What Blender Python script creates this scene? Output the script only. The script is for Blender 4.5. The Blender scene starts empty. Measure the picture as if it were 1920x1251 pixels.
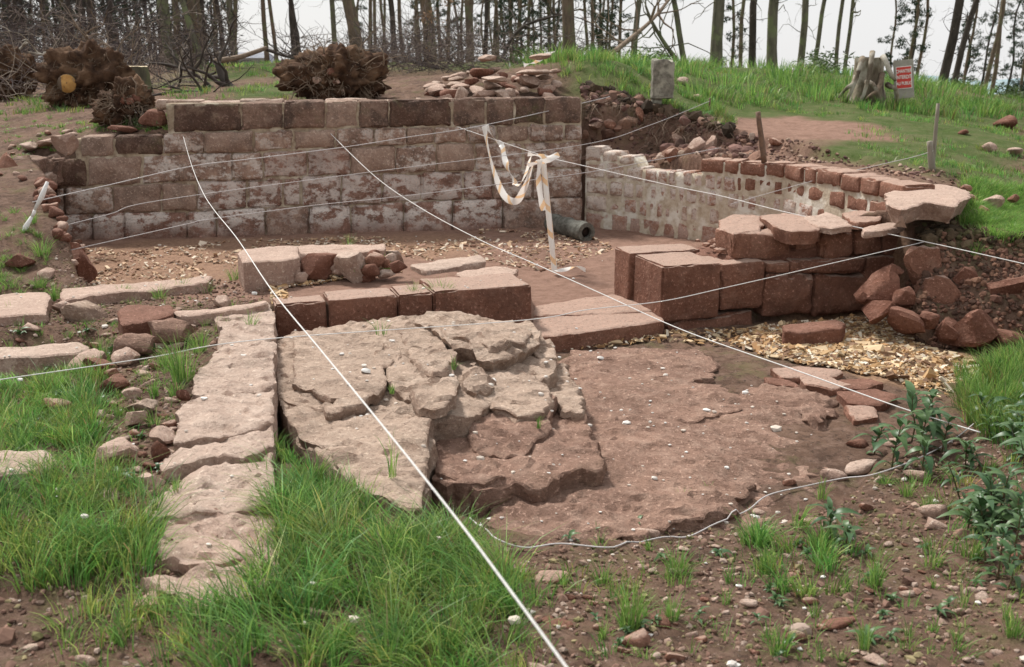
import bpy, math, random
import numpy as np
from mathutils import Vector, Matrix
from mathutils.geometry import delaunay_2d_cdt

random.seed(7)
rng = np.random.default_rng(11)
scene = bpy.context.scene
col = scene.collection
R = math.radians

# ------------------------------------------------------------------ camera, sky, sun, exposure
F_PX, HOR, CX, CY, CAM_H = 1867.0, 130.0, 960.0, 625.5, 1.8
PITCH = math.atan((CY - HOR) / F_PX)
cam = bpy.data.cameras.new('camera')
cam.sensor_width = 36.0
cam.lens = 36.0 * F_PX / 1920.0
cam.clip_start = 0.05
cam.clip_end = 6000.0
cam.dof.use_dof = True
cam.dof.focus_distance = 6.0
cam.dof.aperture_fstop = 4.5
cam_o = bpy.data.objects.new('camera', cam)
cam_o.location = (0, 0, CAM_H)
cam_o.rotation_euler = (math.pi / 2 - PITCH, 0, 0)
col.objects.link(cam_o)
scene.camera = cam_o

SUN_ELEV, SUN_AZ = R(52), R(-38)          # azimuth from +Y towards +X: light from behind-left of the ruin
world = bpy.data.worlds.new('World')
scene.world = world
world.use_nodes = True
wn, wl = world.node_tree.nodes, world.node_tree.links
bg = wn['Background']
sky = wn.new('ShaderNodeTexSky')
sky.sky_type = 'NISHITA'
sky.sun_disc = False
sky.sun_elevation = SUN_ELEV
sky.sun_rotation = SUN_AZ
sky.air_density = 1.0
sky.dust_density = 2.0
cn = wn.new('ShaderNodeTexNoise'); cn.inputs['Scale'].default_value = 2.2; cn.inputs['Detail'].default_value = 5
cr = wn.new('ShaderNodeMapRange')
cr.inputs['From Min'].default_value = .3; cr.inputs['From Max'].default_value = .7
cr.inputs['To Min'].default_value = .86; cr.inputs['To Max'].default_value = .99
tc = wn.new('ShaderNodeTexCoord')
mx = wn.new('ShaderNodeMix'); mx.data_type = 'RGBA'
mx.inputs['B'].default_value = (5.9, 5.88, 5.9, 1)      # overcast cloud layer
wl.new(tc.outputs['Generated'], cn.inputs['Vector'])
wl.new(cn.outputs['Fac'], cr.inputs['Value'])
wl.new(cr.outputs['Result'], mx.inputs['Factor'])
wl.new(sky.outputs['Color'], mx.inputs['A'])
wl.new(mx.outputs['Result'], bg.inputs['Color'])
bg.inputs['Strength'].default_value = 0.10
sun = bpy.data.lights.new('sun', 'SUN')
sun.energy = 3.4
sun.angle = R(10)
sun.color = (1.0, .96, .9)
sun_o = bpy.data.objects.new('sun', sun)
sdir = Vector((math.cos(SUN_ELEV) * math.sin(SUN_AZ), math.cos(SUN_ELEV) * math.cos(SUN_AZ), math.sin(SUN_ELEV)))
sun_o.rotation_euler = sdir.to_track_quat('Z', 'Y').to_euler()
sun_o.location = (-20, 20, 40)
col.objects.link(sun_o)
scene.view_settings.view_transform = 'Standard'
scene.view_settings.look = 'None'
scene.view_settings.gamma = 1.0
scene.view_settings.exposure = 0.60
scene.view_settings.use_curve_mapping = False

# ------------------------------------------------------------------ photo pixel -> place
cP, sP = math.cos(PITCH), math.sin(PITCH)
def ray(px, py):
    a, b = (px - CX) / F_PX, (CY - py) / F_PX
    return Vector((a, cP + b * sP, -sP + b * cP))
def W(px, py, z=0.0):
    d = ray(px, py); t = (z - CAM_H) / d.z
    return Vector((d.x * t, d.y * t, z))
def U(px, py, D):
    d = ray(px, py); t = D / d.y
    return Vector((d.x * t, D, CAM_H + d.z * t))
def XD(px, D):                                  # x of photo column px at ground distance D
    return (px - CX) / F_PX * D / cP * 1.0

# ------------------------------------------------------------------ noise
def _h(ix, iy, iz, s):
    n = (ix * 374761393 + iy * 668265263 + iz * 2147483647 + s * 974634777) & 0xffffffff
    n = ((n ^ (n >> 13)) * 1274126177) & 0xffffffff
    n = ((n ^ (n >> 16)) * 2246822519) & 0xffffffff
    return ((n ^ (n >> 15)) & 0xffffff) / float(0xffffff) * 2 - 1
def noise(P, scale=1.0, seed=0):
    P = np.asarray(P, dtype=np.float64)
    if P.shape[-1] == 2: P = np.concatenate([P, np.zeros(P.shape[:-1] + (1,))], -1)
    Q = P * scale + seed * 13.37
    I = np.floor(Q).astype(np.int64); f = Q - I; f = f * f * (3 - 2 * f)
    out = 0
    for dx in (0, 1):
        for dy in (0, 1):
            for dz in (0, 1):
                w = (f[..., 0] if dx else 1 - f[..., 0]) * (f[..., 1] if dy else 1 - f[..., 1]) * (f[..., 2] if dz else 1 - f[..., 2])
                out = out + w * _h(I[..., 0] + dx, I[..., 1] + dy, I[..., 2] + dz, seed)
    return out
def fbm(P, scale=1.0, oct=4, seed=0, gain=.5):
    a, s, o = 1.0, scale, 0
    for i in range(oct):
        o = o + a * noise(P, s, seed + i); a *= gain; s *= 2.07
    return o
def sstep(x, a, b):
    t = np.clip((x - a) / (b - a), 0, 1); return t * t * (3 - 2 * t)
def sdist(P, poly):
    """signed distance, negative inside; P (n,2)"""
    P = np.asarray(P); best = np.full(len(P), 1e9); ins = np.zeros(len(P), bool)
    n = len(poly)
    for i in range(n):
        a = np.array(poly[i][:2], float); b = np.array(poly[(i + 1) % n][:2], float)
        ab = b - a; t = np.clip(((P - a) @ ab) / max(ab @ ab, 1e-12), 0, 1)
        d = P - a - t[:, None] * ab
        best = np.minimum(best, (d * d).sum(1))
        c = ((a[1] > P[:, 1]) != (b[1] > P[:, 1]))
        den = (b[1] - a[1]) if abs(b[1] - a[1]) > 1e-12 else 1e-12
        ins ^= c & (P[:, 0] < (b[0] - a[0]) * (P[:, 1] - a[1]) / den + a[0])
    d = np.sqrt(best)
    return np.where(ins, -d, d)

# ------------------------------------------------------------------ mesh building
def mesh_np(name, V, FS, smooth=True, tint=None):
    V = np.asarray(V, dtype=np.float32)
    me = bpy.data.meshes.new(name)
    me.vertices.add(len(V)); me.vertices.foreach_set('co', V.ravel())
    FS = [np.asarray(f, dtype=np.int32) for f in FS if len(f)]
    idx = np.concatenate([f.ravel() for f in FS])
    tot = np.concatenate([np.full(len(f), f.shape[1], dtype=np.int32) for f in FS])
    start = np.concatenate([[0], np.cumsum(tot)[:-1]]).astype(np.int32)
    me.loops.add(len(idx)); me.loops.foreach_set('vertex_index', idx)
    me.polygons.add(len(tot)); me.polygons.foreach_set('loop_start', start)
    me.update(calc_edges=True)
    me.polygons.foreach_set('use_smooth', np.full(len(tot), smooth, dtype=bool))
    if tint is not None:
        at = me.attributes.new('tint', 'FLOAT_COLOR', 'POINT')
        t = np.asarray(tint, dtype=np.float32)
        if t.shape[1] == 3: t = np.concatenate([t, np.ones((len(t), 1), np.float32)], 1)
        at.data.foreach_set('color', t.ravel())
    return me
SHARP = {'rock_layer': 32, 'flagstone': 36, 'loose_stone': 30, 'bank_boulder': 28, 'loose_slab': 34, 'big_slab': 34, 'footing_slab': 34, 'footing_block': 34, 'stone': 42, 'soil_stone': 30, 'bank_stone': 30, 'threshold_slab': 36, 'platform_block': 36, 'platform_slab': 36, 'flat_stone': 34, 'tilted_slab': 34, 'leaning_boulder': 30, 'edge_stone': 40, 'lodged_stone': 30}
def link(name, me, mat=None, parent=None):
    if name in SHARP and me is not None: me.set_sharp_from_angle(angle=R(SHARP[name]))
    o = bpy.data.objects.new(name, me); col.objects.link(o)
    if mat is not None and me is not None and not me.materials: me.materials.append(mat)
    if parent is not None: o.parent = parent
    return o
def tag(o, label=None, cat=None, group=None, kind=None):
    if label: o['label'] = label
    if cat: o['category'] = cat
    if group: o['group'] = group
    if kind: o['kind'] = kind
    return o
def thing(name, label, cat, loc=(0, 0, 0), group=None):
    o = bpy.data.objects.new(name, None); o.location = loc; o.empty_display_size = .1
    col.objects.link(o); return tag(o, label, cat, group)
class MB:
    def __init__(s): s.V = []; s.T = []; s.Q = []; s.C = []; s.n = 0
    def add(s, V, T=(), Q=(), c=None):
        V = np.asarray(V, float)
        if len(T): s.T.append(np.asarray(T) + s.n)
        if len(Q): s.Q.append(np.asarray(Q) + s.n)
        s.V.append(V); s.n += len(V)
        if c is not None:
            c = np.asarray(c, float)
            s.C.append(np.broadcast_to(c, (len(V), 3)) if c.ndim == 1 else c)
    def mesh(s, name, smooth=True, off=None):
        V = np.concatenate(s.V)
        if off is not None: V = V - np.array(off)
        fs = []
        if s.T: fs.append(np.concatenate(s.T))
        if s.Q: fs.append(np.concatenate(s.Q))
        return mesh_np(name, V, fs, smooth, np.concatenate(s.C) if s.C else None)
    def build(s, name, mat, parent=None, smooth=True):
        off = parent.matrix_basis.translation if parent is not None else None
        return link(name, s.mesh(name, smooth, off), mat, parent)
def place_mesh(name, V, FS, mat, parent=None, smooth=True, tint=None):
    """world-space verts; origin at the centre bottom for things, or relative to the parent's location"""
    V = np.asarray(V, float)
    if parent is not None:
        off = np.array(parent.matrix_basis.translation)
        return link(name, mesh_np(name, V - off, FS, smooth, tint), mat, parent)
    off = np.array([(V[:, 0].min() + V[:, 0].max()) / 2, (V[:, 1].min() + V[:, 1].max()) / 2, V[:, 2].min()])
    o = link(name, mesh_np(name, V - off, FS, smooth, tint), mat)
    o.location = off
    return o
def tube(mb, pts, rad, n=6, c=None, cap=True):
    pts = [Vector(p) for p in pts]; m = len(pts)
    if not hasattr(rad, '__len__'): rad = [rad] * m
    V = []; prev = None
    for i, p in enumerate(pts):
        t = (pts[min(i + 1, m - 1)] - pts[max(i - 1, 0)]).normalized()
        if prev is None:
            a = t.orthogonal().normalized()
        else:
            a = prev - t * prev.dot(t)
            a = a.normalized() if a.length > 1e-6 else t.orthogonal().normalized()
        prev = a; b = t.cross(a)
        for k in range(n):
            w = 2 * math.pi * k / n
            V.append(p + (a * math.cos(w) + b * math.sin(w)) * rad[i])
    Q = [(i * n + k, i * n + (k + 1) % n, (i + 1) * n + (k + 1) % n, (i + 1) * n + k) for i in range(m - 1) for k in range(n)]
    T = []
    if cap:
        V.append(pts[0]); V.append(pts[-1]); a, b = m * n, m * n + 1
        T = [(a, (k + 1) % n, k) for k in range(n)] + [(b, (m - 1) * n + k, (m - 1) * n + (k + 1) % n) for k in range(n)]
    mb.add([tuple(v) for v in V], T, Q, c)

# ------------------------------------------------------------------ materials
def newmat(name, rough=.9, spec=.2):
    m = bpy.data.materials.new(name); m.use_nodes = True
    nt = m.node_tree; b = nt.nodes['Principled BSDF']
    b.inputs['Roughness'].default_value = rough
    b.inputs['Specular IOR Level'].default_value = spec
    return m, nt, b
def nn(nt, typ, **kw):
    n = nt.nodes.new(typ)
    for k, v in kw.items():
        if k in n.inputs: n.inputs[k].default_value = v
        else: setattr(n, k, v)
    return n
def mixc(nt, fac, a, b, blend='MIX'):
    m = nt.nodes.new('ShaderNodeMix'); m.data_type = 'RGBA'; m.blend_type = blend
    for k, v in (('Factor', fac), ('A', a), ('B', b)):
        if isinstance(v, (int, float)): m.inputs[k].default_value = v
        elif isinstance(v, tuple): m.inputs[k].default_value = v + (1,) if len(v) == 3 else v
        else: nt.links.new(v, m.inputs[k])
    return m.outputs['Result']
def ramp(nt, src, a, b, lo=0.0, hi=1.0):
    m = nt.nodes.new('ShaderNodeMapRange')
    m.inputs['From Min'].default_value = a; m.inputs['From Max'].default_value = b
    m.inputs['To Min'].default_value = lo; m.inputs['To Max'].default_value = hi
    nt.links.new(src, m.inputs['Value']); return m.outputs['Result']
def tex(nt, scale, detail=6, rough=.6, vec=None, stretch=None, seed=0.0):
    n = nt.nodes.new('ShaderNodeTexNoise')
    n.inputs['Scale'].default_value = scale; n.inputs['Detail'].default_value = detail; n.inputs['Roughness'].default_value = rough
    mp = nt.nodes.new('ShaderNodeMapping')
    if vec is None:
        g = nt.nodes.new('ShaderNodeNewGeometry'); vec = g.outputs['Position']
    nt.links.new(vec, mp.inputs['Vector'])
    mp.inputs['Location'].default_value = (seed * 3.1, seed * 1.7, seed * 2.3)
    if stretch: mp.inputs['Scale'].default_value = stretch
    nt.links.new(mp.outputs['Vector'], n.inputs['Vector'])
    return n.outputs['Fac']
def bump(nt, b, srcs):
    prev = None
    for s, strength, dist in srcs:
        n = nt.nodes.new('ShaderNodeBump'); n.inputs['Strength'].default_value = strength; n.inputs['Distance'].default_value = dist
        nt.links.new(s, n.inputs['Height'])
        if prev is not None: nt.links.new(prev, n.inputs['Normal'])
        prev = n.outputs['Normal']
    nt.links.new(prev, b.inputs['Normal'])
def sandstone(name, base, dark, pale, pale_amt=.3, dark_amt=.4, lime=0.0, zlo=0, zhi=0, moss=0.0, layered=0.0, stain=0.0, lime_noise=.5, top=0.0, topcol=(.50, .41, .37)):
    m, nt, b = newmat(name)
    def wm(c_, k=1.0): return (min(.85, c_[0] * 1.02 * k), c_[1] * .94 * k, c_[2] * .85 * k)
    base, dark, pale, topcol = wm(base), wm(dark, .72), wm(pale, 1.08), wm(topcol, .96)
    oi = nt.nodes.new('ShaderNodeObjectInfo')
    big = tex(nt, 2.2, 6, .62, seed=1); mid = tex(nt, 9, 7, .68, seed=2); fine = tex(nt, 130, 3, .75, seed=3); grit = tex(nt, 45, 5, .75, seed=4)
    lay = tex(nt, 5, 7, .65, stretch=(1, 1, 7), seed=5)
    c = mixc(nt, ramp(nt, big, .36, .66), base, dark)
    c = mixc(nt, ramp(nt, lay, .42, .7, 0, .5), c, dark)
    c = mixc(nt, ramp(nt, mid, .48, .66, 0, pale_amt), c, pale)
    c = mixc(nt, ramp(nt, oi.outputs['Random'], 0, 1, 0, .4), c, tuple(x * 1.0 for x in (base[0] * .62, base[1] * .56, base[2] * .55)))
    c = mixc(nt, ramp(nt, tex(nt, 3.2, 6, .7, seed=6), .55, .7, 0, dark_amt), c, tuple(x * .33 for x in base))
    if stain:
        s = tex(nt, 3.0, 6, .65, stretch=(1.2, 1.2, .8), seed=8)
        c = mixc(nt, ramp(nt, s, .50, .62, 0, stain), c, (.035, .026, .022))
    if moss:
        c = mixc(nt, ramp(nt, tex(nt, 5, 5, .7, seed=9), .55, .68, 0, moss), c, (.10, .11, .045))
    if lime:
        g = nt.nodes.new('ShaderNodeNewGeometry'); sx = nt.nodes.new('ShaderNodeSeparateXYZ'); nt.links.new(g.outputs['Position'], sx.inputs['Vector'])
        zb = ramp(nt, sx.outputs['Z'], zlo, zhi, 0, 1); zt = ramp(nt, sx.outputs['Z'], zhi, zhi + 1.1, 1, 0)
        f = nt.nodes.new('ShaderNodeMath'); f.operation = 'MULTIPLY'; nt.links.new(zb, f.inputs[0]); nt.links.new(zt, f.inputs[1])
        ln = ramp(nt, tex(nt, 6.5, 9, .72, stretch=(1, 1, 1.5), seed=10), lime_noise, lime_noise + .07, 0, lime)
        f2 = nt.nodes.new('ShaderNodeMath'); f2.operation = 'MULTIPLY'; nt.links.new(f.outputs[0], f2.inputs[0]); nt.links.new(ln, f2.inputs[1])
        c = mixc(nt, f2.outputs[0], c, (.74, .70, .65))
    if top:      # paler colour on upward-facing surfaces
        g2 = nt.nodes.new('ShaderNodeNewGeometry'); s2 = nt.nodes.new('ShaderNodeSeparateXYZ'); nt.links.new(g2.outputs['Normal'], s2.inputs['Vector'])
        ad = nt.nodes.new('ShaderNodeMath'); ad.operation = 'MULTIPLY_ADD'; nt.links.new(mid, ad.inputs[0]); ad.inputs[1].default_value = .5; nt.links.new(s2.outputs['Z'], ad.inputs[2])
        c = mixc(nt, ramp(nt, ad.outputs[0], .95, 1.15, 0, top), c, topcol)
    # grains and lichen dots
    c = mixc(nt, ramp(nt, fine, .3, .7, 0, .35), c, tuple(min(1, x * 1.35) for x in base))
    c = mixc(nt, ramp(nt, grit, .57, .66, 0, .7), c, tuple(min(.8, x * 1.9 + .08) for x in base))
    c = mixc(nt, ramp(nt, grit, .43, .35, 0, .7), c, tuple(x * .4 for x in base))
    nt.links.new(c, b.inputs['Base Color'])
    srcs = [(mid, .8, .04), (grit, .9, .014), (fine, .5, .003)]
    if layered: srcs.insert(0, (lay, layered, .04))
    bump(nt, b, srcs)
    return m
M = {}
M['wall'] = sandstone('weathered_wall_sandstone', (.36, .265, .225), (.24, .155, .13), (.52, .44, .39), .75, .6, lime=.9, lime_noise=.49, zlo=-.05, zhi=.6, stain=.65, moss=.12)
M['wall_top'] = sandstone('blackened_wall_sandstone', (.26, .185, .155), (.12, .075, .065), (.38, .33, .28), .5, .75, stain=.9, moss=.3)
M['wall_lime'] = sandstone('limewashed_wall_sandstone', (.30, .19, .16), (.20, .115, .092), (.50, .43, .385), .5, .8, lime=1.0, lime_noise=.455, zlo=.0, zhi=.2, moss=.1, stain=.4)
M['wall_pale'] = sandstone('grey_wall_sandstone', (.40, .31, .27), (.29, .205, .17), (.52, .45, .40), .6, .5, stain=.4, moss=.12)
M['wall_black'] = sandstone('soot_black_wall_sandstone', (.16, .105, .085), (.07, .045, .04), (.34, .28, .23), .5, .8, stain=.95, moss=.5)
M['white_wall'] = sandstone('whitewashed_small_stone', (.47, .36, .31), (.36, .25, .21), (.62, .56, .51), .9, .2, lime=.85, zlo=-.2, zhi=.6, lime_noise=.45)
M['small_wall'] = sandstone('small_block_sandstone', (.40, .25, .20), (.31, .18, .145), (.52, .41, .35), .4, .25, lime=.85, zlo=-.1, zhi=.5, lime_noise=.44)
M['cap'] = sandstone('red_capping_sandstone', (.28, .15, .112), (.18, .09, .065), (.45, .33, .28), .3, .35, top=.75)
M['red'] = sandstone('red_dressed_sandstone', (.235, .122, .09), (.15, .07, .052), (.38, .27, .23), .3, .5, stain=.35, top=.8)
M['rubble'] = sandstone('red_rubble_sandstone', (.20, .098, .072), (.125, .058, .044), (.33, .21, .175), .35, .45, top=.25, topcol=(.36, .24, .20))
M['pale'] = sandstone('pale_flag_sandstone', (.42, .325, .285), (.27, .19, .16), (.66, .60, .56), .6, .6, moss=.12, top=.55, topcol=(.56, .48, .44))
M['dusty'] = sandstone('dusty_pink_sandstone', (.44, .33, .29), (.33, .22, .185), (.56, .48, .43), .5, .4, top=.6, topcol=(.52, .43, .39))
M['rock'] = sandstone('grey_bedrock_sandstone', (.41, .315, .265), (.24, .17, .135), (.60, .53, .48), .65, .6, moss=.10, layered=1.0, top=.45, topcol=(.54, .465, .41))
M['rock_red'] = sandstone('purple_bedrock_sandstone', (.33, .225, .185), (.22, .14, .115), (.48, .38, .33), .45, .5, layered=1.0, moss=.08)

def simple(name, c1, c2, scale=20, rough=.85, spec=.25, bumpd=0.0, stretch=None, seed=0, c3=None, bscale=None):
    m, nt, b = newmat(name, rough, spec)
    f = tex(nt, scale, 5, .65, stretch=stretch, seed=seed)
    c = mixc(nt, ramp(nt, f, .35, .65), c1, c2)
    if c3: c = mixc(nt, ramp(nt, tex(nt, scale * .35, 4, .6, seed=seed + 3), .5, .62), c, c3)
    nt.links.new(c, b.inputs['Base Color'])
    if bumpd: bump(nt, b, [(tex(nt, bscale or scale * 1.5, 6, .7, stretch=stretch, seed=seed + 5), .8, bumpd)])
    return m
def tinted(name, rough=.6, spec=.3, var=.3, trans=0.0, scale=8):
    m, nt, b = newmat(name, rough, spec)
    a = nt.nodes.new('ShaderNodeAttribute'); a.attribute_name = 'tint'
    f = tex(nt, scale, 3, .6)
    c = mixc(nt, ramp(nt, f, .35, .65, 0, var), a.outputs['Color'], (0.5, .5, .5), 'MULTIPLY')
    nt.links.new(c, b.inputs['Base Color'])
    if trans:
        t = nt.nodes.new('ShaderNodeBsdfTranslucent'); nt.links.new(c, t.inputs['Color'])
        mxs = nt.nodes.new('ShaderNodeMixShader'); mxs.inputs['Fac'].default_value = trans
        nt.links.new(b.outputs[0], mxs.inputs[1]); nt.links.new(t.outputs[0], mxs.inputs[2])
        nt.links.new(mxs.outputs[0], nt.nodes['Material Output'].inputs['Surface'])
    return m
M['blade'] = tinted('grass_blade', .45, .35, .2, .42)
M['leaf'] = tinted('broad_leaf', .5, .35, .2, .2)
M['chips'] = tinted('wood_chip', .8, .2, .2)
M['twig'] = tinted('bare_twig', .85, .2, .3)
M['clod'] = tinted('earth_clod', .95, .1, .5, scale=30)
M['needle'] = tinted('pine_foliage', .6, .25, .2, .1)
M['mortar_wall'] = simple('earthy_lime_mortar', (.42, .345, .25), (.24, .18, .13), 12, .95, .1, .02, c3=(.52, .46, .36))
M['mortar'] = simple('lime_mortar', (.60, .53, .42), (.42, .34, .25), 14, .95, .1, .02, c3=(.70, .66, .58))
M['mortar_dark'] = simple('earth_mortar', (.20, .14, .10), (.10, .065, .05), 12, .95, .1, .02)
M['string'] = simple('white_cord', (.78, .77, .74), (.62, .61, .6), 90, .7, .3, .001)
M['string_grey'] = simple('grey_cord', (.55, .53, .52), (.42, .40, .40), 90, .7, .3, .001)
M['wood_post'] = simple('weathered_post_wood', (.30, .27, .22), (.16, .14, .11), 16, .85, .2, .006, stretch=(1, 1, .12))
M['iron'] = simple('rusty_iron', (.20, .12, .075), (.11, .07, .05), 30, .75, .4, .002)
M['concrete'] = simple('lichened_concrete', (.26, .24, .20), (.13, .125, .10), 20, .9, .2, .008, c3=(.34, .33, .27))
M['bark'] = simple('pine_bark', (.20, .145, .105), (.10, .08, .06), 9, .9, .15, .03, stretch=(1, 1, .3), c3=(.16, .16, .09))
M['bark_grey'] = simple('grey_green_bark', (.17, .155, .115), (.095, .09, .065), 9, .9, .15, .03, stretch=(1, 1, .3), c3=(.17, .19, .10))
M['bark_dark'] = simple('dark_bark', (.085, .07, .06), (.045, .038, .033), 9, .9, .15, .02, stretch=(1, 1, .3))
M['cutwood'] = simple('sawn_wood', (.58, .34, .12), (.42, .22, .07), 12, .8, .2)
M['cutpale'] = simple('pale_sawn_wood', (.75, .66, .48), (.6, .47, .28), 12, .8, .2)
M['rootsoil'] = simple('root_plate_earth', (.11, .062, .038), (.04, .024, .017), 9, .95, .1, .05, c3=(.17, .105, .066))
M['root'] = simple('bare_root', (.25, .19, .14), (.14, .10, .07), 12, .85, .2, .006)
M['driftwood'] = simple('silvered_stump_wood', (.30, .25, .185), (.085, .062, .045), 7, .85, .2, .03, stretch=(1, 1, .4), c3=(.44, .41, .35))
M['logbark'] = simple('grey_log_bark', (.19, .19, .165), (.07, .065, .055), 16, .9, .2, .012)
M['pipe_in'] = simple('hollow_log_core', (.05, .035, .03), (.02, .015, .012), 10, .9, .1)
M['board'] = simple('grey_plywood', (.36, .34, .29), (.27, .25, .21), 10, .85, .2, .002)
M['signwhite'] = simple('sign_white_paint', (.80, .77, .74), (.72, .68, .64), 20, .6, .3)
M['signred'] = simple('sign_red_paint', (.60, .06, .045), (.5, .05, .04), 20, .6, .3)
M['roof'] = simple('slate_roof', (.27, .29, .34), (.20, .22, .27), 6, .6, .3)
M['hutwall'] = simple('hut_wall', (.35, .32, .28), (.28, .25, .22), 6, .8, .2)
M['far'] = simple('haze_tinted_hill', (.22, .30, .33), (.28, .35, .37), .02, 1, 0, c3=(.33, .39, .38))  # pale blue of distance haze is painted into the hill colour
def tape_mat():
    m, nt, b = newmat('striped_barrier_tape', .35, .5)
    uv = nt.nodes.new('ShaderNodeAttribute'); uv.attribute_name = 'tint'     # red = metres along the tape, green = across
    sp = nt.nodes.new('ShaderNodeSeparateColor'); nt.links.new(uv.outputs['Color'], sp.inputs['Color'])
    a = nt.nodes.new('ShaderNodeMath'); a.operation = 'ADD'; nt.links.new(sp.outputs['Red'], a.inputs[0]); nt.links.new(sp.outputs['Green'], a.inputs[1])
    fr = nt.nodes.new('ShaderNodeMath'); fr.operation = 'FRACT'; mu = nt.nodes.new('ShaderNodeMath'); mu.operation = 'MULTIPLY'; mu.inputs[1].default_value = 4.2
    nt.links.new(a.outputs[0], mu.inputs[0]); nt.links.new(mu.outputs[0], fr.inputs[0])
    g = nt.nodes.new('ShaderNodeMath'); g.operation = 'GREATER_THAN'; g.inputs[1].default_value = .76; nt.links.new(fr.outputs[0], g.inputs[0])
    c = mixc(nt, g.outputs[0], (.86, .84, .80), (.86, .60, .36))
    nt.links.new(c, b.inputs['Base Color'])
    t = nt.nodes.new('ShaderNodeBsdfTranslucent'); nt.links.new(c, t.inputs['Color'])
    mxs = nt.nodes.new('ShaderNodeMixShader'); mxs.inputs['Fac'].default_value = .3
    nt.links.new(b.outputs[0], mxs.inputs[1]); nt.links.new(t.outputs[0], mxs.inputs[2])
    nt.links.new(mxs.outputs[0], nt.nodes['Material Output'].inputs['Surface'])
    return m
M['tape'] = tape_mat()

# ------------------------------------------------------------------ terrain height
RW_A, RW_B = W(100, 452), W(1090, 425)                       # foot of the long rear wall
FW_L, FW_R = W(510, 570, .30), W(995, 537, .30)              # front edge of the left front wall
PIER = W(1240, 600)
rw_dir = (RW_B - RW_A).normalized(); fw_dir = Vector((FW_R.x - FW_L.x, FW_R.y - FW_L.y, 0)).normalized()
fw_n = Vector((-fw_dir.y, fw_dir.x, 0)); rw_n = Vector((-rw_dir.y, rw_dir.x, 0))
CW = [(1090, 11.75), (1180, 11.35), (1300, 10.7), (1450, 10.0), (1560, 9.05), (1670, 8.15)]     # curved wall (photo column, distance)
cw = [Vector((XD(a, d), d, 0)) for a, d in CW]
def cw_at(px):
    for (a, d), (b, e) in zip(CW, CW[1:]):
        if px <= b or b == CW[-1][0]:
            t = (px - a) / (b - a); D = 1 / ((1 - t) / d + t / e)
            return Vector((XD(px, D), D, 0))
def cp(px, py, z): p = W(px, py, z); return (p.x, p.y, z)
def cd(px, D, z): return (XD(px, D), D, z)
CPTS = [cp(-300, 1400, .2), cp(0, 1250, .2), cp(500, 1250, .225), cp(1000, 1250, .12), cp(1500, 1250, .08), cp(1900, 1250, .12), cp(2400, 1400, .2), cp(960, 1700, .1),
        cp(0, 950, .24), cp(200, 850, .24), cp(300, 720, .25), cp(0, 720, .18), cp(400, 1000, .225), cp(450, 1150, .205), cp(800, 1050, .1), cp(1000, 1060, .0), cp(1300, 1040, .0), cp(1600, 960, .0),
        cp(1700, 860, .02), cp(1900, 900, .1), cp(1850, 780, .1), cp(2300, 900, .3), cp(-400, 800, .25), cp(-300, 600, .35),
        cp(100, 620, .2), cp(400, 640, .27), cp(200, 560, .3), cp(0, 560, .3), cp(400, 545, .3), cp(700, 540, .3), cp(900, 530, .28), cp(60, 500, .38), cp(60, 430, .6), cp(20, 350, .8),
        cd(60, 10.6, .92), cd(200, 11.4, 1.12), cd(-200, 9.5, .75), cd(0, 12.5, 1.1), cd(0, 16, 1.25), cd(200, 18, 1.42), cd(330, 12.2, 1.4), cd(700, 12.6, 1.44), cd(1050, 12.9, 1.5),
        cd(500, 16, 1.6), cd(900, 16, 1.7), cd(1090, 13.4, 1.8), cd(1060, 14.6, 1.92), cd(1140, 14.0, 1.93), cd(960, 20, 1.75), cd(600, 25, 1.9), cd(200, 28, 1.75), cd(0, 40, 1.9), cd(600, 45, 1.8), cd(1100, 30, 1.6), cd(-600, 25, 1.5), cd(-600, 60, 2.0),
        cd(1200, 13.0, 1.42), cd(1230, 12.7, 1.34), cd(1360, 11.9, 1.14), cd(1500, 10.9, 1.03), cd(1640, 9.8, .93), cd(1200, 16, 1.8), cd(1300, 19, 1.82), cd(1300, 14, 1.36), cd(1450, 12.5, 1.13), cd(1450, 15, 1.4), cd(1500, 21, 1.80),
        cd(1700, 17, 1.46), cd(1600, 13, 1.2), cd(1750, 9.0, .92), cd(1745, 11, 1.0), cd(1900, 10.2, .76), cd(1900, 13.5, .92), cd(1900, 18, 1.08), cd(2200, 15, .9), cd(1850, 8.3, .62), cd(1850, 7.5, .55), cd(1730, 7.75, .64), cd(1770, 8.2, .72), cd(2000, 7.3, .54), cd(2300, 8, .65),
        cd(1500, 30, 1.2), cd(1900, 26, .5), cd(1900, 45, -2.5), cd(1300, 40, 1.2), cd(1400, 70, -3), cd(2300, 30, -.5), cd(600, 80, 0), cd(0, 80, 1)]
CPTS = np.array([tuple(c) for c in CPTS])
def _phi(r): return np.sqrt(r * r + .09)
_d = np.linalg.norm(CPTS[:, None, :2] - CPTS[None, :, :2], axis=2)
_A = np.zeros((len(CPTS) + 3,) * 2); n_ = len(CPTS)
_A[:n_, :n_] = _phi(_d) - np.eye(n_) * .02
_A[:n_, n_] = 1; _A[:n_, n_ + 1:] = CPTS[:, :2]; _A[n_, :n_] = 1; _A[n_ + 1:, :n_] = CPTS[:, :2].T
_w = np.linalg.solve(_A, np.concatenate([CPTS[:, 2], np.zeros(3)]))
def tps(P):
    out = np.zeros(len(P))
    for i in range(0, len(P), 20000):
        Q = P[i:i + 20000]
        out[i:i + 20000] = _phi(np.linalg.norm(Q[:, None] - CPTS[None, :, :2], axis=2)) @ _w[:n_] + _w[n_] + Q @ _w[n_ + 1:]
    return out
def v2(v): return (v.x, v.y)
ftn = fw_n
wall_right_end = PIER + fw_dir * 3.0
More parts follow.
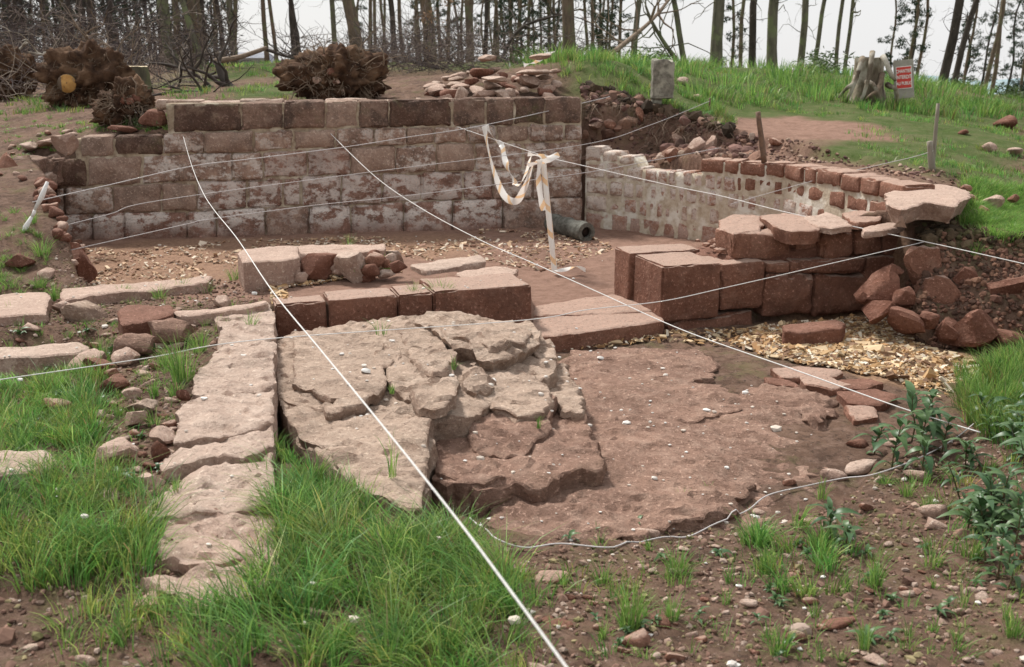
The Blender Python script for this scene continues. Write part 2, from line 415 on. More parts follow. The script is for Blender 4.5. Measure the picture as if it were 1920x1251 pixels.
INTERIOR = [v2(RW_A - rw_dir * .1 + rw_n * .12), v2(RW_B + rw_n * .12)] + [v2(p + Vector((.12, .08, 0))) for p in cw[1:]] + [v2(PIER + fw_dir * 2.7 + fw_n * .3), v2(PIER + fw_dir * .3 + fw_n * .25), v2(PIER + fw_dir * .25 - fw_n * .1),
            v2(W(1000, 628)), v2(W(975, 625)), v2(FW_L + fw_n * .3), v2(W(330, 590, .2)), v2(W(165, 575, .1)), v2(W(135, 520))]
PLATFORM = [v2(W(-300, 585, .3)), v2(W(60, 550, .3)), v2(W(400, 515, .3)), v2(W(450, 490, .3)), v2(W(760, 478, .3)), v2(W(850, 500, .3)), v2(W(975, 512, .3)), v2(FW_R + fw_n * .10 - fw_dir * .08), v2(FW_L + fw_n * .10), v2(W(505, 650, .3) + Vector((-.1, 0, 0))), v2(W(380, 660, .3)), v2(W(200, 600, .3)), v2(W(-300, 620, .3))]
PIT = [v2(W(508, 575, .28)), v2(FW_R + fw_n * .06), v2(PIER + fw_n * .2 - fw_dir * .1), v2(PIER + fw_dir * 2.0 + fw_n * .1), cd(1690, 7.60, 0)[:2], cd(1850, 7.42, 0)[:2], cd(1990, 7.25, 0)[:2], cd(2040, 6.0, 0)[:2], v2(W(1860, 735)), v2(W(1760, 770)), v2(W(1640, 850)),
       v2(W(1560, 950)), v2(W(1240, 1000)), v2(W(900, 985)), v2(W(680, 930, .1)), v2(W(560, 880, .1)), v2(W(514, 845, .1))]
SHELF = [v2(cw[0] + Vector((0, .1, 0)))] + [v2(p + Vector((.05, .0, 0))) for p in cw[1:]] + [cd(1700, 8.5, 0)[:2], cd(1640, 9.4, 0)[:2], cd(1500, 10.6, 0)[:2], cd(1360, 11.5, 0)[:2], cd(1230, 12.15, 0)[:2], cd(1095, 12.3, 0)[:2]]
TRENCH = [v2(W(-300, 640, .15)), v2(W(0, 610, .15)), v2(W(120, 600, .15)), v2(W(205, 640, .15)), v2(W(190, 700, .15)), v2(W(0, 740, .15)), v2(W(-300, 760, .15))]
REAR_STEP = [v2(RW_A + rw_n * .3 - rw_dir * 3), v2(RW_A + rw_n * .3 + rw_dir * .25), v2(RW_A + rw_n * .3 + rw_dir * .26 + Vector((0, .4, 0))), v2(RW_A + rw_n * .9 - rw_dir * 3)]
DOOR = [v2(W(1003, 632)), v2(W(1003, 575)), v2(W(1000, 530)), v2(W(1150, 530)), v2(W(1240, 600)), v2(W(1240, 610))]
def H(P, fine=True):
    P = np.asarray(P, float)
    h = tps(P)
    far = sstep(P[:, 1], 60, 160)
    h = h * (1 - far) + far * (-6 - (P[:, 1] - 60) * .02)
    near = np.hypot(P[:, 0], P[:, 1] - 7) < 12
    rough = 1 - sstep(P[:, 1], 30, 80) * 0
    wob = fbm(P, 1.6, 3, 3) * .06
    def carve(h, poly, z, w0, w1):
        s = sdist(P, poly) + wob * min(1, w1 * 4)
        k = 1 - sstep(s, w0, w1)
        return h * (1 - k) + z * k
    h = h + fbm(P, .9, 3, 5) * .035 * sstep(P[:, 1], 3, 12) + fbm(P, .22, 2, 8) * .12 * sstep(P[:, 1], 13, 22)
    s = sdist(P, SHELF); k = 1 - sstep(s + fbm(P, 3.2, 4, 9) * .13, 0.0, .24)
    zs = .755 + .125 * sstep(P[:, 0], 1.6, 2.0) + fbm(P, 2, 3, 2) * .02 + .18 * sstep(-s, .0, -.3) * 0
    h = h * (1 - k) + zs * k
    h = carve(h, TRENCH, .13, -.08, .18)
    zi = fbm(P, 1.3, 4, 21) * .018 - .0
    h = carve(h, INTERIOR, zi, 0, .07)
    h = carve(h, PLATFORM, .262, -.02, .26)
    h = carve(h, DOOR, zi, -.0, .05)
    zp = -.10 + fbm(P, 1.7, 4, 31) * .02
    h = carve(h, PIT, zp, -.02, .09)
    # talus at the foot of the right-hand bank
    a_ = np.array(cd(1690, 7.0, 0)[:2]); b_ = np.array(cd(1990, 6.65, 0)[:2]); ab = b_ - a_; L_ = np.linalg.norm(ab); q = P - a_
    u_ = (q @ ab) / L_ / L_; v_ = (ab[0] * q[:, 1] - ab[1] * q[:, 0]) / L_
    tal = -.08 + .66 * np.clip((v_ + .05) / .60, 0, 1) ** .8 + fbm(P, 5, 3, 55) * .035
    m_ = (u_ > -.05) & (v_ > 0) & (v_ < .8) & (u_ < 1.3)
    h = np.where(m_, np.maximum(h, tal * sstep(u_, -.05, .12) + (1 - sstep(u_, -.05, .12)) * -.2), h)
    return h + (fbm(P, 7, 4, 41, .6) * .010 + np.abs(noise(P, 16, 44)) * .010 if fine else 0)
def Gp(px, py):
    """where the sight line of a photo pixel meets the ground"""
    d = ray(px, py); ts = np.concatenate([np.arange(1.5, 20, .03), np.arange(20, 120, .25)])
    P = np.stack([d.x * ts, d.y * ts], 1); z = CAM_H + d.z * ts
    k = np.argmax(z < H(P, False)) or len(ts) - 1
    return Vector((P[k, 0], P[k, 1], H(P[k:k + 1])[0]))
def Hz(x, y): return float(H(np.array([[x, y]]))[0])

# terrain sheet
def axis(segs):
    out = [segs[0][0]]
    for a, b, s in segs:
        n = max(1, int(round((b - a) / s))); out += list(np.linspace(a, b, n + 1)[1:])
    return np.array(out)
ax = axis([(-4000, -400, 900), (-400, -60, 34), (-60, -14, 2), (-14, -6.5, .15), (-6.5, 6.5, .036), (6.5, 14, .15), (14, 60, 2), (60, 400, 34), (400, 4000, 900)])
ay = axis([(-300, -20, 70), (-20, 1.2, 1.2), (1.2, 5, .03), (5, 13.5, .04), (13.5, 24, .12), (24, 60, 1), (60, 200, 10), (200, 5000, 600)])
GX, GY = np.meshgrid(ax, ay)
GP = np.stack([GX.ravel(), GY.ravel()], 1)
GZ = H(GP)
nx, ny = len(ax), len(ay)
_Zg = GZ.reshape(ny, nx); H_exact = H
def H(P, fine=True):                              # later look-ups read the finished sheet
    P = np.asarray(P, float)
    i = np.clip(np.searchsorted(ax, P[:, 0]) - 1, 0, nx - 2); j = np.clip(np.searchsorted(ay, P[:, 1]) - 1, 0, ny - 2)
    u = np.clip((P[:, 0] - ax[i]) / (ax[i + 1] - ax[i]), 0, 1); v = np.clip((P[:, 1] - ay[j]) / (ay[j + 1] - ay[j]), 0, 1)
    return (_Zg[j, i] * (1 - u) + _Zg[j, i + 1] * u) * (1 - v) + (_Zg[j + 1, i] * (1 - u) + _Zg[j + 1, i + 1] * u) * v
ii = (np.arange(ny - 1)[:, None] * nx + np.arange(nx - 1)[None, :]).ravel()
GQ = np.stack([ii, ii + 1, ii + nx + 1, ii + nx], 1)
def gpoly(pts): return [v2(Gp(*p)) for p in pts]
# material zones of the real ground: red = grass sward, green = wood chips, blue = pale trodden earth
GRASSY = [([(1020, 110), (1160, 100), (1330, 118), (1500, 128), (1700, 165), (1930, 200), (1930, 400), (1780, 330), (1600, 290), (1520, 262), (1400, 236), (1330, 215), (1210, 190), (1090, 165)], .25),
          ([(430, 172), (560, 150), (700, 168), (560, 184), (440, 184)], .2), ([(1800, 385), (1940, 370), (1940, 470), (1830, 455)], .1)]
zone = np.zeros((len(GP), 3))
sel = (np.abs(GP[:, 0]) < 30) & (GP[:, 1] > 1) & (GP[:, 1] < 60)
Ps = GP[sel]; nz = fbm(Ps, 1.2, 4, 61)
g = np.zeros(len(Ps))
for poly, w in GRASSY:
    g = np.maximum(g, 1 - sstep(sdist(Ps, gpoly(poly)) + nz * .35, -.3, w))
PATHP = gpoly([(1330, 222), (1480, 222), (1640, 240), (1660, 262), (1560, 262), (1450, 262), (1380, 250)])
g = g * sstep(sdist(Ps, PATHP) + nz * .15, -.05, .3)
g = np.maximum(g, sstep(Ps[:, 1], 15, 20) * np.clip(.75 + nz * .8, 0, 1) * sstep(Ps[:, 0], -9, -5))
chip = np.zeros(len(Ps))
CHIP1 = gpoly([(1420, 620), (1500, 600), (1640, 585), (1700, 640), (1800, 670), (1840, 700), (1700, 722), (1560, 690), (1480, 665)])
CHIP2 = gpoly([(140, 470), (400, 452), (600, 448), (860, 440), (900, 470), (760, 480), (640, 470), (440, 500), (420, 522), (200, 540), (150, 520)])
chip = np.maximum(1 - sstep(sdist(Ps, CHIP1) + nz * .1, -.02, .12), (1 - sstep(sdist(Ps, CHIP2) + nz * .2, -.1, .3)) * .55)
pale = np.clip(1 - sstep(sdist(Ps, INTERIOR), -.1, .1) + (1 - sstep(sdist(Ps, PATHP), -.1, .5)) + (1 - sstep(sdist(Ps, SHELF), 0, .5)) * .5, 0, 1)
zone[sel, 0] = g; zone[sel, 1] = chip; zone[sel, 2] = pale
rest = ~sel; zone[rest, 0] = .8
m, nt, b = newmat('excavated_earth_and_turf', .95, .1)
a = nt.nodes.new('ShaderNodeAttribute'); a.attribute_name = 'tint'
sp = nt.nodes.new('ShaderNodeSeparateColor'); nt.links.new(a.outputs['Color'], sp.inputs['Color'])
c = mixc(nt, ramp(nt, tex(nt, 2.5, 6, .65, seed=1), .38, .64), (.185, .115, .082), (.10, .062, .045))
c = mixc(nt, ramp(nt, tex(nt, 13, 6, .7, seed=2), .46, .66, 0, .6), c, (.27, .18, .14))
c = mixc(nt, ramp(nt, tex(nt, 22, 6, .75, seed=3), .52, .62, 0, .8), c, (.06, .040, .03))
c = mixc(nt, ramp(nt, tex(nt, 3.3, 6, .75, seed=13), .53, .63, 0, .5), c, (.14, .13, .06))
c = mixc(nt, sp.outputs['Blue'], c, mixc(nt, ramp(nt, tex(nt, 9, 6, .7, seed=4), .4, .66), (.30, .185, .14), (.21, .125, .092)))
c = mixc(nt, sp.outputs['Green'], c, mixc(nt, ramp(nt, tex(nt, 30, 5, .7, seed=5), .4, .62), (.40, .25, .16), (.22, .135, .085)))
c = mixc(nt, sp.outputs['Red'], c, mixc(nt, ramp(nt, tex(nt, 4, 6, .7, seed=6), .4, .62), (.065, .10, .025), (.12, .13, .055)))
c = mixc(nt, ramp(nt, tex(nt, 80, 4, .8, seed=7), .62, .7, 0, .6), c, (.45, .38, .33))
nt.links.new(c, b.inputs['Base Color'])
bump(nt, b, [(tex(nt, 12, 8, .75, seed=8), .8, .04), (tex(nt, 60, 5, .8, seed=9), .7, .012)])
M['ground'] = m
ground = link('ground', mesh_np('ground', np.stack([GP[:, 0], GP[:, 1], GZ], 1), [GQ], True, zone), m)
tag(ground, kind='structure')

# ------------------------------------------------------------------ stone makers
def lines(a, r, step):
    """parameter values on [0,a] with extra rows next to both edges"""
    r = min(r, a * .3)
    n = max(1, int(round((a - 2 * r) / step)))
    return np.concatenate([[0, r * .35], np.linspace(r, a - r, n + 1), [a - r * .35, a]])
def rbox(w, d, h, r=.02, step=.05):
    """rounded box grid: x 0..w, y 0..d, z 0..h ; returns verts, quads, normals"""
    X, Y, Z = lines(w, r, step), lines(d, r, step * 1.4), lines(h, r, step)
    V = {}; L = []; Q = []
    def vid(i, j, k):
        key = (i, j, k)
        if key not in V: V[key] = len(L); L.append((X[i], Y[j], Z[k]))
        return V[key]
    a, b_, c_ = len(X) - 1, len(Y) - 1, len(Z) - 1
    for i in range(a):
        for k in range(c_):
            Q.append((vid(i, 0, k), vid(i + 1, 0, k), vid(i + 1, 0, k + 1), vid(i, 0, k + 1)))
            Q.append((vid(i, b_, k), vid(i, b_, k + 1), vid(i + 1, b_, k + 1), vid(i + 1, b_, k)))
        for j in range(b_):
            Q.append((vid(i, j, 0), vid(i, j + 1, 0), vid(i + 1, j + 1, 0), vid(i + 1, j, 0)))
            Q.append((vid(i, j, c_), vid(i + 1, j, c_), vid(i + 1, j + 1, c_), vid(i, j + 1, c_)))
    for j in range(b_):
        for k in range(c_):
            Q.append((vid(0, j, k), vid(0, j, k + 1), vid(0, j + 1, k + 1), vid(0, j + 1, k)))
            Q.append((vid(a, j, k), vid(a, j + 1, k), vid(a, j + 1, k + 1), vid(a, j, k + 1)))
    P = np.array(L); dims = np.array([w, d, h]); rr = np.minimum(r, dims * .3)
    inner = np.clip(P, rr, dims - rr); dv = P - inner
    q = dv / rr; ln = np.linalg.norm(q, axis=1, keepdims=True); ln[ln == 0] = 1
    nrm = q / ln
    mxv = np.abs(q).max(1, keepdims=True)
    P = inner + nrm * rr * mxv
    return P, np.array(Q), nrm
_sd = [0]
def stone_quad(quad, depth_v, r=.02, step=.05, rough=.012, bulge=.02, seed=None, wear=.035):
    """quad: 4 world pts of the face (bl, br, tr, tl); depth_v: vector into the wall"""
    if seed is None: _sd[0] += 1; seed = _sd[0]
    bl, br, tr, tl = [np.array(p, float) for p in quad]
    w = (np.linalg.norm(br - bl) + np.linalg.norm(tr - tl)) / 2; h = (np.linalg.norm(tl - bl) + np.linalg.norm(tr - br)) / 2
    dv = np.array(depth_v, float); d = np.linalg.norm(dv)
    P, Q, N = rbox(w, d, h, r, step)
    u, v, t = P[:, 0:1] / w, P[:, 2:3] / h, P[:, 1:2] / d
    B = (1 - v) * ((1 - u) * bl + u * br) + v * ((1 - u) * tl + u * tr) + t * dv
    ex = (br - bl) / np.linalg.norm(br - bl); ez = (tl - bl) / np.linalg.norm(tl - bl); ey = dv / d
    NW = N[:, 0:1] * ex + N[:, 1:2] * ey + N[:, 2:3] * ez
    S = B + seed * 7.31
    dsp = fbm(S, 5, 4, seed % 50, .55) * rough + np.abs(fbm(S, 11, 3, 5)) * rough * .5
    B = B + NW * dsp[:, None]
    em = (np.sort(np.abs(N), axis=1)[:, 1:2] > .25)
    B = B - NW * em * np.clip(fbm(S, 7, 4, 91, .65)[:, None] + .02, 0, 1) * min(wear, h * .2)
    edge = (np.minimum(np.minimum(u, 1 - u) * w, np.minimum(v, 1 - v) * h) / .07).clip(0, 1)
    face = (N[:, 1:2] < -.5)
    rr = np.floor(fbm(S, 4.5, 3, 77) * 2.2 + .5) / 2.2        # pitched, stepped face
    B = B - ey * (face * edge * bulge * (1 + .9 * rr[:, None] + .5 * fbm(S, 9, 3, 31)[:, None]))
    return B, Q
def slab_mesh(outline, thick, res=.03, rough=.006, jag=.012, under=.0, amp=.015, ampscale=2.5, tilt=(0, 0), seed=None, side=3, chamfer=.012, zf=None, steps=0.0, fade=None):
    """outline: world xy points with z = top height (Vectors). Fine top, broken sides."""
    if seed is None: _sd[0] += 1; seed = _sd[0]
    pts = [np.array(p, float) for p in outline]
    ar = sum(a[0] * b[1] - b[0] * a[1] for a, b in zip(pts, pts[1:] + pts[:1]))
    if ar < 0: pts = pts[::-1]
    A = np.c_[np.array([[p[0], p[1]] for p in pts]), np.ones(len(pts))]
    pl, *_ = np.linalg.lstsq(A, np.array([p[2] for p in pts]), rcond=None)
    if len(pts) < 3 or abs(pl[0]) > .6 or abs(pl[1]) > .6: pl = np.array([0, 0, np.mean([p[2] for p in pts])])
    pts = [p[:2] for p in pts]
    ring = []
    for a, b in zip(pts, pts[1:] + pts[:1]):
        L = np.linalg.norm(b - a); n = max(1, int(round(L / res)))
        for i in range(n): ring.append(a + (b - a) * i / n)
    ring = np.array(ring)
    nxt = np.roll(ring, -1, 0); prv = np.roll(ring, 1, 0)
    ring = (prv + nxt + 4 * ring) / 6
    tg = np.roll(ring, -1, 0) - np.roll(ring, 1, 0); tg /= np.maximum(np.linalg.norm(tg, axis=1, keepdims=True), 1e-9)
    out = np.stack([tg[:, 1], -tg[:, 0]], 1)
    ring = ring + out * (fbm(ring + seed * 3.3, 5.5, 5, seed % 40, .68) * jag)[:, None]
    n = len(ring)
    ins = ring - out * chamfer
    lo, hi = ring.min(0), ring.max(0)
    gx, gy = np.meshgrid(np.arange(lo[0], hi[0], res), np.arange(lo[1], hi[1], res * .9))
    gx = gx + (np.arange(gx.shape[0])[:, None] % 2) * res * .5
    G = np.stack([gx.ravel(), gy.ravel()], 1) + rng.normal(0, res * .12, (gx.size, 2))
    G = G[sdist(G, ins) < -res * .55]
    allp = [Vector(p) for p in ins] + [Vector(p) for p in G]
    V2, _, F, *_ = delaunay_2d_cdt(allp, [], [list(range(n))], 1, 1e-6)
    V2 = np.array([tuple(v) for v in V2]); F = np.array([f for f in F if len(f) == 3])
    if len(V2) > len(allp): pass
    def top(P):
        z = P @ pl[:2] + pl[2] + P @ np.array(tilt) * 0
        s = np.c_[P, np.full(len(P), seed * 1.7)]
        z = z + fbm(s, ampscale, 5, 3, .55) * amp + fbm(P @ np.array([[1, .3], [-.3, 1]]) * np.array([1, 3.2]), 5, 3, 12) * rough
        if steps:
            q = fbm(s, 1.3, 4, 17, .6) + P @ np.array([.5, .9]); z = z + (np.floor(q * 3) - q * 3 + .5 + .5 * sstep(q * 3 - np.floor(q * 3), .82, 1.0)) * steps
        if fade: z = z - fade[1] * (1 - sstep(-sdist(P, ring[::3]), 0, fade[0]))
        if zf is not None: z = zf(P, z)
        return z
    zt = top(V2)
    zr = top(ring)
    V = [np.c_[V2, zt]]; base = len(V2); Q = []
    # find the ids of the inset ring in V2 (they come first, same order)
    ring_ids = np.arange(n)
    k0 = ring_ids
    for s in range(side + 1):
        t = s / side
        off = -under * t + (fbm(np.c_[ring, np.full(n, seed + t * thick * 3)], 9, 3, 9) * jag * .9 if s else 0)
        P = ring + out * np.reshape(off if s else np.zeros(n), (-1, 1))
        z = zr - chamfer * .7 - t * (thick - chamfer * .7)
        V.append(np.c_[P, z]); k1 = np.arange(n) + base; base += n
        Q.append(np.stack([k0, k1, np.roll(k1, -1), np.roll(k0, -1)], 1)); k0 = k1
    V = np.concatenate(V)
    return V, [F, np.concatenate(Q)]
_ico = {}
def ico(sub):
    if sub in _ico: return _ico[sub]
    import bmesh
    bm = bmesh.new(); bmesh.ops.create_icosphere(bm, subdivisions=sub, radius=1)
    V = np.array([v.co[:] for v in bm.verts]); F = np.array([[v.index for v in f.verts] for f in bm.faces]); bm.free()
    _ico[sub] = (V, F); return V, F
def boulder(size, seed, sub=2, cuts=14, rough=.06, keep=.48):
    V, F = ico(sub); V = V.copy(); r = np.random.default_rng(seed)
    for i in range(cuts):
        nv = r.normal(size=3); nv /= np.linalg.norm(nv); dd = keep + r.random() * .30
        k = V @ nv - dd; V -= np.where(k > 0, k, 0)[:, None] * nv
    V = V * (1 + fbm(V + seed * 5.1, 1.8, 3, seed % 60)[:, None] * rough)
    m_ = np.abs(V).max(0)
    V = V / m_ * (np.array(size) / 2)
    return V * (1 + .05 * fbm(V * 1.0 + seed, 22, 3, 4))[:, None], F
def rotm(rx, ry, rz): return np.array((Matrix.Rotation(rz, 3, 'Z') @ Matrix.Rotation(ry, 3, 'Y') @ Matrix.Rotation(rx, 3, 'X')))
def rock(name, label, pos, size, mat, rot=None, seed=None, sub=3, cat='stone', group=None, cuts=15, sink=.25, parent=None, rough=.06, keep=.46):
    if seed is None: _sd[0] += 1; seed = _sd[0] + 500
    V, F = boulder(size, seed, sub, cuts, rough, keep)
    if rot is None: rot = (random.uniform(-.2, .2), random.uniform(-.2, .2), random.uniform(0, 6.28))
    V = V @ rotm(*rot).T
    V = V + np.array([pos[0], pos[1], pos[2] - V[:, 2].min() - sink * (V[:, 2].max() - V[:, 2].min())])
    o = place_mesh(name, V, [F], mat, parent)
    if label: tag(o, label, cat, group)
    return o

# ------------------------------------------------------------------ long rear wall
def on_plane(px, py, base, nrm):
    d = ray(px, py); c = Vector((0, 0, CAM_H)); t = (base - c).dot(nrm) / d.dot(nrm); return c + d * t
def lerpf(tab, x):
    return float(np.interp(x, [a for a, _ in tab], [b for _, b in tab]))
T0 = [(325, 196), (540, 190), (800, 186), (1090, 181)]
L1 = [(150, 256), (325, 250), (520, 243), (700, 240), (1090, 232)]
L2 = [(98, 300), (150, 297), (300, 290), (500, 285), (560, 281), (680, 275), (820, 270), (1090, 264)]
L3 = [(98, 352), (200, 350), (350, 342), (460, 337), (560, 332), (700, 326), (870, 321), (1090, 316)]
L4 = [(98, 404), (150, 402), (350, 397), (500, 390), (660, 385), (790, 377), (1090, 371)]
L5 = [(98, 470), (150, 460), (300, 452), (500, 447), (700, 442), (900, 434), (1090, 432)]
COURSES = [(T0, L1, [325, 452, 532, 610, 672, 730, 846, 913, 963, 1022, 1090], 'wall_top'),
           (L1, L2, [150, 216, 305, 382, 474, 550, 630, 703, 762, 815, 877, 930, 992, 1058, 1092], 'wall'),
           (L2, L3, [98, 163, 266, 435, 492, 577, 658, 742, 818, 890, 980, 1092], 'wall'),
           (L3, L4, [104, 122, 210, 302, 370, 463, 530, 566, 640, 715, 790, 868, 925, 1000, 1092], 'wall'),
           (L4, L5, [112, 172, 231, 350, 405, 497, 580, 658, 757, 848, 942, 1030, 1092], 'wall')]
wn3 = Vector((rw_n.x, rw_n.y, 0))
rear = thing('rear_wall', 'long five-course wall of pale weathered sandstone blocks along the back of the dig', 'stone wall', tuple(RW_A))
wroot = rear
WM = [['wall_black', 'wall_top', 'wall_top', 'wall_pale', 'wall_top', 'wall_black', 'wall_top', 'wall_top', 'wall_black', 'wall_top'],
      ['wall_pale', 'wall_black', 'wall', 'wall_pale', 'wall', 'wall_pale', 'wall', 'wall', 'wall_pale', 'wall', 'wall', 'wall_pale', 'wall', 'wall'],
      ['wall_black', 'wall_pale', 'wall', 'wall', 'wall_lime', 'wall_lime', 'wall_pale', 'wall', 'wall_pale', 'wall', 'wall'],
      ['wall', 'wall', 'wall_pale', 'wall_pale', 'wall_lime', 'wall_lime', 'wall_lime', 'wall_lime', 'wall_lime', 'wall_lime', 'wall_lime', 'wall_lime', 'wall', 'wall'],
      ['wall_lime', 'wall_lime', 'wall_lime', 'wall_lime', 'wall_lime', 'wall', 'wall_lime', 'wall_lime', 'wall_lime', 'wall_lime', 'wall', 'wall']]
for ci, (top, bot, xs, mt) in enumerate(COURSES):
    for si, (x0, x1) in enumerate(zip(xs, xs[1:])):
        j = 1.15; jy = 1.2
        if ci == 4: extra = 0
        q = []
        out = random.uniform(-.02, .022) + (.02 if ci == 4 else 0)
        base = RW_A - wn3 * out
        for (x, tab, sx, sy) in ((x0, bot, j, -jy), (x1, bot, -j, -jy), (x1, top, -j, jy), (x0, top, j, jy)):
            q.append(on_plane(x + sx, lerpf(tab, x + sx) + sy, base, wn3))
        if ci == 4: q[0].z = q[1].z = -.12
        B, Q = stone_quad(q, wn3 * (.34 + (.02 if ci == 0 else 0)), r=.022, step=.042, rough=.012, bulge=.020 if ci else .014)
        ob = place_mesh('stone', B, [Q], M[WM[ci][min(si, len(WM[ci]) - 1)]], wroot)
# mortar core, a little behind the faces
def wall_core(name, a, b, n, z0, z1, back, thick, mat, parent):
    mb = MB(); nseg = max(2, int((b - a).length / .06)); nz_ = max(2, int((z1 - z0) / .05))
    V = []; Q = []
    for i in range(nseg + 1):
        for k in range(nz_ + 1):
            p = a + (b - a) * (i / nseg) + n * back; z = z0 + (z1 - z0) * k / nz_
            dd = noise(np.array([[p.x * 14, p.y * 14, z * 14]]), 1, 3)[0] * .006
            V.append((p.x + n.x * dd, p.y + n.y * dd, z))
    W1 = nz_ + 1
    for i in range(nseg):
        for k in range(nz_): Q.append((i * W1 + k, (i + 1) * W1 + k, (i + 1) * W1 + k + 1, i * W1 + k + 1))
    n0 = len(V); V += [(x + n.x * thick, y + n.y * thick, z) for x, y, z in V]
    Q += [tuple(n0 + t for t in q[::-1]) for q in Q[:]]
    for i in range(nseg): Q.append((i * W1 + nz_, (i + 1) * W1 + nz_, n0 + (i + 1) * W1 + nz_, n0 + i * W1 + nz_))
    for k in range(nz_): Q.append((k, k + 1, n0 + k + 1, n0 + k)); Q.append((nseg * W1 + k + 1, nseg * W1 + k, n0 + nseg * W1 + k, n0 + nseg * W1 + k + 1))
    mb.add(V, (), Q); return mb.build(name, mat, parent)
def wp(px): return on_plane(px, 400, RW_A, wn3).xy.to_3d()
zt0 = on_plane(600, 188, RW_A, wn3).z; zt1 = on_plane(200, 256, RW_A, wn3).z; zt2 = on_plane(200, 297, RW_A, wn3).z
print('rear wall heights', zt0, zt1, zt2, 'ends', tuple(RW_A), tuple(RW_B))
wall_core('mortar', wp(328), wp(1088), wn3, -.1, zt0 - .03, .024, .28, M['mortar_wall'], rear)
wall_core('mortar', wp(153), wp(330), wn3, -.1, zt1 - .03, .025, .28, M['mortar_wall'], rear)
wall_core('mortar', wp(112), wp(156), wn3, -.1, zt2 - .03, .024, .28, M['mortar_dark'], rear)
# pale weathered upper coping slabs behind the face
for i, px in enumerate([345, 420, 500, 580, 660, 745, 830, 905, 980, 1045]):
    c0 = wp(px) + wn3 * .36
    mbq = [c0 + rw_dir * -.24 + Vector((0, 0, zt0 - .1)), c0 + rw_dir * .24 + Vector((0, 0, zt0 - .1)), c0 + rw_dir * .24 + Vector((0, 0, zt0 + .0 - .02 * (i % 2))), c0 + rw_dir * -.24 + Vector((0, 0, zt0 - .02 * (i % 2)))]
    B, Q = stone_quad(mbq, wn3 * .3, r=.02, step=.08, rough=.01, bulge=.0)
    place_mesh('backing_stone', B, [Q], M['pale'], rear)

# stub of the wall turning at the left
lw = thing('wall_stub', 'broken low end of dark wall stones beside the leaning red boulders on the left', 'wall stub', tuple(W(60, 400, .4)))
for (a, b_, t, bt, D, mt) in [(22, 76, 298, 347, 10.35, 'wall_top'), (74, 100, 300, 350, 10.5, 'wall_top'), (35, 78, 330, 358, 10.2, 'pale')]:
    q = [U(a, bt, D), U(b_, bt, D), U(b_, t, D), U(a, t, D)]
    B, Q = stone_quad(q, (0, .35, .0), r=.025, step=.05, rough=.018, bulge=.02); place_mesh('stone', B, [Q], M[mt], lw)

# ------------------------------------------------------------------ curved right wall of small blocks
cwall = thing('curved_wall', 'curved right-hand wall of small limewashed red blocks with red capping stones', 'curved wall', (cw[0].x, cw[0].y, 0))
ZL = [.90, .735, .565, .385, .19, -.06]
rows = [
    [1298, 1340, 1368, 1415, 1452, 1486, 1508, 1555, 1590, 1625, 1672],
    [1198, 1222, 1240, 1256, 1266, 1285, 1306, 1327, 1340, 1364, 1376, 1403, 1430, 1452, 1492, 1532, 1564, 1608, 1668],
    [1092, 1135, 1160, 1181, 1199, 1208, 1223, 1242, 1260, 1273, 1295, 1312, 1330, 1348, 1372, 1384, 1404, 1427, 1450, 1478, 1508, 1548, 1590, 1630, 1668],
    [1092, 1132, 1160, 1188, 1206, 1220, 1236, 1252, 1266, 1281, 1299, 1318, 1340, 1362, 1384, 1410, 1436, 1462, 1492, 1525, 1560, 1600, 1640, 1668],
    [1092, 1138, 1172, 1196, 1232, 1260, 1285, 1304, 1335, 1365, 1400, 1440, 1480, 1530, 1580, 1668]]
def cwp(px, z, back=0.0):
    p = cw_at(px); e = cw_at(px + 4) - cw_at(px - 4); e.normalize(); n = Vector((-e.y, e.x, 0))
    if n.y < 0 and n.x < 0: n = -n
    if n.x < 0: n = -n
    return Vector((p.x, p.y, z)) + n * back, n
for ri, xs in enumerate(rows):
    for x0, x1 in zip(xs, xs[1:]):
        q = []; dz = random.uniform(-.008, .008); bk = random.uniform(-.012, .012)
        gx = 1.9 if ri else 1.0
        _, n = cwp((x0 + x1) / 2, 0)
        for (x, z) in ((x0 + gx, ZL[ri + 1] + .012), (x1 - gx, ZL[ri + 1] + .012), (x1 - gx, ZL[ri] - .012), (x0 + gx, ZL[ri] - .012)):
            q.append(cwp(x, z + dz, bk - (.015 if ri == 0 else 0))[0])
        B, Q = stone_quad(q, n * (.22 if ri else .30), r=.02, step=.035, rough=.008, bulge=.010)
        place_mesh('stone', B, [Q], M['cap'] if ri == 0 or (ri == 1 and x0 > 1360) or (ri == 2 and x0 > 1490) else M['white_wall'] if ((x0 < 1175 and ri < 3) or random.random() < .22) else M['small_wall'], cwall)
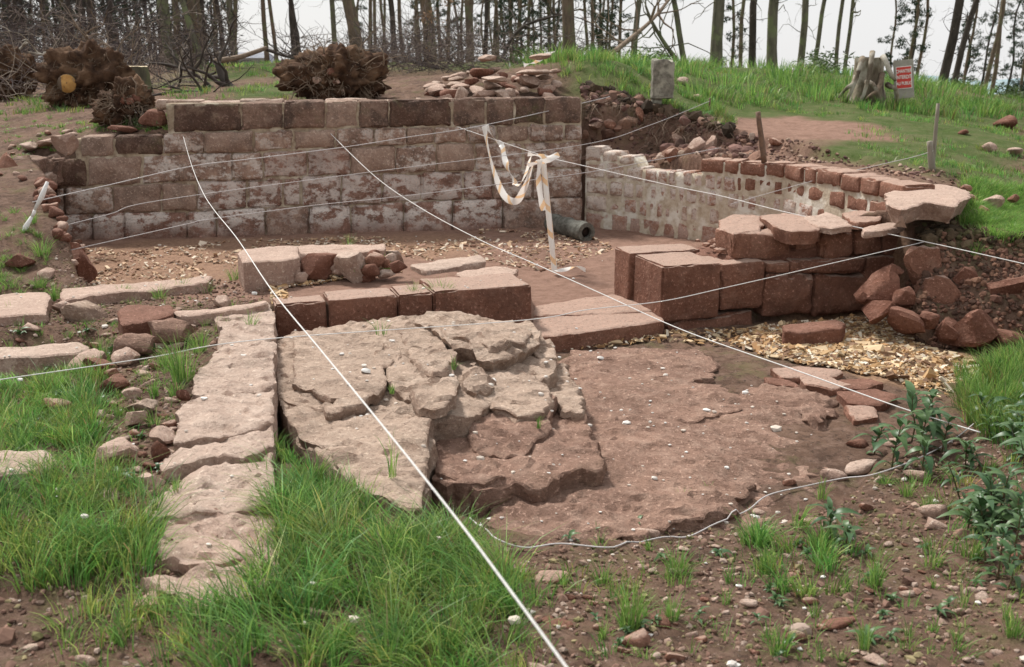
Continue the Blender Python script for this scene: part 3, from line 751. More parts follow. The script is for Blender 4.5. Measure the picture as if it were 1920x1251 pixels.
# rougher larger blocks of the whitened corner, higher than the rest
for (x0, x1, z0, z1, mt) in [(1092, 1128, .58, .75, 'white_wall'), (1130, 1163, .58, .75, 'white_wall'), (1092, 1120, .765, .93, 'white_wall'), (1165, 1196, .58, .73, 'white_wall'), (1122, 1150, .765, .89, 'white_wall'), (1152, 1178, .76, .85, 'white_wall')]:
    _, n = cwp((x0 + x1) / 2, 0)
    q = [cwp(x0, z0)[0], cwp(x1, z0)[0], cwp(x1, z1)[0], cwp(x0, z1)[0]]
    B, Q = stone_quad(q, n * .25, r=.02, step=.04, rough=.012, bulge=.008); place_mesh('stone', B, [Q], M[mt], cwall)
def core_strip(name, pxs, z0, ztop, back, mat, parent):
    V = []; Q = []; zs = 10
    for i, px in enumerate(pxs):
        for k in range(zs + 1):
            z = z0 + (ztop(px) - z0) * k / zs
            p, n = cwp(px, z, back); d = noise(np.array([[p.x * 16, p.y * 16, z * 16]]), 1, 6)[0] * .005
            V.append(tuple(p + n * d))
    for i in range(len(pxs) - 1):
        for k in range(zs): a = i * (zs + 1) + k; Q.append((a, a + zs + 1, a + zs + 2, a + 1))
    n0 = len(V)
    for i, px in enumerate(pxs): p, n = cwp(px, ztop(px), back + .2); V.append(tuple(p))
    for i in range(len(pxs) - 1): Q.append((i * (zs + 1) + zs, (i + 1) * (zs + 1) + zs, n0 + i + 1, n0 + i))
    mb = MB(); mb.add(V, (), Q); return mb.build(name, mat, parent)
core_strip('mortar', list(range(1092, 1672, 8)), -.1, lambda x: .86 if x > 1300 else (.715 if x > 1180 else .84), .002, M['mortar'], cwall)

# ------------------------------------------------------------------ front wall, left part (dressed kerb line of the platform)
fwl = thing('front_wall', 'low front wall of dressed red blocks left of the doorway', 'stone wall', tuple(W(760, 560, 0)))
def fwp(px, z, back=0.0):
    """point on the front-wall face line under photo column px"""
    d = ray(px, 560); n = fw_n; base = FW_R
    a = Vector((d.x, d.y, 0)); t = (base.xy.to_3d()).dot(n) / a.dot(n); p = a * t
    return Vector((p.x, p.y, z)) + n * back
for (x0, x1, z0, z1, dp, out, mt) in [(514, 611, .06, .292, .22, 0, 'red'), (614, 744, -.1, .30, .30, .005, 'red'), (746, 811, -.1, .302, .30, 0, 'red'), (812, 996, -.14, .31, .46, .01, 'red')]:
    q = [fwp(x0 + 1, z0, -out), fwp(x1 - 1, z0, -out), fwp(x1 - 1, z1, -out), fwp(x0 + 1, z1, -out)]
    B, Q = stone_quad(q, fw_n * dp, r=.012, step=.04, rough=.006, bulge=.004); place_mesh('stone', B, [Q], M['red'] if mt == 'red' else M[mt], fwl)
q = [fwp(514, -.12, .03), fwp(613, -.12, .03), fwp(613, .055, .03), fwp(514, .055, .03)]
B, Q = stone_quad(q, fw_n * .2, r=.015, step=.05, rough=.01, bulge=.01); place_mesh('stone', B, [Q], M['red'], fwl)
# flat wall-top slabs behind the kerb line and along the platform edge
def slab(name, outline_px, z, thick, mat, label=None, cat='stone slab', parent=None, group=None, **kw):
    zz = z if hasattr(z, '__len__') else [z] * len(outline_px)
    V, FS = slab_mesh([W(x, y, h) for (x, y), h in zip(outline_px, zz)], thick, **kw)
    o = place_mesh(name, V, FS, M[mat] if isinstance(mat, str) else mat, parent)
    if label: tag(o, label, cat, group)
    return o

# doorway threshold
slab('threshold_slab', [(997, 606), (1016, 630), (1092, 622), (1170, 612), (1246, 602), (1238, 584), (1150, 588), (1000, 594)], .02, .16, 'cap', 'grey worn sill slab laid flat across the doorway opening, its front edge dark', 'stone slab', res=.03, amp=.006, jag=.006)
slab('threshold_slab', [(997, 576), (1000, 592), (1150, 586), (1236, 582), (1205, 566), (1150, 552), (1080, 562)], .035, .14, 'cap', 'pale paving slab behind the doorway sill, crossed by two strings', 'stone slab', res=.03, amp=.008, jag=.01)

# ------------------------------------------------------------------ front wall, right part
fwr = thing('pier_wall', 'right-hand front wall of dressed red blocks starting with the square doorway pier', 'stone wall', tuple(PIER))
fd = Vector((fw_dir.x, fw_dir.y, 0)); fn = Vector((fw_n.x, fw_n.y, 0))
def fr(px, z, back=0.0):
    d = ray(px, 560); a = Vector((d.x, d.y, 0)); t = (PIER.xy.to_3d()).dot(fn) / a.dot(fn); p = a * t
    return Vector((p.x, p.y, z)) + fn * back
pz = lambda px, py: on_plane(px, py, PIER, fn).z
back_l = W(1158, 556) - W(1240, 600)                      # direction of the doorway jamb
bl2 = Vector((back_l.x, back_l.y, 0)); jl = bl2.length; bl2.normalize()
PT = pz(1240, 500)
print('pier top', PT, 'jamb length', jl)
def block(name, q, depth, mat, parent, **kw):
    B, Q = stone_quad(q, depth, **kw); return place_mesh(name, B, [Q], M[mat], parent)
block('stone', [fr(1241, -.02), fr(1349, -.02), fr(1349, PT - .004), fr(1241, PT)], bl2 * jl * .62, 'red', fwr, r=.012, step=.03, rough=.006, bulge=.003, wear=.02)
q0 = PIER + bl2 * jl * .66 - fd * .03
block('stone', [Vector((q0.x, q0.y, -.02)), Vector((q0.x, q0.y, -.02)) + fd * .62, Vector((q0.x, q0.y, PT + .005)) + fd * .62, Vector((q0.x, q0.y, PT + .005))], bl2 * jl * .36, 'red', fwr, r=.012, step=.03, rough=.006, bulge=.0, wear=.015)
block('stone', [fr(1352, .03), fr(1432, .03), fr(1432, PT - .01), fr(1352, PT - .01)], fn * .4, 'red', fwr, r=.02, step=.035, rough=.012, bulge=.012)
block('stone', [fr(1262, -.17, .03), fr(1420, -.17, .03), fr(1420, .015, .03), fr(1246, -.03, .03)], fn * .35, 'red', fwr, r=.03, step=.04, rough=.02, bulge=.02)
block('stone', [fr(1432, -.05, .01), fr(1525, -.05, .01), fr(1523, pz(1525, 517), .01), fr(1434, pz(1434, 517), .01)], fn * .4, 'red', fwr, r=.03, step=.035, rough=.02, bulge=.02)
block('stone', [fr(1529, -.08, .02), fr(1640, -.08, .02), fr(1640, pz(1640, 517), .02), fr(1529, pz(1529, 517), .02)], fn * .4, 'red', fwr, r=.03, step=.035, rough=.018, bulge=.02)
block('stone', [fr(1435, pz(1435, 514)), fr(1478, pz(1478, 514)), fr(1478, pz(1478, 491)), fr(1435, pz(1435, 494))], fn * .4, 'cap', fwr, r=.02, step=.035, rough=.012, bulge=.01)
block('stone', [fr(1480, pz(1480, 514)), fr(1618, pz(1618, 512)), fr(1618, pz(1618, 486)), fr(1480, pz(1480, 488))], fn * .4, 'red', fwr, r=.02, step=.035, rough=.014, bulge=.012)
block('stone', [fr(1621, pz(1621, 540)), fr(1740, pz(1740, 540)), fr(1740, pz(1740, 478)), fr(1621, pz(1621, 484))], fn * .35, 'red', fwr, r=.03, step=.04, rough=.02, bulge=.01)
# upper course of loose-looking blocks
for (x0, x1, yb0, yb1, yt0, yt1, bk, mt, dp) in [(1373, 1484, 490, 493, 437, 440, .10, 'cap', .28), (1486, 1541, 476, 474, 427, 424, .12, 'cap', .34), (1543, 1602, 488, 480, 436, 431, .03, 'cap', .33), (1605, 1655, 480, 478, 433, 428, .03, 'cap', .35), (1657, 1738, 480, 474, 424, 422, .03, 'red', .40), (1741, 1790, 468, 460, 420, 418, .05, 'cap', .36)]:
    q = []
    for (x, y) in ((x0, yb0), (x1, yb1), (x1, yt1), (x0, yt0)): q.append(on_plane(x, y, PIER + fn * bk, fn))
    block('stone', q, fn * dp, mt, fwr, r=.03, step=.03, rough=.014, bulge=.015)
# rubble core on the wall top behind the faces
corepts = []
mbc = MB()
for i in range(150):
    px = random.uniform(1330, 1800); bk = random.uniform(.12, .75)
    zt = PT - .03 if px < 1370 else (PT + (.05 if px < 1480 else .14))
    p = fr(px, zt, bk)
    if px < 1370 and bk < .3: continue
    s = random.uniform(.03, .09)
    V, F = boulder((s * 1.3, s, s * .7), i + 900, 1, 6)
    mbc.add(V @ rotm(0, 0, random.uniform(0, 6)).T + np.array(p), F)
o = mbc.build('core_rubble', M['cap'], fwr, smooth=False); o['kind'] = 'stuff'
q = [fr(1310, -.1, .35), fr(1760, -.1, .35), fr(1760, .50, .35), fr(1310, PT - .06, .35)]
block('core_fill', q, fn * .5, 'rubble', fwr, r=.03, step=.06, rough=.03, bulge=.0)
q = [fr(1372, .2, .1), fr(1760, .2, .1), fr(1760, .55, .1), fr(1372, PT - .0, .1)]
block('core_fill', q, fn * .3, 'rubble', fwr, r=.03, step=.06, rough=.02, bulge=.0)

# loose flat stones lying on the right wall
slab('loose_slab', [(1346, 412), (1372, 405), (1430, 406), (1437, 414), (1425, 432), (1375, 440), (1350, 430)], .60, .13, 'cap', 'angular red slab on the pier wall just behind the rounded oblong block', 'stone slab', res=.03, under=.02)
slab('loose_slab', [(1424, 404), (1470, 400), (1520, 408), (1541, 422), (1530, 430), (1486, 432), (1450, 424)], .645, .11, 'cap', 'broad pale-topped slab bridging the blocks right of the angular red slab', 'stone slab', res=.03, under=.02)
slab('loose_slab', [(1508, 408), (1550, 400), (1592, 412), (1596, 420), (1560, 424), (1530, 420)], .66, .05, 'dusty', 'thin grey pink slab crossed by a string below the dark cap stones', 'stone slab', res=.03)
slab('loose_slab', [(1578, 398), (1615, 394), (1652, 400), (1650, 412), (1610, 416), (1585, 408)], .66, .06, 'cap', 'small flat red slab leaning near the end of the curved wall', 'stone slab', res=.03)
slab('loose_slab', [(1615, 424), (1660, 416), (1700, 418), (1660, 430), (1620, 432)], .645, .05, 'dusty', 'thin pointed slab lying on top of the pier wall course', 'stone slab', res=.03)
slab('big_slab', [(1662, 362), (1700, 352), (1760, 347), (1815, 355), (1822, 372), (1790, 384), (1740, 380), (1690, 388), (1664, 380)], .84, .14, 'dusty', 'large grey pink slab with an undercut edge at the end of the curved wall', 'stone slab', res=.03, under=.06, jag=.02)
rock('loose_stone', 'pointed triangular pink stone propped in front of the large grey pink slab', W(1707, 412, .62), (.40, .22, .20), M['dusty'], rot=(.1, .1, .2), seed=3, cuts=14, keep=.5, sink=.05)
for (x, y, w_, h_, z, mt, lb) in [(1822, 378, 30, 26, .68, 'cap', 'small red block on the bank right of the large grey pink slab'), (1865, 378, 52, 24, .70, 'dusty', 'flat pink stone sloping on the bank nearest the grass edge'), (1840, 360, 34, 16, .73, 'pale', 'whitish stone on the bank above the flat pink stone'),
        (1843, 396, 34, 20, .66, 'cap', 'rough red stone below the small red block on the bank'), (1808, 352, 26, 14, .8, 'cap', 'little red stone touching the right tip of the large slab'), (1898, 372, 24, 16, .72, 'cap', 'red fragment at the right photo edge of the stony bank')]:
    p = W(x, y + h_ / 2, z); s = p.y / F_PX
    rock('loose_stone', lb, p, (w_ * s, w_ * s * .7, h_ * s * 1.2), M[mt], sub=2, sink=.1)
slab('step_slab', [(1468, 606), (1570, 600), (1588, 606), (1575, 616), (1500, 622), (1470, 618)], .03, .12, 'rubble', 'narrow red slab lying in the chips below the pier wall', 'stone slab', res=.03)

# ------------------------------------------------------------------ bedrock in front of the doorway
bed = thing('bedrock_outcrop', 'layered outcrop of pale and purple bedrock filling the pit in front of the doorway', 'bedrock', tuple(W(900, 800, -.12)))
def bslab(outline, z, thick, mat='rock', **kw):
    kw.setdefault('res', .028); kw.setdefault('amp', .02); kw.setdefault('rough', .020); kw.setdefault('jag', .03); kw.setdefault('chamfer', .009); kw.setdefault('steps', .022)
    zz = z if hasattr(z, '__len__') else [z] * len(outline)
    V, FS = slab_mesh([W(x, y, h) for (x, y), h in zip(outline, zz)], thick, **kw)
    return place_mesh('rock_layer', V, FS, M[mat], bed)
bslab([(1035, 655), (1110, 640), (1300, 642), (1345, 655), (1362, 690), (1400, 715), (1470, 722), (1560, 742), (1572, 765), (1545, 800), (1548, 850), (1500, 905), (1400, 950), (1300, 975), (1225, 985), (1180, 1010), (1010, 1030), (930, 1010), (810, 960), (800, 860), (900, 760)], -.055, .12, 'rock_red', res=.034, amp=.022, jag=.10, steps=.020, rough=.018, fade=(.40, .07))
bslab([(1075, 655), (1180, 648), (1300, 648), (1335, 662), (1345, 695), (1300, 720), (1375, 745), (1380, 765), (1290, 790), (1180, 765), (1100, 730)], -.042, .09, 'rock_red', steps=.014, jag=.05, rough=.012, fade=(.25, .02))
bslab([(1380, 722), (1440, 712), (1560, 742), (1565, 765), (1535, 790), (1500, 770), (1440, 765)], -.04, .07, 'rock_red', steps=.02, jag=.05, fade=(.15, .02))
bslab([(900, 930), (980, 905), (1130, 890), (1240, 905), (1420, 900), (1380, 945), (1240, 985), (1150, 1010), (1000, 1010), (920, 975)], -.04, .07, 'rock_red', amp=.02, jag=.05, fade=(.2, .03))
# stepped right-hand margin of the outcrop
bslab([(1035, 675), (1062, 690), (1086, 735), (1096, 790), (1118, 830), (1130, 880), (1090, 880), (1048, 887), (1010, 905), (965, 900), (905, 912), (840, 900), (812, 880), (808, 800), (850, 740), (900, 715), (960, 700)], .035, .15, 'rock_red', amp=.02, jag=.025)
bslab([(1000, 690), (1058, 682), (1066, 705), (1088, 735), (1090, 775), (1050, 770), (1020, 750), (970, 720)], .07, .10, 'rock')
bslab([(893, 716), (932, 728), (975, 726), (1034, 733), (1040, 745), (1025, 790), (1008, 838), (975, 856), (925, 850), (893, 845), (872, 800), (880, 760)], [.12, .13, .13, .12, .12, .10, .06, .045, .05, .06, .09, .10], .16, 'rock_red', amp=.02)
bslab([(905, 700), (975, 690), (1035, 733), (1026, 775), (970, 775), (915, 765), (890, 735)], [.15, .15, .14, .13, .13, .13, .13], .05, 'rock', amp=.015, rough=.01)
bslab([(815, 865), (880, 848), (935, 868), (944, 890), (920, 905), (870, 912), (820, 905)], .03, .14, 'rock_red')
bslab([(835, 775), (885, 752), (905, 765), (870, 800), (842, 800)], .11, .10, 'rock')
# pale upper plates
bslab([(522, 655), (640, 615), (780, 598), (960, 600), (1036, 660), (1046, 700), (935, 735), (885, 775), (815, 790), (800, 880), (780, 945), (655, 898), (562, 812), (525, 740)], .158, .28, 'rock', res=.035, fade=(.1, .02))
bslab([(520, 738), (560, 730), (640, 760), (700, 752), (812, 750), (814, 775), (808, 800), (803, 850), (797, 905), (792, 962), (760, 960), (720, 935), (652, 905), (640, 872), (604, 836), (560, 815), (535, 780)], .175, .30, 'rock', jag=.010, amp=.02, res=.026)
bslab([(516, 642), (545, 625), (655, 606), (780, 592), (840, 600), (860, 660), (800, 640), (716, 650), (722, 700), (722, 722), (690, 750), (640, 770), (545, 760), (518, 740)], .185, .26, 'rock', jag=.010, res=.028)
bslab([(548, 642), (600, 622), (716, 645), (712, 672), (724, 700), (722, 724), (690, 750), (640, 766), (612, 771), (608, 757), (640, 747), (590, 735), (550, 720)], .225, .06, 'rock', jag=.012, under=.01, steps=.008)
bslab([(716, 640), (800, 615), (835, 650), (842, 690), (858, 712), (856, 738), (838, 752), (800, 760), (770, 745), (740, 730), (730, 700)], .215, .16, 'rock', jag=.02)
bslab([(770, 732), (820, 712), (842, 705), (858, 720), (855, 740), (838, 756), (815, 760), (785, 753)], .25, .05, 'rock', jag=.010)
bslab([(700, 655), (735, 640), (755, 652), (745, 668), (722, 682), (708, 680)], .245, .05, 'rock', jag=.012)
bslab([(745, 620), (790, 598), (835, 600), (838, 640), (850, 660), (840, 700), (812, 705), (770, 680), (760, 650)], .235, .07, 'rock', jag=.02)
bslab([(776, 600), (800, 587), (860, 583), (905, 592), (962, 594), (1000, 606), (1018, 630), (1012, 650), (975, 668), (925, 680), (900, 676), (885, 660), (850, 650), (815, 625)], [.26, .27, .27, .27, .27, .25, .22, .22, .22, .22, .22, .23, .24, .25], .13, 'rock', jag=.010, under=.06, amp=.03)
bslab([(800, 600), (860, 590), (960, 600), (1000, 622), (985, 645), (930, 655), (890, 640), (840, 622)], .27, .07, 'rock', jag=.03, amp=.02)
bslab([(995, 640), (1018, 632), (1040, 650), (1043, 668), (1008, 672), (992, 660)], .17, .14, 'rock', jag=.01)
slab_ = bslab([(866, 695), (885, 682), (908, 690), (926, 706), (924, 722), (892, 734), (868, 720)], .20, .10, 'rock', jag=.012, amp=.03, chamfer=.04)
# broken flat stones along the chips
for i, pts in enumerate([[(1440, 690), (1500, 684), (1580, 694), (1560, 706), (1470, 704)], [(1560, 712), (1620, 706), (1660, 716), (1620, 728), (1575, 726)], [(1500, 705), (1560, 708), (1600, 722), (1560, 730), (1510, 722)], [(1570, 736), (1640, 728), (1690, 740), (1650, 760), (1590, 758)], [(1580, 760), (1640, 762), (1650, 780), (1600, 784)], [(1430, 702), (1470, 706), (1500, 722), (1440, 716)]]):
    slab('flat_stone', pts, -.045, .07, 'rubble' if i % 2 else 'cap', ['long pink flat stone at the edge of the chips nearest the pier', 'small flat stone at the chips edge just under the string', 'flat stone between the long pink one and the smooth bedrock', 'broad red flat stone behind the dark leafy stems', 'squarish red stone left of the dark leafy stems', 'thin flat stone at the upper right corner of the bedrock'][i], 'flat stone', res=.03)

# ------------------------------------------------------------------ flagstone footing running to the camera
flag = thing('flagstone_footing', 'straight row of pale pitted flagstones running from the platform down to the grass', 'stone footing', tuple(W(420, 850, .1)))
FL = [([(395, 585), (440, 575), (508, 567), (513, 600), (513, 640), (455, 650), (400, 660), (418, 620)], .30, .12),
      ([(395, 665), (450, 652), (513, 642), (514, 690), (514, 727), (430, 742), (362, 738), (360, 712), (375, 690), (395, 680)], .298, .12),
      ([(333, 772), (350, 752), (430, 742), (513, 731), (514, 798), (420, 820), (325, 828)], .295, .12),
      ([(302, 868), (328, 838), (420, 822), (514, 800), (516, 838), (420, 858), (305, 878)], .29, .16),
      ([(272, 948), (300, 918), (355, 884), (480, 862), (514, 848), (512, 938), (400, 956), (300, 966)], .272, .12),
      ([(292, 1012), (306, 976), (400, 962), (512, 946), (514, 1034), (440, 1046), (365, 1072), (300, 1056)], .252, .11),
      ([(258, 1094), (300, 1078), (370, 1072), (514, 1038), (514, 1100), (430, 1130), (385, 1150), (340, 1122)], .243, .11)]
for i, (pts, z, t) in enumerate(FL):
    V, FS = slab_mesh([W(x, y, z) for x, y in pts], t, res=.02, rough=.020, amp=.016, jag=.014, chamfer=.008, steps=.014 if i < 5 else .022, ampscale=3.5)
    place_mesh('flagstone', V, FS, M['dusty'] if i in (5, 6) else M['pale'], flag)
# dressed edge under the right margin
a0, a1 = W(513, 578, .28), W(515, 842, .28)
nrm = Vector(((a1 - a0).y, -(a1 - a0).x, 0)).normalized()
for t0, t1 in ((0, .34), (.345, .66), (.665, 1)):
    p0, p1 = a0.lerp(a1, t0), a0.lerp(a1, t1)
    if nrm.x > 0: nrm = -nrm
    q = [Vector((p1.x, p1.y, -.14)), Vector((p0.x, p0.y, -.14)), Vector((p0.x, p0.y, .255)), Vector((p1.x, p1.y, .255))]
    B, Q = stone_quad(q, nrm * .3, r=.02, step=.05, rough=.012, bulge=.0); place_mesh('edge_stone', B, [Q], M['dusty'], flag)

# ------------------------------------------------------------------ stones on the platform and left rubble
slab('footing_slab', [(-60, 560), (20, 548), (88, 545), (95, 560), (88, 588), (0, 592), (-60, 596)], .33, .16, 'dusty', 'long grey pink footing slab cut by the left photo edge', res=.03)
slab('footing_slab', [(112, 556), (115, 543), (250, 532), (330, 524), (400, 518), (392, 530), (300, 541), (190, 552), (120, 566)], .33, .12, 'dusty', 'very long pale slab edging the chip floor behind the grass tufts', res=.03)
slab('footing_block', [(217, 588), (236, 574), (322, 569), (328, 583), (322, 592), (228, 606)], .38, .20, 'rubble', 'square-cut dark red block standing up beside the flagstone row', 'stone block', res=.03, jag=.008)
slab('footing_slab', [(330, 583), (400, 577), (500, 566), (505, 571), (420, 584), (335, 592)], .34, .07, 'dusty', 'narrow slab joining the square dark red block to the corner of the platform', res=.03)
slab('footing_slab', [(-60, 650), (60, 645), (152, 640), (172, 648), (140, 662), (0, 668), (-60, 672)], .26, .12, 'pale', 'pale slab edge above the dark grassy hollow at the left', res=.03)
slab('footing_slab', [(-50, 856), (20, 848), (86, 847), (112, 866), (80, 885), (0, 892), (-50, 900)], .30, .12, 'pale', 'pale slab half hidden in the grass at the left photo edge', res=.03)
slab('tilted_slab', [(124, 688), (150, 668), (176, 648), (196, 655), (180, 680), (150, 700), (128, 706)], [.2, .24, .3, .3, .24, .2, .18], .07, 'dusty', 'slanting slab leaning out of the hollow above the tall grass', res=.03)
slab('tilted_slab', [(80, 758), (100, 744), (130, 732), (128, 742), (105, 762), (84, 770)], [.26, .3, .35, .34, .3, .25], .04, 'cap', 'thin pinkish stone tilted up out of the dense left grass', res=.025)
slab('platform_block', [(444, 476), (452, 466), (540, 458), (560, 462), (562, 480), (532, 487), (455, 494)], .47, .24, 'dusty', 'squared grey pink block at the left end of the rubble heap on the platform', 'stone block', res=.03, jag=.008)
slab('platform_slab', [(530, 462), (620, 455), (724, 455), (722, 468), (640, 476), (540, 478)], .43, .14, 'dusty', 'long flat slab behind the rubble heap on the platform', res=.03)
slab('platform_slab', [(770, 492), (830, 484), (905, 478), (912, 488), (860, 496), (800, 506), (785, 502)], .31, .07, 'pale', 'single thin pale slab lying flat right of the rubble heap', res=.03)
slab('platform_slab', [(850, 512), (930, 500), (975, 508), (960, 516), (880, 522)], .285, .05, 'dusty', 'low worn slab just behind the big doorway block', res=.03)
def pxrock(x, y, w_, h_, z, mat, label, name='loose_stone', dep=.8, **kw):
    """stone whose outline in the photo is centred at x,y with size w_,h_"""
    p = W(x, y + h_ * .42, z); s = math.hypot(p.y, CAM_H - z) / F_PX
    kw.setdefault('rot', (random.uniform(-.15, .15), random.uniform(-.15, .15), random.uniform(-.3, .3)))
    return rock(name, label, (p.x, p.y, z), (w_ * s, w_ * s * dep, h_ * s * 1.15), M[mat], sink=.12, **kw)
for x, y, w_, h_, z, m_, lb in [(558, 500, 52, 48, .27, 'dusty', 'upright rounded stone next to the squared block in the rubble heap'), (600, 498, 88, 60, .27, 'rubble', 'largest red lump in the middle of the rubble heap'),
        (662, 500, 70, 62, .27, 'pale', 'pale lichened stone leaning in the rubble heap behind grass'), (700, 490, 58, 40, .27, 'dusty', 'pinkish stone near the right end of the rubble heap'), (640, 478, 60, 26, .33, 'dusty', 'small stone topping the rubble heap in its middle'),
        (735, 485, 44, 30, .27, 'pale', 'flat whitish stone ending the rubble heap on the right'), (690, 470, 50, 20, .34, 'rubble', 'red stone lying on the long flat slab behind the heap'), (690, 520, 30, 20, .27, 'rubble', 'little red stone at the foot of the rubble heap')]:
    pxrock(x, y, w_, h_, z, m_, lb)
for x, y, w_, h_, z, m_, lb in [(160, 596, 80, 62, .18, 'rock', 'knobbly weathered rock above the left hollow'), (190, 690, 60, 46, .18, 'rubble', 'dark red stone standing at the end of the hollow'), (420, 566, 40, 26, .27, 'dusty', 'rounded stone between the long edging slab and the grass'),
        (122, 575, 42, 26, .27, 'dusty', 'grey stone beside the long grey pink footing slab'), (255, 645, 90, 50, .25, 'rock_red', 'hummocky stone below the square dark red block'), (330, 620, 100, 44, .28, 'rock_red', 'broad pink rock surface beside the flagstone row'),
        (240, 668, 60, 36, .24, 'dusty', 'lumpy stone left of the tall grass tuft by the flagstones'), (215, 720, 60, 40, .24, 'rubble', 'dull red stone above the pebbly left slope'), (190, 778, 28, 22, .25, 'pale', 'small pale pebble stone left of the flagstone row'),
        (268, 760, 70, 30, .25, 'rock', 'flattish grey stone on the pebbly left slope'), (255, 785, 46, 28, .25, 'dusty', 'round brownish stone beside the pale flagstones'), (300, 815, 56, 28, .25, 'dusty', 'stone touching the left side of the widest flagstone'),
        (220, 845, 90, 40, .24, 'dusty', 'wide pink stone left of the thick flagstone'), (300, 845, 40, 40, .24, 'rubble', 'reddish stone wedged against the thick flagstone'), (275, 900, 70, 34, .22, 'dusty', 'flat stone half buried above the pitted flagstone'),
        (205, 935, 70, 36, .22, 'pale', 'pale stone poking out of the grass left of the flagstones'), (275, 1135, 66, 42, .2, 'cap', 'smooth pink stone alone in the grass below the flagstones'), (250, 735, 44, 28, .25, 'dusty', 'pink stone in the grass tuft on the left slope'),
        (345, 740, 30, 22, .27, 'rubble', 'small red stone at the left margin of the flagstones'), (215, 700, 36, 24, .24, 'cap', 'rusty red stone near the end of the hollow')]:
    pxrock(x, y, w_, h_, z, m_, lb, sub=3)
for i in range(26):
    x, y = random.uniform(520, 750), random.uniform(478, 522); w_ = random.uniform(16, 44)
    pxrock(x, y, w_, w_ * random.uniform(.5, .8), .27 + .12 * (522 - y) / 44, ['rubble', 'dusty', 'pale', 'cap'][i % 4], None, name='heap_stone', sub=2)
    tag(bpy.data.objects[-1], None) if False else None
for o_ in [o_ for o_ in bpy.data.objects if o_.name.startswith('heap_stone')]: tag(o_, 'small stone packed in the low rubble heap on the platform', 'stone', 'small stones of the platform rubble heap')
for i in range(34):
    t = random.random(); x = 78 + 80 * t + random.uniform(-14, 14); y = 350 + 165 * t + random.uniform(-12, 14); w_ = random.uniform(16, 40); g_ = Gp(x, y); s_ = g_.y / F_PX
    o_ = rock('bank_edge_stone', 'small dark stone sticking out of the crumbling left bank edge', (g_.x, g_.y, g_.z), (w_ * s_, w_ * s_ * .8, w_ * s_ * .7), M[['rubble', 'cap', 'dusty', 'rubble'][i % 4]], sub=2, group='stones of the crumbling left bank edge')
for i in range(30):
    x = random.uniform(-20, 150); y = random.uniform(250, 345); w_ = random.uniform(10, 26); g_ = Gp(x, y); s_ = g_.y / F_PX
    rock('slope_stone', 'small stone scattered on the bare earth slope above the low left wall end', (g_.x, g_.y, g_.z), (w_ * s_, w_ * s_ * .8, w_ * s_ * .5), M[['dusty', 'rubble', 'cap'][i % 3]], sub=2, group='stones on the bare left slope')
# red stones at the left edge of the dig
slab('leaning_boulder', [(-40, 345), (-30, 330), (10, 325), (36, 345), (38, 385), (0, 392), (-40, 392)], .75, .4, 'rubble', None, res=.06)
bpy.data.objects.remove(bpy.data.objects['leaning_boulder'])
pxrock(14, 342, 54, 92, .52, 'cap', 'tall leaning red boulder at the left photo edge above the ranging pole', name='leaning_boulder', cuts=18, keep=.42, rot=(0, .2, .3))
pxrock(-8, 360, 50, 76, .5, 'rubble', 'second red boulder leaning outward, cut off by the left photo edge', name='leaning_boulder', cuts=16)
for x, y, w_, h_, z, m_, lb in [(120, 478, 70, 50, .05, 'rubble', 'red rock in the dark corner below the left bank'), (150, 500, 60, 66, .0, 'rubble', 'upright dark red stone closing the left bank above the chips'), (105, 505, 44, 66, .0, 'rubble', 'blocky dark red stone under the left bank beside the upright one'),
        (90, 515, 34, 22, .33, 'dusty', 'smooth pink stone on the left bank above the footing slab'), (40, 490, 60, 30, .38, 'rubble', 'dark stone beside the foot of the ranging pole'), (128, 268, 52, 44, .98, 'dusty', 'pale grey stone left of the upper wall step')]:
    pxrock(x, y, w_, h_, z, m_, lb)

# ------------------------------------------------------------------ right-hand rubble bank
def bankrock(x, y, w_, h_, D, mat, label, rot=None, dep=.8):
    s_ = D / F_PX; c = U(x, y, D); _sd[0] += 1
    V, F = boulder((w_ * s_, w_ * s_ * dep, h_ * s_), 700 + _sd[0], 3, 18, .05, .40); r_ = rot or (random.uniform(-.25, .25), random.uniform(-.3, .3), random.uniform(-.4, .4)); V = V @ rotm(*r_).T + np.array([c.x, c.y + w_ * s_ * .34, c.z])
    tag(place_mesh('bank_boulder', V, [F], M[mat]), label, 'boulder')
for x, y, w_, h_, D, m_, lb in [(1668, 548, 110, 84, 7.05, 'rubble', 'red slab-like boulder against the end of the pier wall'), (1655, 590, 70, 44, 6.9, 'rubble', 'dark-sided red stone at the left foot of the rubble bank'), (1712, 612, 84, 58, 6.8, 'rubble', 'red boulder in the middle foot of the rubble bank'),
        (1738, 505, 78, 100, 7.2, 'cap', 'upper pink split boulder in the rubble bank'), (1772, 566, 96, 92, 7.0, 'cap', 'broad pink boulder face in the middle of the rubble bank'), (1782, 628, 60, 56, 6.72, 'rubble', 'dark red stone left of the largest bank boulder'),
        (1848, 628, 118, 96, 6.62, 'rubble', 'largest red boulder at the right foot of the rubble bank'), (1900, 560, 120, 90, 6.9, 'rubble', 'sloping dark boulder at the right photo edge of the bank'), (1700, 560, 54, 50, 6.95, 'rubble', 'crumbly red stone between the wall end and the split boulder'),
        (1680, 510, 56, 44, 7.2, 'rubble', 'small red lump tucked under the wall course end'), (1742, 600, 40, 44, 6.8, 'rubble', 'angular red stone wedged between two bank boulders'), (1830, 540, 90, 70, 7.05, 'rubble', 'dark earthy boulder under the root mat'),
        (1905, 640, 70, 60, 6.62, 'rubble', 'red boulder cut by the right photo edge above the leafy thicket'), (1620, 560, 30, 24, 7.1, 'rubble', 'small red stone in the angle below the pier wall')]:
    bankrock(x, y, w_, h_, D, m_, lb)

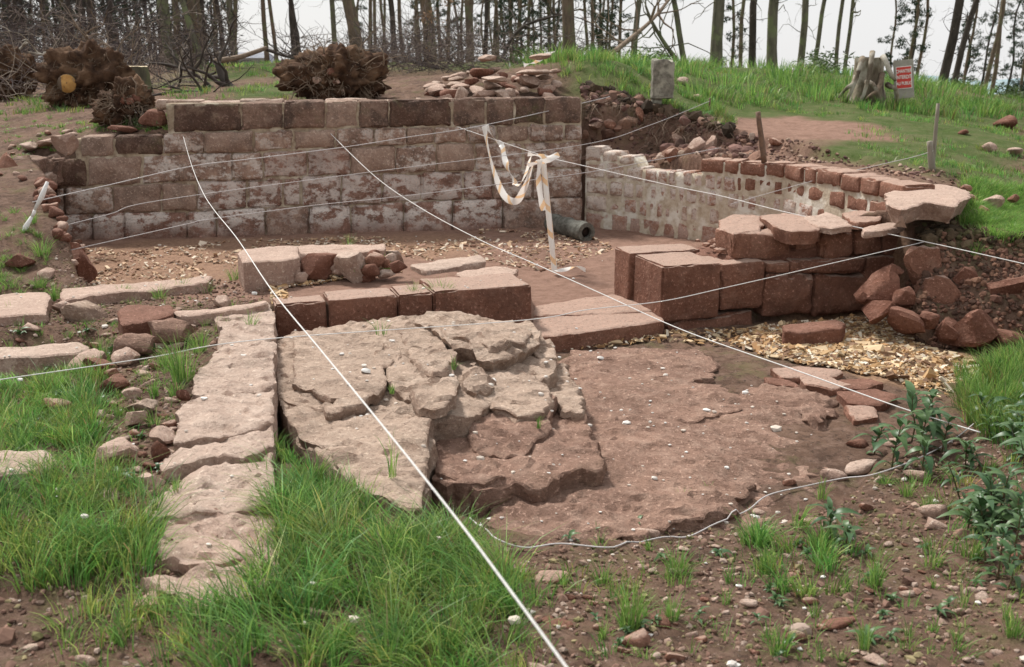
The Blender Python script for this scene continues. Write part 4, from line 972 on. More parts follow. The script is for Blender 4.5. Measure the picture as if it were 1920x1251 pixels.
for x, y, w_, h_, D, m_, lb in [(1690, 395, 56, 34, 7.95, 'cap', 'red block propping the left end of the large slab'), (1745, 398, 60, 34, 7.95, 'rubble', 'dark stone packed under the middle of the large slab'), (1795, 392, 60, 36, 8.0, 'cap', 'red stone under the right end of the large slab'), (1770, 425, 70, 36, 7.8, 'rubble', 'earthy stone where the pier wall runs into the bank'), (1820, 418, 60, 36, 7.8, 'dusty', 'half buried stone beside the grass edge above the bank')]:
    bankrock(x, y, w_, h_, D, m_, lb, dep=1.1)

# hollow log in the far corner
lg = thing('log', 'short grey hollow log lying in the far corner below the rear wall', 'log', tuple(W(1072, 440, 0)))
mb = MB(); p0, p1 = W(1035, 418, .10), W(1100, 436, .10)
pts = [p0.lerp(p1, t) for t in np.linspace(0, 1, 9)]
tube(mb, pts, [.105 + .012 * math.sin(i * 2.1) for i in range(9)], 16, cap=False)
dirl = (p1 - p0).normalized(); tube(mb, [p1, p1 + dirl * .001], [.105, .060], 16, cap=False); tube(mb, [p1, p0], [.060, .060], 16, cap=False)
mb.build('log_shell', M['logbark'], lg)
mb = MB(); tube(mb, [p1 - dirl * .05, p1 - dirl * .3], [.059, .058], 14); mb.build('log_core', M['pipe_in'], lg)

# ------------------------------------------------------------------ grass
def blades(mb, base, h, lean, w, tint, segs=3, curve=1.0, flop=None):
    """base (N,3); h (N,) height; lean (N,2) tip offset; w (N,) width"""
    N = len(base)
    if not N: return
    ang = rng.uniform(0, math.pi, N); side = np.stack([np.cos(ang), np.sin(ang)], 1) * w[:, None] * .5
    V = np.zeros((N, segs * 2 + 1, 3)); C = np.zeros((N, segs * 2 + 1, 3))
    for s in range(segs + 1):
        t = s / segs
        ctr = base.copy(); ctr[:, :2] += lean * (t ** 1.8); ctr[:, 2] += h * (t - .28 * curve * t ** 3)
        k = (1 - t * .7)
        if s < segs:
            V[:, 2 * s, :] = ctr; V[:, 2 * s + 1, :] = ctr
            V[:, 2 * s, :2] -= side * k; V[:, 2 * s + 1, :2] += side * k
            C[:, 2 * s] = C[:, 2 * s + 1] = tint
        else: V[:, 2 * s, :] = ctr; C[:, 2 * s] = tint
    m_ = segs * 2 + 1; off = (np.arange(N) * m_)[:, None]
    Q = np.concatenate([off + np.array([[2 * s, 2 * s + 1, 2 * s + 3, 2 * s + 2]]) for s in range(segs - 1)]) if segs > 1 else np.zeros((0, 4), int)
    T = off + np.array([[2 * segs - 2, 2 * segs - 1, 2 * segs]])
    mb.add(V.reshape(-1, 3), T, Q, C.reshape(-1, 3))
GREENS = np.array([(.16, .31, .06), (.24, .41, .085), (.10, .22, .05), (.33, .46, .13), (.18, .34, .09)])
STRAW = np.array([(.36, .28, .15), (.28, .21, .11)])
def gtint(N, straw=.04, dark=1.0):
    t = GREENS[rng.integers(0, len(GREENS), N)] * rng.uniform(.75, 1.2, (N, 1)) * dark
    k = rng.random(N) < straw; t[k] = STRAW[rng.integers(0, 2, k.sum())]
    return t
def inpoly_pts(poly, dens, maxn=60000):
    P = np.array([p[:2] for p in poly]); lo, hi = P.min(0), P.max(0)
    n = int(min(maxn, dens * np.prod(hi - lo))); Q = rng.uniform(lo, hi, (n, 2)); return Q[sdist(Q, poly) < 0]
def sward(mb, poly_px, tufts, per, h, spread=.05, w=.004, lean=.6, straw=.04, segs=3, patch=None, thr=-.3, dark=1.0, poly=None, bias=(0, 0)):
    """tufts per m2, blades per tuft"""
    poly = poly or [v2(Gp(*p)) for p in poly_px]
    c = inpoly_pts(poly, tufts)
    if patch: c = c[fbm(c, patch, 3, 71) > thr]
    if not len(c): return
    per_n = np.maximum(2, (per * rng.uniform(.4, 1.4, len(c)))).astype(int)
    ids = np.repeat(np.arange(len(c)), per_n); N = len(ids)
    d = rng.normal(0, 1, (N, 2)); xy = c[ids] + d * spread * .6
    th = rng.uniform(.6, 1.15, len(c)) * (1 + .25 * fbm(c, 1.5, 2, 9)); hh = h * th[ids] * rng.uniform(.55, 1.1, N)
    ln = d * hh[:, None] * .35 * lean + rng.normal(0, .25, (N, 2)) * hh[:, None] * lean + (np.array(bias) + rng.normal(0, .35, (len(c), 2))[ids] * lean) * hh[:, None]
    base = np.c_[xy, H(xy, False) - .01]
    tt = gtint(N, straw, dark) * rng.uniform(.65, 1.3, len(c))[ids][:, None] * np.stack([1 + .35 * rng.normal(0, .6, len(c)), np.ones(len(c)), np.ones(len(c))], 1).clip(.7, 1.7)[ids]
    blades(mb, base, hh, ln, w * rng.uniform(.7, 1.3, N), tt, segs)
def tuft(mb, px, py, wpx, hpx, n=70, z=None, w=.0035, straw=.03, lean=.5, dark=1.0):
    p = Gp(px, py) if z is None else W(px, py, z); s = math.hypot(p.y, CAM_H - p.z) / F_PX
    r = wpx * s * .5; h = hpx * s * 1.1; n = int(n)
    a = rng.uniform(0, 6.283, n); q = np.sqrt(rng.random(n)); d = np.stack([np.cos(a), np.sin(a)], 1) * q[:, None]
    base = np.zeros((n, 3)); base[:, :2] = np.array([p.x, p.y]) + d * r * .35; base[:, 2] = p.z - .01
    hh = h * rng.uniform(.5, 1.1, n) * (1.1 - .35 * q)
    ln = d * r * .9 * lean * 2 * rng.uniform(.4, 1.2, (n, 1)) + rng.normal(0, .12, (n, 2)) * h
    blades(mb, base, hh, ln, w * rng.uniform(.7, 1.3, n), gtint(n, straw, dark), 4)
mb = MB()
sward(mb, [(-40, 740), (150, 722), (188, 790), (196, 860), (262, 900), (286, 985), (282, 1080), (240, 1110), (130, 1120), (-40, 1090)], 230, 34, .20, .035, .0046, .75, patch=2.5, thr=-.55)
sward(mb, [(60, 700), (190, 690), (205, 780), (180, 850), (60, 830)], 190, 28, .16, .035, .0042, .5)
sward(mb, [(0, 700), (140, 690), (120, 760), (0, 780)], 110, 22, .11, .04, .004, .5)
sward(mb, [(0, 600), (200, 610), (330, 600), (330, 660), (300, 760), (190, 720), (0, 700)], 40, 16, .07, .035, .0036, .6, patch=2.5, thr=-.1)
sward(mb, [(190, 720), (330, 760), (300, 860), (270, 920), (200, 860)], 60, 16, .08, .035, .0036, .6, patch=3, thr=-.15)
sward(mb, [(1240, 1020), (1400, 980), (1500, 960), (1640, 960), (1780, 1000), (1700, 1100), (1400, 1120)], 26, 16, .08, .04, .0036, .6, patch=2.5, thr=-.1)
sward(mb, [(1750, 1000), (1950, 960), (1950, 1290), (1850, 1290)], 20, 16, .09, .04, .0036, .6, patch=2.5, thr=-.1)
sward(mb, [(500, 850), (545, 830), (580, 900), (640, 940), (640, 1000), (500, 1000), (492, 930)], 260, 34, .20, .03, .0042, .5)
sward(mb, [(500, 960), (640, 930), (760, 960), (830, 990), (900, 1030), (940, 1080), (960, 1130), (1000, 1200), (1030, 1290), (400, 1290), (400, 1160), (480, 1110), (500, 1040)], 230, 38, .23, .032, .0048, .85, bias=(-.12, .05), patch=2.5, thr=-.5)
sward(mb, [(650, 925), (780, 940), (840, 1000), (700, 980)], 90, 20, .08, .04, .004, .7)
sward(mb, [(230, 1150), (400, 1150), (420, 1290), (180, 1290)], 190, 26, .15, .035, .0042, .6)
sward(mb, [(-40, 1100), (240, 1110), (240, 1290), (-40, 1290)], 60, 22, .13, .04, .0042, .6, patch=3, thr=-.25)
sward(mb, [(270, 1075), (345, 1120), (400, 1160), (300, 1160), (240, 1110)], 150, 24, .11, .035, .004, .6)
sward(mb, [(1400, 1000), (1480, 985), (1600, 1040), (1595, 1120), (1480, 1130), (1400, 1070)], 170, 34, .16, .03, .0045, .6)
sward(mb, [(900, 1040), (1000, 1080), (1060, 1180), (1050, 1290), (980, 1290), (960, 1160)], 60, 22, .13, .04, .004, .6)
sward(mb, [(1060, 1060), (1240, 1060), (1300, 1290), (1060, 1290)], 22, 20, .12, .04, .004, .6)
sward(mb, [(1300, 1130), (1700, 1130), (1930, 1060), (1930, 1290), (1300, 1290)], 7, 16, .10, .04, .004, .6)
fg = mb.build('foreground_grass', M['blade']); tag(fg, 'long lush green grass growing over the foreground and lower left corner', 'grass', kind='stuff')
mb = MB()
for t in [(470, 610, 50, 50, 26, .3), (345, 715, 110, 130, 150), (375, 660, 70, 70, 90), (310, 690, 60, 60, 60), (330, 745, 60, 60, 80), (265, 620, 60, 50, 60), (655, 505, 60, 50, 60), (670, 530, 50, 60, 60), (722, 510, 50, 50, 50), (590, 505, 60, 40, 40), (655, 468, 50, 45, 40),
          (778, 588, 46, 60, 60), (826, 586, 80, 56, 110), (715, 625, 60, 50, 18, .2), (552, 527, 60, 34, 30), (440, 525, 70, 40, 50), (300, 560, 60, 40, 50), (340, 550, 60, 44, 60), (385, 548, 60, 34, 50), (230, 560, 60, 40, 60), (150, 560, 50, 40, 50), (105, 565, 34, 60, 60), (190, 690, 80, 80, 110), (225, 650, 60, 40, 50),
          (20, 595, 50, 40, 50), (60, 690, 80, 60, 90), (20, 690, 60, 60, 80), (130, 700, 80, 50, 80), (100, 740, 80, 60, 80), (290, 745, 50, 50, 60), (255, 800, 60, 50, 60), (290, 800, 60, 50, 60), (225, 780, 40, 46, 40), (215, 870, 60, 40, 50), (330, 935, 60, 60, 60), (300, 960, 70, 60, 90), (420, 958, 50, 30, 50), (390, 865, 60, 44, 30), (345, 895, 60, 40, 40),
          (735, 890, 60, 110, 20, .2), (700, 900, 60, 60, 20), (640, 910, 50, 50, 50), (535, 780, 40, 90, 60), (530, 700, 24, 50, 24), (1270, 1080, 110, 70, 120), (1280, 960, 60, 60, 40), (1120, 1010, 60, 40, 26), (1130, 1100, 80, 70, 60), (1180, 1180, 110, 130, 120), (1440, 1080, 60, 80, 60), (1640, 1100, 70, 110, 50), (1820, 1050, 100, 100, 60),
          (1540, 1040, 80, 70, 60), (1330, 930, 30, 40, 30), (1660, 910, 60, 30, 90), (1700, 930, 60, 60, 50), (1740, 960, 60, 60, 60), (1260, 1170, 60, 90, 50), (1460, 1230, 80, 90, 70), (1620, 1220, 60, 90, 50), (1900, 1200, 80, 80, 50), (850, 690, 24, 40, 24, .24), (735, 735, 24, 28, 30, .22), (1010, 800, 20, 40, 20, .1), (1180, 700, 0, 0, 0),
          (1265, 835, 70, 16, 40), (1000, 905, 30, 16, 16), (1830, 480, 60, 40, 50), (60, 420, 50, 40, 60), (80, 480, 80, 50, 110), (40, 500, 60, 40, 70), (20, 540, 60, 34, 60), (70, 540, 60, 34, 60), (1440, 1210, 60, 60, 30), (1540, 940, 60, 60, 40), (1750, 1060, 80, 70, 50)]:
    px, py, w_, h_, n = t[:5]
    if n: tuft(mb, px, py, w_, h_, n, t[5] if len(t) > 5 else None)
for i in range(120):
    px, py = random.uniform(-20, 330), random.choice([random.uniform(195, 300), random.uniform(230, 300)]); 
    if px > 130 and py > 250: continue
    tuft(mb, px, py, random.uniform(14, 40), random.uniform(6, 15), random.randint(14, 40), w=.007)
for i in range(50): tuft(mb, random.uniform(-10, 90), random.uniform(400, 560), random.uniform(20, 46), random.uniform(12, 26), random.randint(14, 40), w=.004)
for i in range(90):
    px, py = random.uniform(1000, 1920), random.uniform(1030, 1250); tuft(mb, px, py, random.uniform(30, 80), random.uniform(20, 70), random.randint(6, 26))
for i in range(260):
    px, py = random.uniform(0, 500), random.uniform(540, 900)
    if px > 330 and py > 640: continue
    if px > 280 and py > 800: continue
    tuft(mb, px, py, random.uniform(20, 50), random.uniform(14, 34), random.randint(6, 22))
o = mb.build('grass_tufts', M['blade'])
ml = MB(); LP = inpoly_pts([v2(Gp(*p)) for p in [(-60, 600), (200, 540), (505, 570), (520, 900), (900, 1010), (1250, 1000), (1560, 960), (1750, 820), (1930, 800), (1930, 1290), (-60, 1290)]], 420); n = len(LP)
blades(ml, np.c_[LP, H(LP, False) + .008], rng.uniform(.002, .02, n), rng.normal(0, .035, (n, 2)), rng.uniform(.0015, .0035, n), np.array([(.34, .26, .15), (.24, .17, .10), (.14, .09, .06), (.20, .22, .08)])[rng.integers(0, 4, n)], 2)
ol = ml.build('straw_litter', M['blade']); tag(ol, 'dry grass stalks and litter strewn on the foreground soil', 'litter', kind='stuff'); tag(o, 'scattered small green grass tufts in the earth and between the stones', 'grass', kind='stuff')
# hillside turf
mb = MB()
HILL = [([(1030, 112), (1160, 100), (1240, 125), (1235, 190), (1170, 185), (1090, 160), (1040, 150)], 60, 24, .22, .05, .008, .5, 1.0),
        ([(1225, 130), (1330, 130), (1500, 145), (1600, 185), (1500, 210), (1380, 205), (1230, 190)], 26, 18, .15, .06, .009, .5, 1.0),
        ([(1235, 170), (1330, 190), (1380, 235), (1365, 262), (1330, 232), (1240, 205)], 90, 26, .20, .05, .008, .6, .9),
        ([(1420, 190), (1600, 195), (1760, 215), (1930, 240), (1930, 330), (1790, 325), (1650, 290), (1500, 265), (1600, 235), (1480, 215)], 34, 18, .10, .06, .007, .5, 1.1),
        ([(1500, 262), (1640, 275), (1760, 300), (1930, 330), (1930, 380), (1800, 345), (1640, 300), (1530, 285)], 50, 20, .11, .05, .006, .6, 1.0),
        ([(1500, 150), (1640, 178), (1760, 190), (1930, 205), (1930, 240), (1760, 220), (1600, 205)], 26, 20, .26, .07, .010, .5, .95),
        ([(1800, 385), (1935, 380), (1935, 462), (1870, 455), (1815, 440)], 120, 26, .12, .035, .005, .5, 1.1),
        ([(430, 168), (560, 150), (700, 170), (700, 184), (430, 186)], 22, 16, .10, .07, .009, .5, 1.0),
        ([(380, 118), (540, 112), (560, 140), (400, 140)], 6, 16, .18, .12, .016, .5, 1.2),
        ([(0, 185), (140, 190), (150, 215), (0, 215)], 10, 16, .14, .08, .01, .5, .8), ([(140, 232), (230, 215), (310, 205), (318, 235), (225, 250), (150, 250)], 45, 20, .10, .05, .006, .5, 1.0),
        ([(60, 268), (150, 262), (150, 290), (60, 290)], 40, 16, .08, .05, .006, .5, .9), ([(300, 165), (420, 170), (430, 188), (320, 192)], 20, 16, .12, .06, .008, .5, .9)]
for poly, tf, per, h, spd, w, ln, dk in HILL: sward(mb, poly, tf, per, h, spd, w, ln, .06, 2, patch=1.1, thr=-.35, dark=dk)
for i in range(150):
    px = random.uniform(1000, 1900); D = random.uniform(14, 22); x = XD(px, D)
    s = random.uniform(.2, .55); n = 60; d = rng.normal(0, 1, (n, 2)); xy = np.array([x, D]) + d * s * .35
    hh = s * rng.uniform(.5, 1.0, n) * .9; blades(mb, np.c_[xy, H(xy, False) - .02], hh, d * hh[:, None] * .3, np.full(n, .014), gtint(n, .06, random.uniform(.8, 1.2)), 2)
for i in range(750):
    px = random.uniform(1785, 1990); D = random.uniform(7.28, 8.8) ; x = XD(px, D); n = 46; d = rng.normal(0, 1, (n, 2)); xy = np.array([x, D]) + d * .035
    if px < 1825 and D < 7.7: continue
    hh = .15 * rng.uniform(.5, 1.1, n); blades(mb, np.c_[xy, H(xy, False) - .01], hh, d * hh[:, None] * .35 + np.array([0, -.05]), np.full(n, .0045), gtint(n, .05, 1.15), 3)
o = mb.build('hillside_grass', M['blade']); tag(o, 'rough green turf and long grass covering the slope above the ruin', 'grass', kind='stuff')
print('grass tris', sum(len(bpy.data.objects[n].data.polygons) for n in ('foreground_grass', 'grass_tufts', 'hillside_grass')))

# ------------------------------------------------------------------ loose earth, pebbles, wood chips
def scatter_mesh(name, pts, size, aspect, mat, tints, label, cat, sub=1, flat=.5, seed=5, zoff=0.0, box=False, smooth=False):
    protos = []
    for k in range(8):
        if box:
            V = np.array([(x, y, z) for x in (-.5, .5) for y in (-.5, .5) for z in (-.5, .5)]) * np.array([1, random.uniform(.3, .6), random.uniform(.08, .2)])
            V = V + rng.normal(0, .07, V.shape) * np.array([1, .6, .4]); F = np.array([(0, 1, 3, 2), (4, 6, 7, 5), (0, 4, 5, 1), (2, 3, 7, 6), (0, 2, 6, 4), (1, 5, 7, 3)])
        else:
            V, F = boulder((1, random.uniform(.6, .9), random.uniform(flat * .7, flat)), seed * 50 + k, sub, 8)
        protos.append((V, F))
    n = len(pts); z = H(pts, True); Vs = []; Fs = []; Cs = []; off = 0
    tints = np.array(tints)
    for i in range(n):
        V, F = protos[i % 8]; s = size * float(rng.lognormal(0, .38))
        R_ = rotm(rng.normal(0, .35), rng.normal(0, .35), rng.uniform(0, 6.28))
        Vs.append(V @ R_.T * s + np.array([pts[i, 0], pts[i, 1], z[i] + s * .1 + zoff])); Fs.append(F + off); off += len(V)
        Cs.append(np.broadcast_to(tints[rng.integers(0, len(tints))] * rng.uniform(.75, 1.2), (len(V), 3)))
    o = link(name, mesh_np(name, np.concatenate(Vs), [np.concatenate(Fs)], smooth, np.concatenate(Cs)), mat)
    return tag(o, label, cat, kind='stuff')
CH = [(.48, .32, .17), (.38, .23, .11), (.60, .45, .28), (.30, .17, .08), (.20, .12, .075), (.54, .42, .27), (.68, .60, .48), (.26, .16, .10)]
cpoly = [v2(W(*p, -.08)) for p in [(1425, 612), (1520, 600), (1600, 592), (1660, 600), (1720, 640), (1800, 668), (1850, 700), (1800, 725), (1720, 722), (1640, 700), (1540, 688), (1440, 668), (1380, 640)]]
P1 = inpoly_pts(cpoly, 2600)
P2 = inpoly_pts([v2(W(*p, -.08)) for p in [(1035, 645), (1250, 622), (1430, 612), (1450, 660), (1340, 645), (1240, 638), (1040, 655)]], 900)
P3 = inpoly_pts([v2(W(*p, -.08)) for p in [(514, 602), (740, 585), (760, 592), (640, 612), (545, 628), (520, 740), (514, 700)]], 2200)
P2b = inpoly_pts([v2(W(*p, -.08)) for p in [(1700, 720), (1860, 700), (1830, 735), (1740, 740)]], 500)
scatter_mesh('wood_chips', np.concatenate([P1, P1 + rng.normal(0, .01, P1.shape), P2, P3, P2b]), .034, 1, M['chips'], CH, 'drift of pale wood chips spread under the pier wall and along the foot of the kerb', 'wood chips', box=True, zoff=.012)
P4 = inpoly_pts([v2(W(*p, 0)) for p in [(140, 470), (400, 455), (620, 446), (870, 430), (1120, 440), (1150, 470), (1000, 520), (860, 500), (740, 480), (450, 495), (410, 520), (170, 545)]], 330)
P4 = P4[fbm(P4, 1.3, 3, 66) > -.15]
scatter_mesh('floor_chips', P4, .03, 1, M['chips'], [(.50, .34, .22), (.42, .27, .17), (.60, .46, .32), (.34, .2, .14), (.68, .58, .46)], 'thin litter of wood chips and grit on the trampled floor inside the walls', 'wood chips', box=True, zoff=.004)
EARTH = [(.27, .17, .13), (.20, .12, .09), (.34, .24, .19), (.15, .09, .07), (.38, .29, .24), (.25, .15, .115)]
bigp = [v2(Gp(*p)) for p in [(-60, 600), (200, 540), (500, 545), (520, 900), (900, 1020), (1250, 1000), (1560, 960), (1750, 820), (1930, 800), (1930, 1290), (-60, 1290)]]
P5 = inpoly_pts(bigp, 1000)
scatter_mesh('earth_crumbs', P5, .017, 1, M['clod'], EARTH + [(.30, .25, .14), (.16, .15, .07)], 'crumbs of earth and grit lying over the foreground soil', 'earth', flat=.8, seed=9)
P5b = inpoly_pts(bigp, 14)
scatter_mesh('gravel', P5b, .042, 1, M['clod'], EARTH + [(.44, .33, .28)], 'reddish gravel and broken stone over the foreground soil', 'gravel', sub=2, flat=.7, seed=8)
P6 = inpoly_pts([v2(W(*p, 0)) for p in [(520, 620), (1000, 600), (1300, 640), (1560, 740), (1560, 860), (1300, 1100), (900, 1010), (560, 800)]], 26)
P6 = np.concatenate([P6, inpoly_pts(bigp, 14), inpoly_pts([v2(W(*p, 0)) for p in [(140, 470), (620, 446), (1120, 440), (1150, 550), (1000, 540), (400, 520)]], 9)])
_H = H
def pebz(P): return None
pz_ = []
dg = bpy.context.evaluated_depsgraph_get(); bpy.context.view_layer.update()
def drop(x, y, z0=3.0):
    ok, loc, nr, idx, ob, _ = scene.ray_cast(bpy.context.evaluated_depsgraph_get(), Vector((x, y, z0)), Vector((0, 0, -1)))
    return loc.z if ok else Hz(x, y)
mb = MB()
for i, (x, y) in enumerate(P6):
    s = .011 * float(rng.lognormal(0, .45)); V, F = boulder((s * 1.6, s * 1.2, s), i % 30, 1, 8); z = drop(x, y, 1.0)
    if z > .6: continue
    mb.add(V + np.array([x, y, z + s * .25]), F, (), np.array([(.75, .70, .64), (.66, .58, .5), (.8, .78, .74)][i % 3]))
o = mb.build('white_pebbles', M['clod'], smooth=False); tag(o, 'tiny white pebbles dotted over the bedrock and soil', 'pebbles', kind='stuff')

# medium stones one can count, loose in the soil of the foreground
grp = 'loose stones in the foreground soil'
SLB = {0: 'large buff stone in the grass clump near the bottom edge, right of the cord', 6: 'long low pink stone lying flat near the bottom edge', 7: 'flat pink stone cut by the bottom edge on the right', 9: 'big red stone under the leafy plants by the right thicket', 10: 'rounded red stone touching the right thicket',
       11: 'wide pink stone just above the ground cord', 12: 'wedge-shaped pink stone above the ground cord, left of the wide one', 14: 'rounded brown stone at the lower right corner of the bedrock', 15: 'stone in the shade of the leafy plants', 17: 'pale pink stone between grass tufts below the right thicket',
       19: 'flat pink stone resting on the lower bedrock', 20: 'thin pink flake at the lower edge of the bedrock', 21: 'long flat stone just below the left end of the ground cord', 22: 'narrow flat stone beside the thick white cord near the bottom', 25: 'pink stone at the right photo edge below the thicket', 32: 'dark stone at the hole beneath the ground cord', 33: 'reddish stone among the stems of the leafy plants'}
protos = [boulder((1, random.uniform(.65, .9), random.uniform(.4, .65)), 300 + k, 2, 16, .05, .44) for k in range(8)]
pm = [mesh_np('soil_stone', V, [F]) for V, F in protos]
for k, me in enumerate(pm): me.materials.append(M[['cap', 'dusty', 'rubble', 'pale', 'dusty', 'cap', 'rubble', 'dusty'][k]])
SPOT = [(1190, 1205, 60, 50), (1005, 1255, 40, 30), (1236, 1165, 44, 28), (1405, 1138, 34, 30), (1370, 1070, 26, 20), (1495, 1195, 44, 32), (1560, 1175, 90, 26), (1640, 1240, 50, 26), (1265, 1235, 40, 30), (1750, 960, 56, 56), (1835, 935, 60, 40), (1610, 880, 70, 34), (1560, 890, 50, 34), (1480, 905, 34, 26), (1610, 830, 50, 30), (1680, 830, 60, 36), (1625, 955, 36, 26),
        (1755, 985, 50, 30), (1150, 935, 36, 24), (1190, 920, 50, 30), (1215, 1000, 50, 22), (1030, 1090, 80, 24), (1050, 1170, 70, 16), (1280, 1030, 28, 16), (1520, 980, 40, 18), (1880, 1020, 50, 30), (1910, 1045, 40, 34), (1840, 1120, 40, 20), (1700, 1120, 30, 18), (1520, 1130, 40, 20), (1100, 1125, 30, 20), (1420, 960, 30, 20), (1345, 945, 50, 20), (1720, 890, 50, 34),
        (150, 880, 40, 20), (60, 1215, 36, 20), (160, 1240, 40, 30), (240, 870, 30, 20), (310, 780, 30, 20), (270, 700, 34, 20), (180, 650, 30, 18), (60, 620, 40, 20), (40, 640, 26, 16), (330, 650, 40, 24), (300, 650, 30, 18), (210, 760, 30, 16), (170, 560, 30, 16), (225, 825, 40, 22), (190, 840, 30, 20), (320, 850, 24, 16), (360, 800, 20, 14), (100, 650, 24, 14), (280, 720, 26, 16)]
for i in range(80):
    px = random.uniform(1000, 1915); py = random.uniform(1010, 1248); s_ = random.uniform(10, 30); SPOT.append((px, py, s_, s_ * .7))
for i in range(60):
    px = random.uniform(170, 340); py = random.uniform(600, 900); s_ = random.uniform(12, 34); SPOT.append((px, py, s_, s_ * .7))
for i, (px, py, w_, h_) in enumerate(SPOT):
    p = Gp(px, py + h_ * .2); s = math.hypot(p.y, CAM_H - p.z) / F_PX; k = i % 8
    o = bpy.data.objects.new('soil_stone', pm[k]); col.objects.link(o)
    o.location = (p.x, p.y, p.z + h_ * s * .15); o.scale = (w_ * s * 1.05, w_ * s * .9, h_ * s * 1.5); o.rotation_euler = (random.uniform(-.2, .2), random.uniform(-.2, .2), random.uniform(-.5, .5) + (3.14 if i % 3 == 0 else 0))
    if i in SLB: tag(o, SLB[i], 'stone')
    elif px < 420: tag(o, 'small stone lying loose among grass on the pebbly slope left of the flagstones', 'stone', 'loose stones left of the flagstones')
    else: tag(o, 'small reddish stone lying loose in the bare soil of the foreground', 'stone', grp)

# ------------------------------------------------------------------ collapsing earth bank behind the curved wall
def bank_stuff(name, polys, dens, size, label, tints, sub=1, flat=.8, seed=15, zoff=0.0):
    P = np.concatenate([inpoly_pts([v2(Gp(*p)) for p in poly], dens) for poly in polys])
    return scatter_mesh(name, P, size, 1, M['clod'], tints, label, 'earth', sub, flat, seed, zoff)
BT = [(.26, .155, .115), (.17, .10, .075), (.34, .22, .165), (.12, .075, .06), (.22, .13, .11), (.42, .31, .24), (.15, .09, .08)]
SC = [[(1092, 168), (1160, 182), (1215, 200), (1330, 228), (1375, 248), (1420, 262), (1420, 300), (1300, 300), (1250, 300), (1180, 300), (1095, 274)]]
bank_stuff('bank_clods', SC, 650, .055, 'clods of purple brown earth slumping down the bank behind the curved wall', BT)
bank_stuff('bank_rubble', SC, 90, .12, 'broken stones and lumps of earth stuck in the bank behind the curved wall', BT, sub=2, seed=16)
SC2 = [[(1370, 250), (1500, 266), (1560, 290), (1640, 300), (1740, 318), (1880, 350), (1930, 372), (1930, 390), (1820, 350), (1700, 335), (1600, 315), (1450, 300), (1400, 296)]]
bank_stuff('shelf_crumbs', SC2, 260, .035, 'crumbled brown earth along the low bank above the capping stones', BT, seed=17)
# right-hand bank face
RB = [cd(1680, 7.6, 0)[:2], cd(1850, 7.5, 0)[:2], cd(1990, 7.3, 0)[:2], cd(2000, 6.6, 0)[:2], cd(1850, 6.75, 0)[:2], cd(1670, 6.95, 0)[:2]]
Pb = inpoly_pts(RB, 1900)
scatter_mesh('bank_face_rubble', Pb, .035, 1, M['clod'], [(.22, .12, .085), (.15, .08, .06), (.28, .16, .11), (.10, .06, .045)], 'red rubble and earth filling the face of the right-hand bank between its boulders', 'earth', sub=1, flat=.9, seed=18)
for px, py, w_, h_, lb in [(1332, 268, 30, 30, 'tan pointed stone standing in the bank above the curved wall'), (1305, 272, 34, 32, 'pinkish slanting stone in the bank just left of the tan one'), (1270, 262, 26, 16, 'flat pale stone jutting from the bank below the concrete post'), (1237, 304, 18, 18, 'single white stone on top of the curved wall'),
        (1142, 252, 22, 18, 'whitish lump low in the bank beside the wall corner'), (1118, 243, 30, 18, 'rounded pinkish stone in the bank at the wall corner'), (1408, 257, 18, 16, 'small white stone left of the brown iron rod'), (1200, 215, 26, 24, 'red stone in the bank left of the concrete post'), (1453, 268, 30, 12, 'flat buff stone in the earth right of the iron rod'), (1255, 292, 30, 26, 'brown stone low in the bank above the curved wall'),
        (1650, 118, 0, 0, '')]:
    if not lb: continue
    p = Gp(px, py + h_ / 2); s = p.y / F_PX
    rock('bank_stone', lb, (p.x, p.y - .02, p.z), (w_ * s, w_ * s * .8, h_ * s * 1.2), M['pale'] if 'white' in lb else M['dusty'] if ('pink' in lb or 'tan' in lb or 'pale' in lb) else M['cap'], sub=2, sink=.1)
Pl = np.array([[*cd(random.uniform(1700, 1990), 0, 0)[:1], 0]] * 0).reshape(0, 2)
lipP = []
for i in range(420):
    px = random.uniform(1700, 1995); t = (px - 1690) / 300; D = 7.62 - .36 * t + random.gauss(-.04, .07); lipP.append((XD(px, D), D))
scatter_mesh('turf_mat', np.array(lipP), .06, 1, M['clod'], [(.10, .07, .045), (.06, .045, .03), (.15, .11, .07), (.11, .10, .05)], 'dark matted turf edge overhanging the right-hand bank', 'earth', sub=1, flat=.9, seed=28, zoff=.01)
lp = [(1092, 166), (1120, 170), (1160, 180), (1200, 190), (1240, 206), (1290, 218), (1335, 230), (1372, 246)]; lip2 = []
for i in range(700):
    k = random.random() * (len(lp) - 1); a_ = lp[int(k)]; b_ = lp[int(k) + 1]; f = k - int(k); g_ = Gp(a_[0] + (b_[0] - a_[0]) * f, a_[1] + (b_[1] - a_[1]) * f + random.uniform(-3, 12)); lip2.append((g_.x, g_.y))
scatter_mesh('turf_overhang', np.array(lip2), .075, 1, M['clod'], [(.08, .055, .035), (.05, .038, .028), (.12, .085, .06)], 'ragged dark turf edge overhanging the bank behind the curved wall', 'earth', sub=1, flat=.9, seed=29, zoff=.0)
mb = MB()
def roots(n, poly, lo, hi, r, down=.6):
    c = inpoly_pts([v2(Gp(*p)) for p in poly], n * 2)[:n]
    for (x, y) in c:
        p = Vector((x, y, Hz(x, y) + .02)); d = Vector((random.gauss(0, 1), -abs(random.gauss(.6, .4)), -random.random() * down)).normalized(); L = random.uniform(lo, hi); pts = [p]
        for k in range(5):
            d = (d + Vector((random.gauss(0, .35), random.gauss(0, .3), random.gauss(-.15, .3)))).normalized(); pts.append(pts[-1] + d * L / 5)
        tube(mb, pts, [r * (1 - k / 6) for k in range(6)], 4, (.26, .19, .14) if random.random() < .4 else (.12, .085, .06), cap=False)
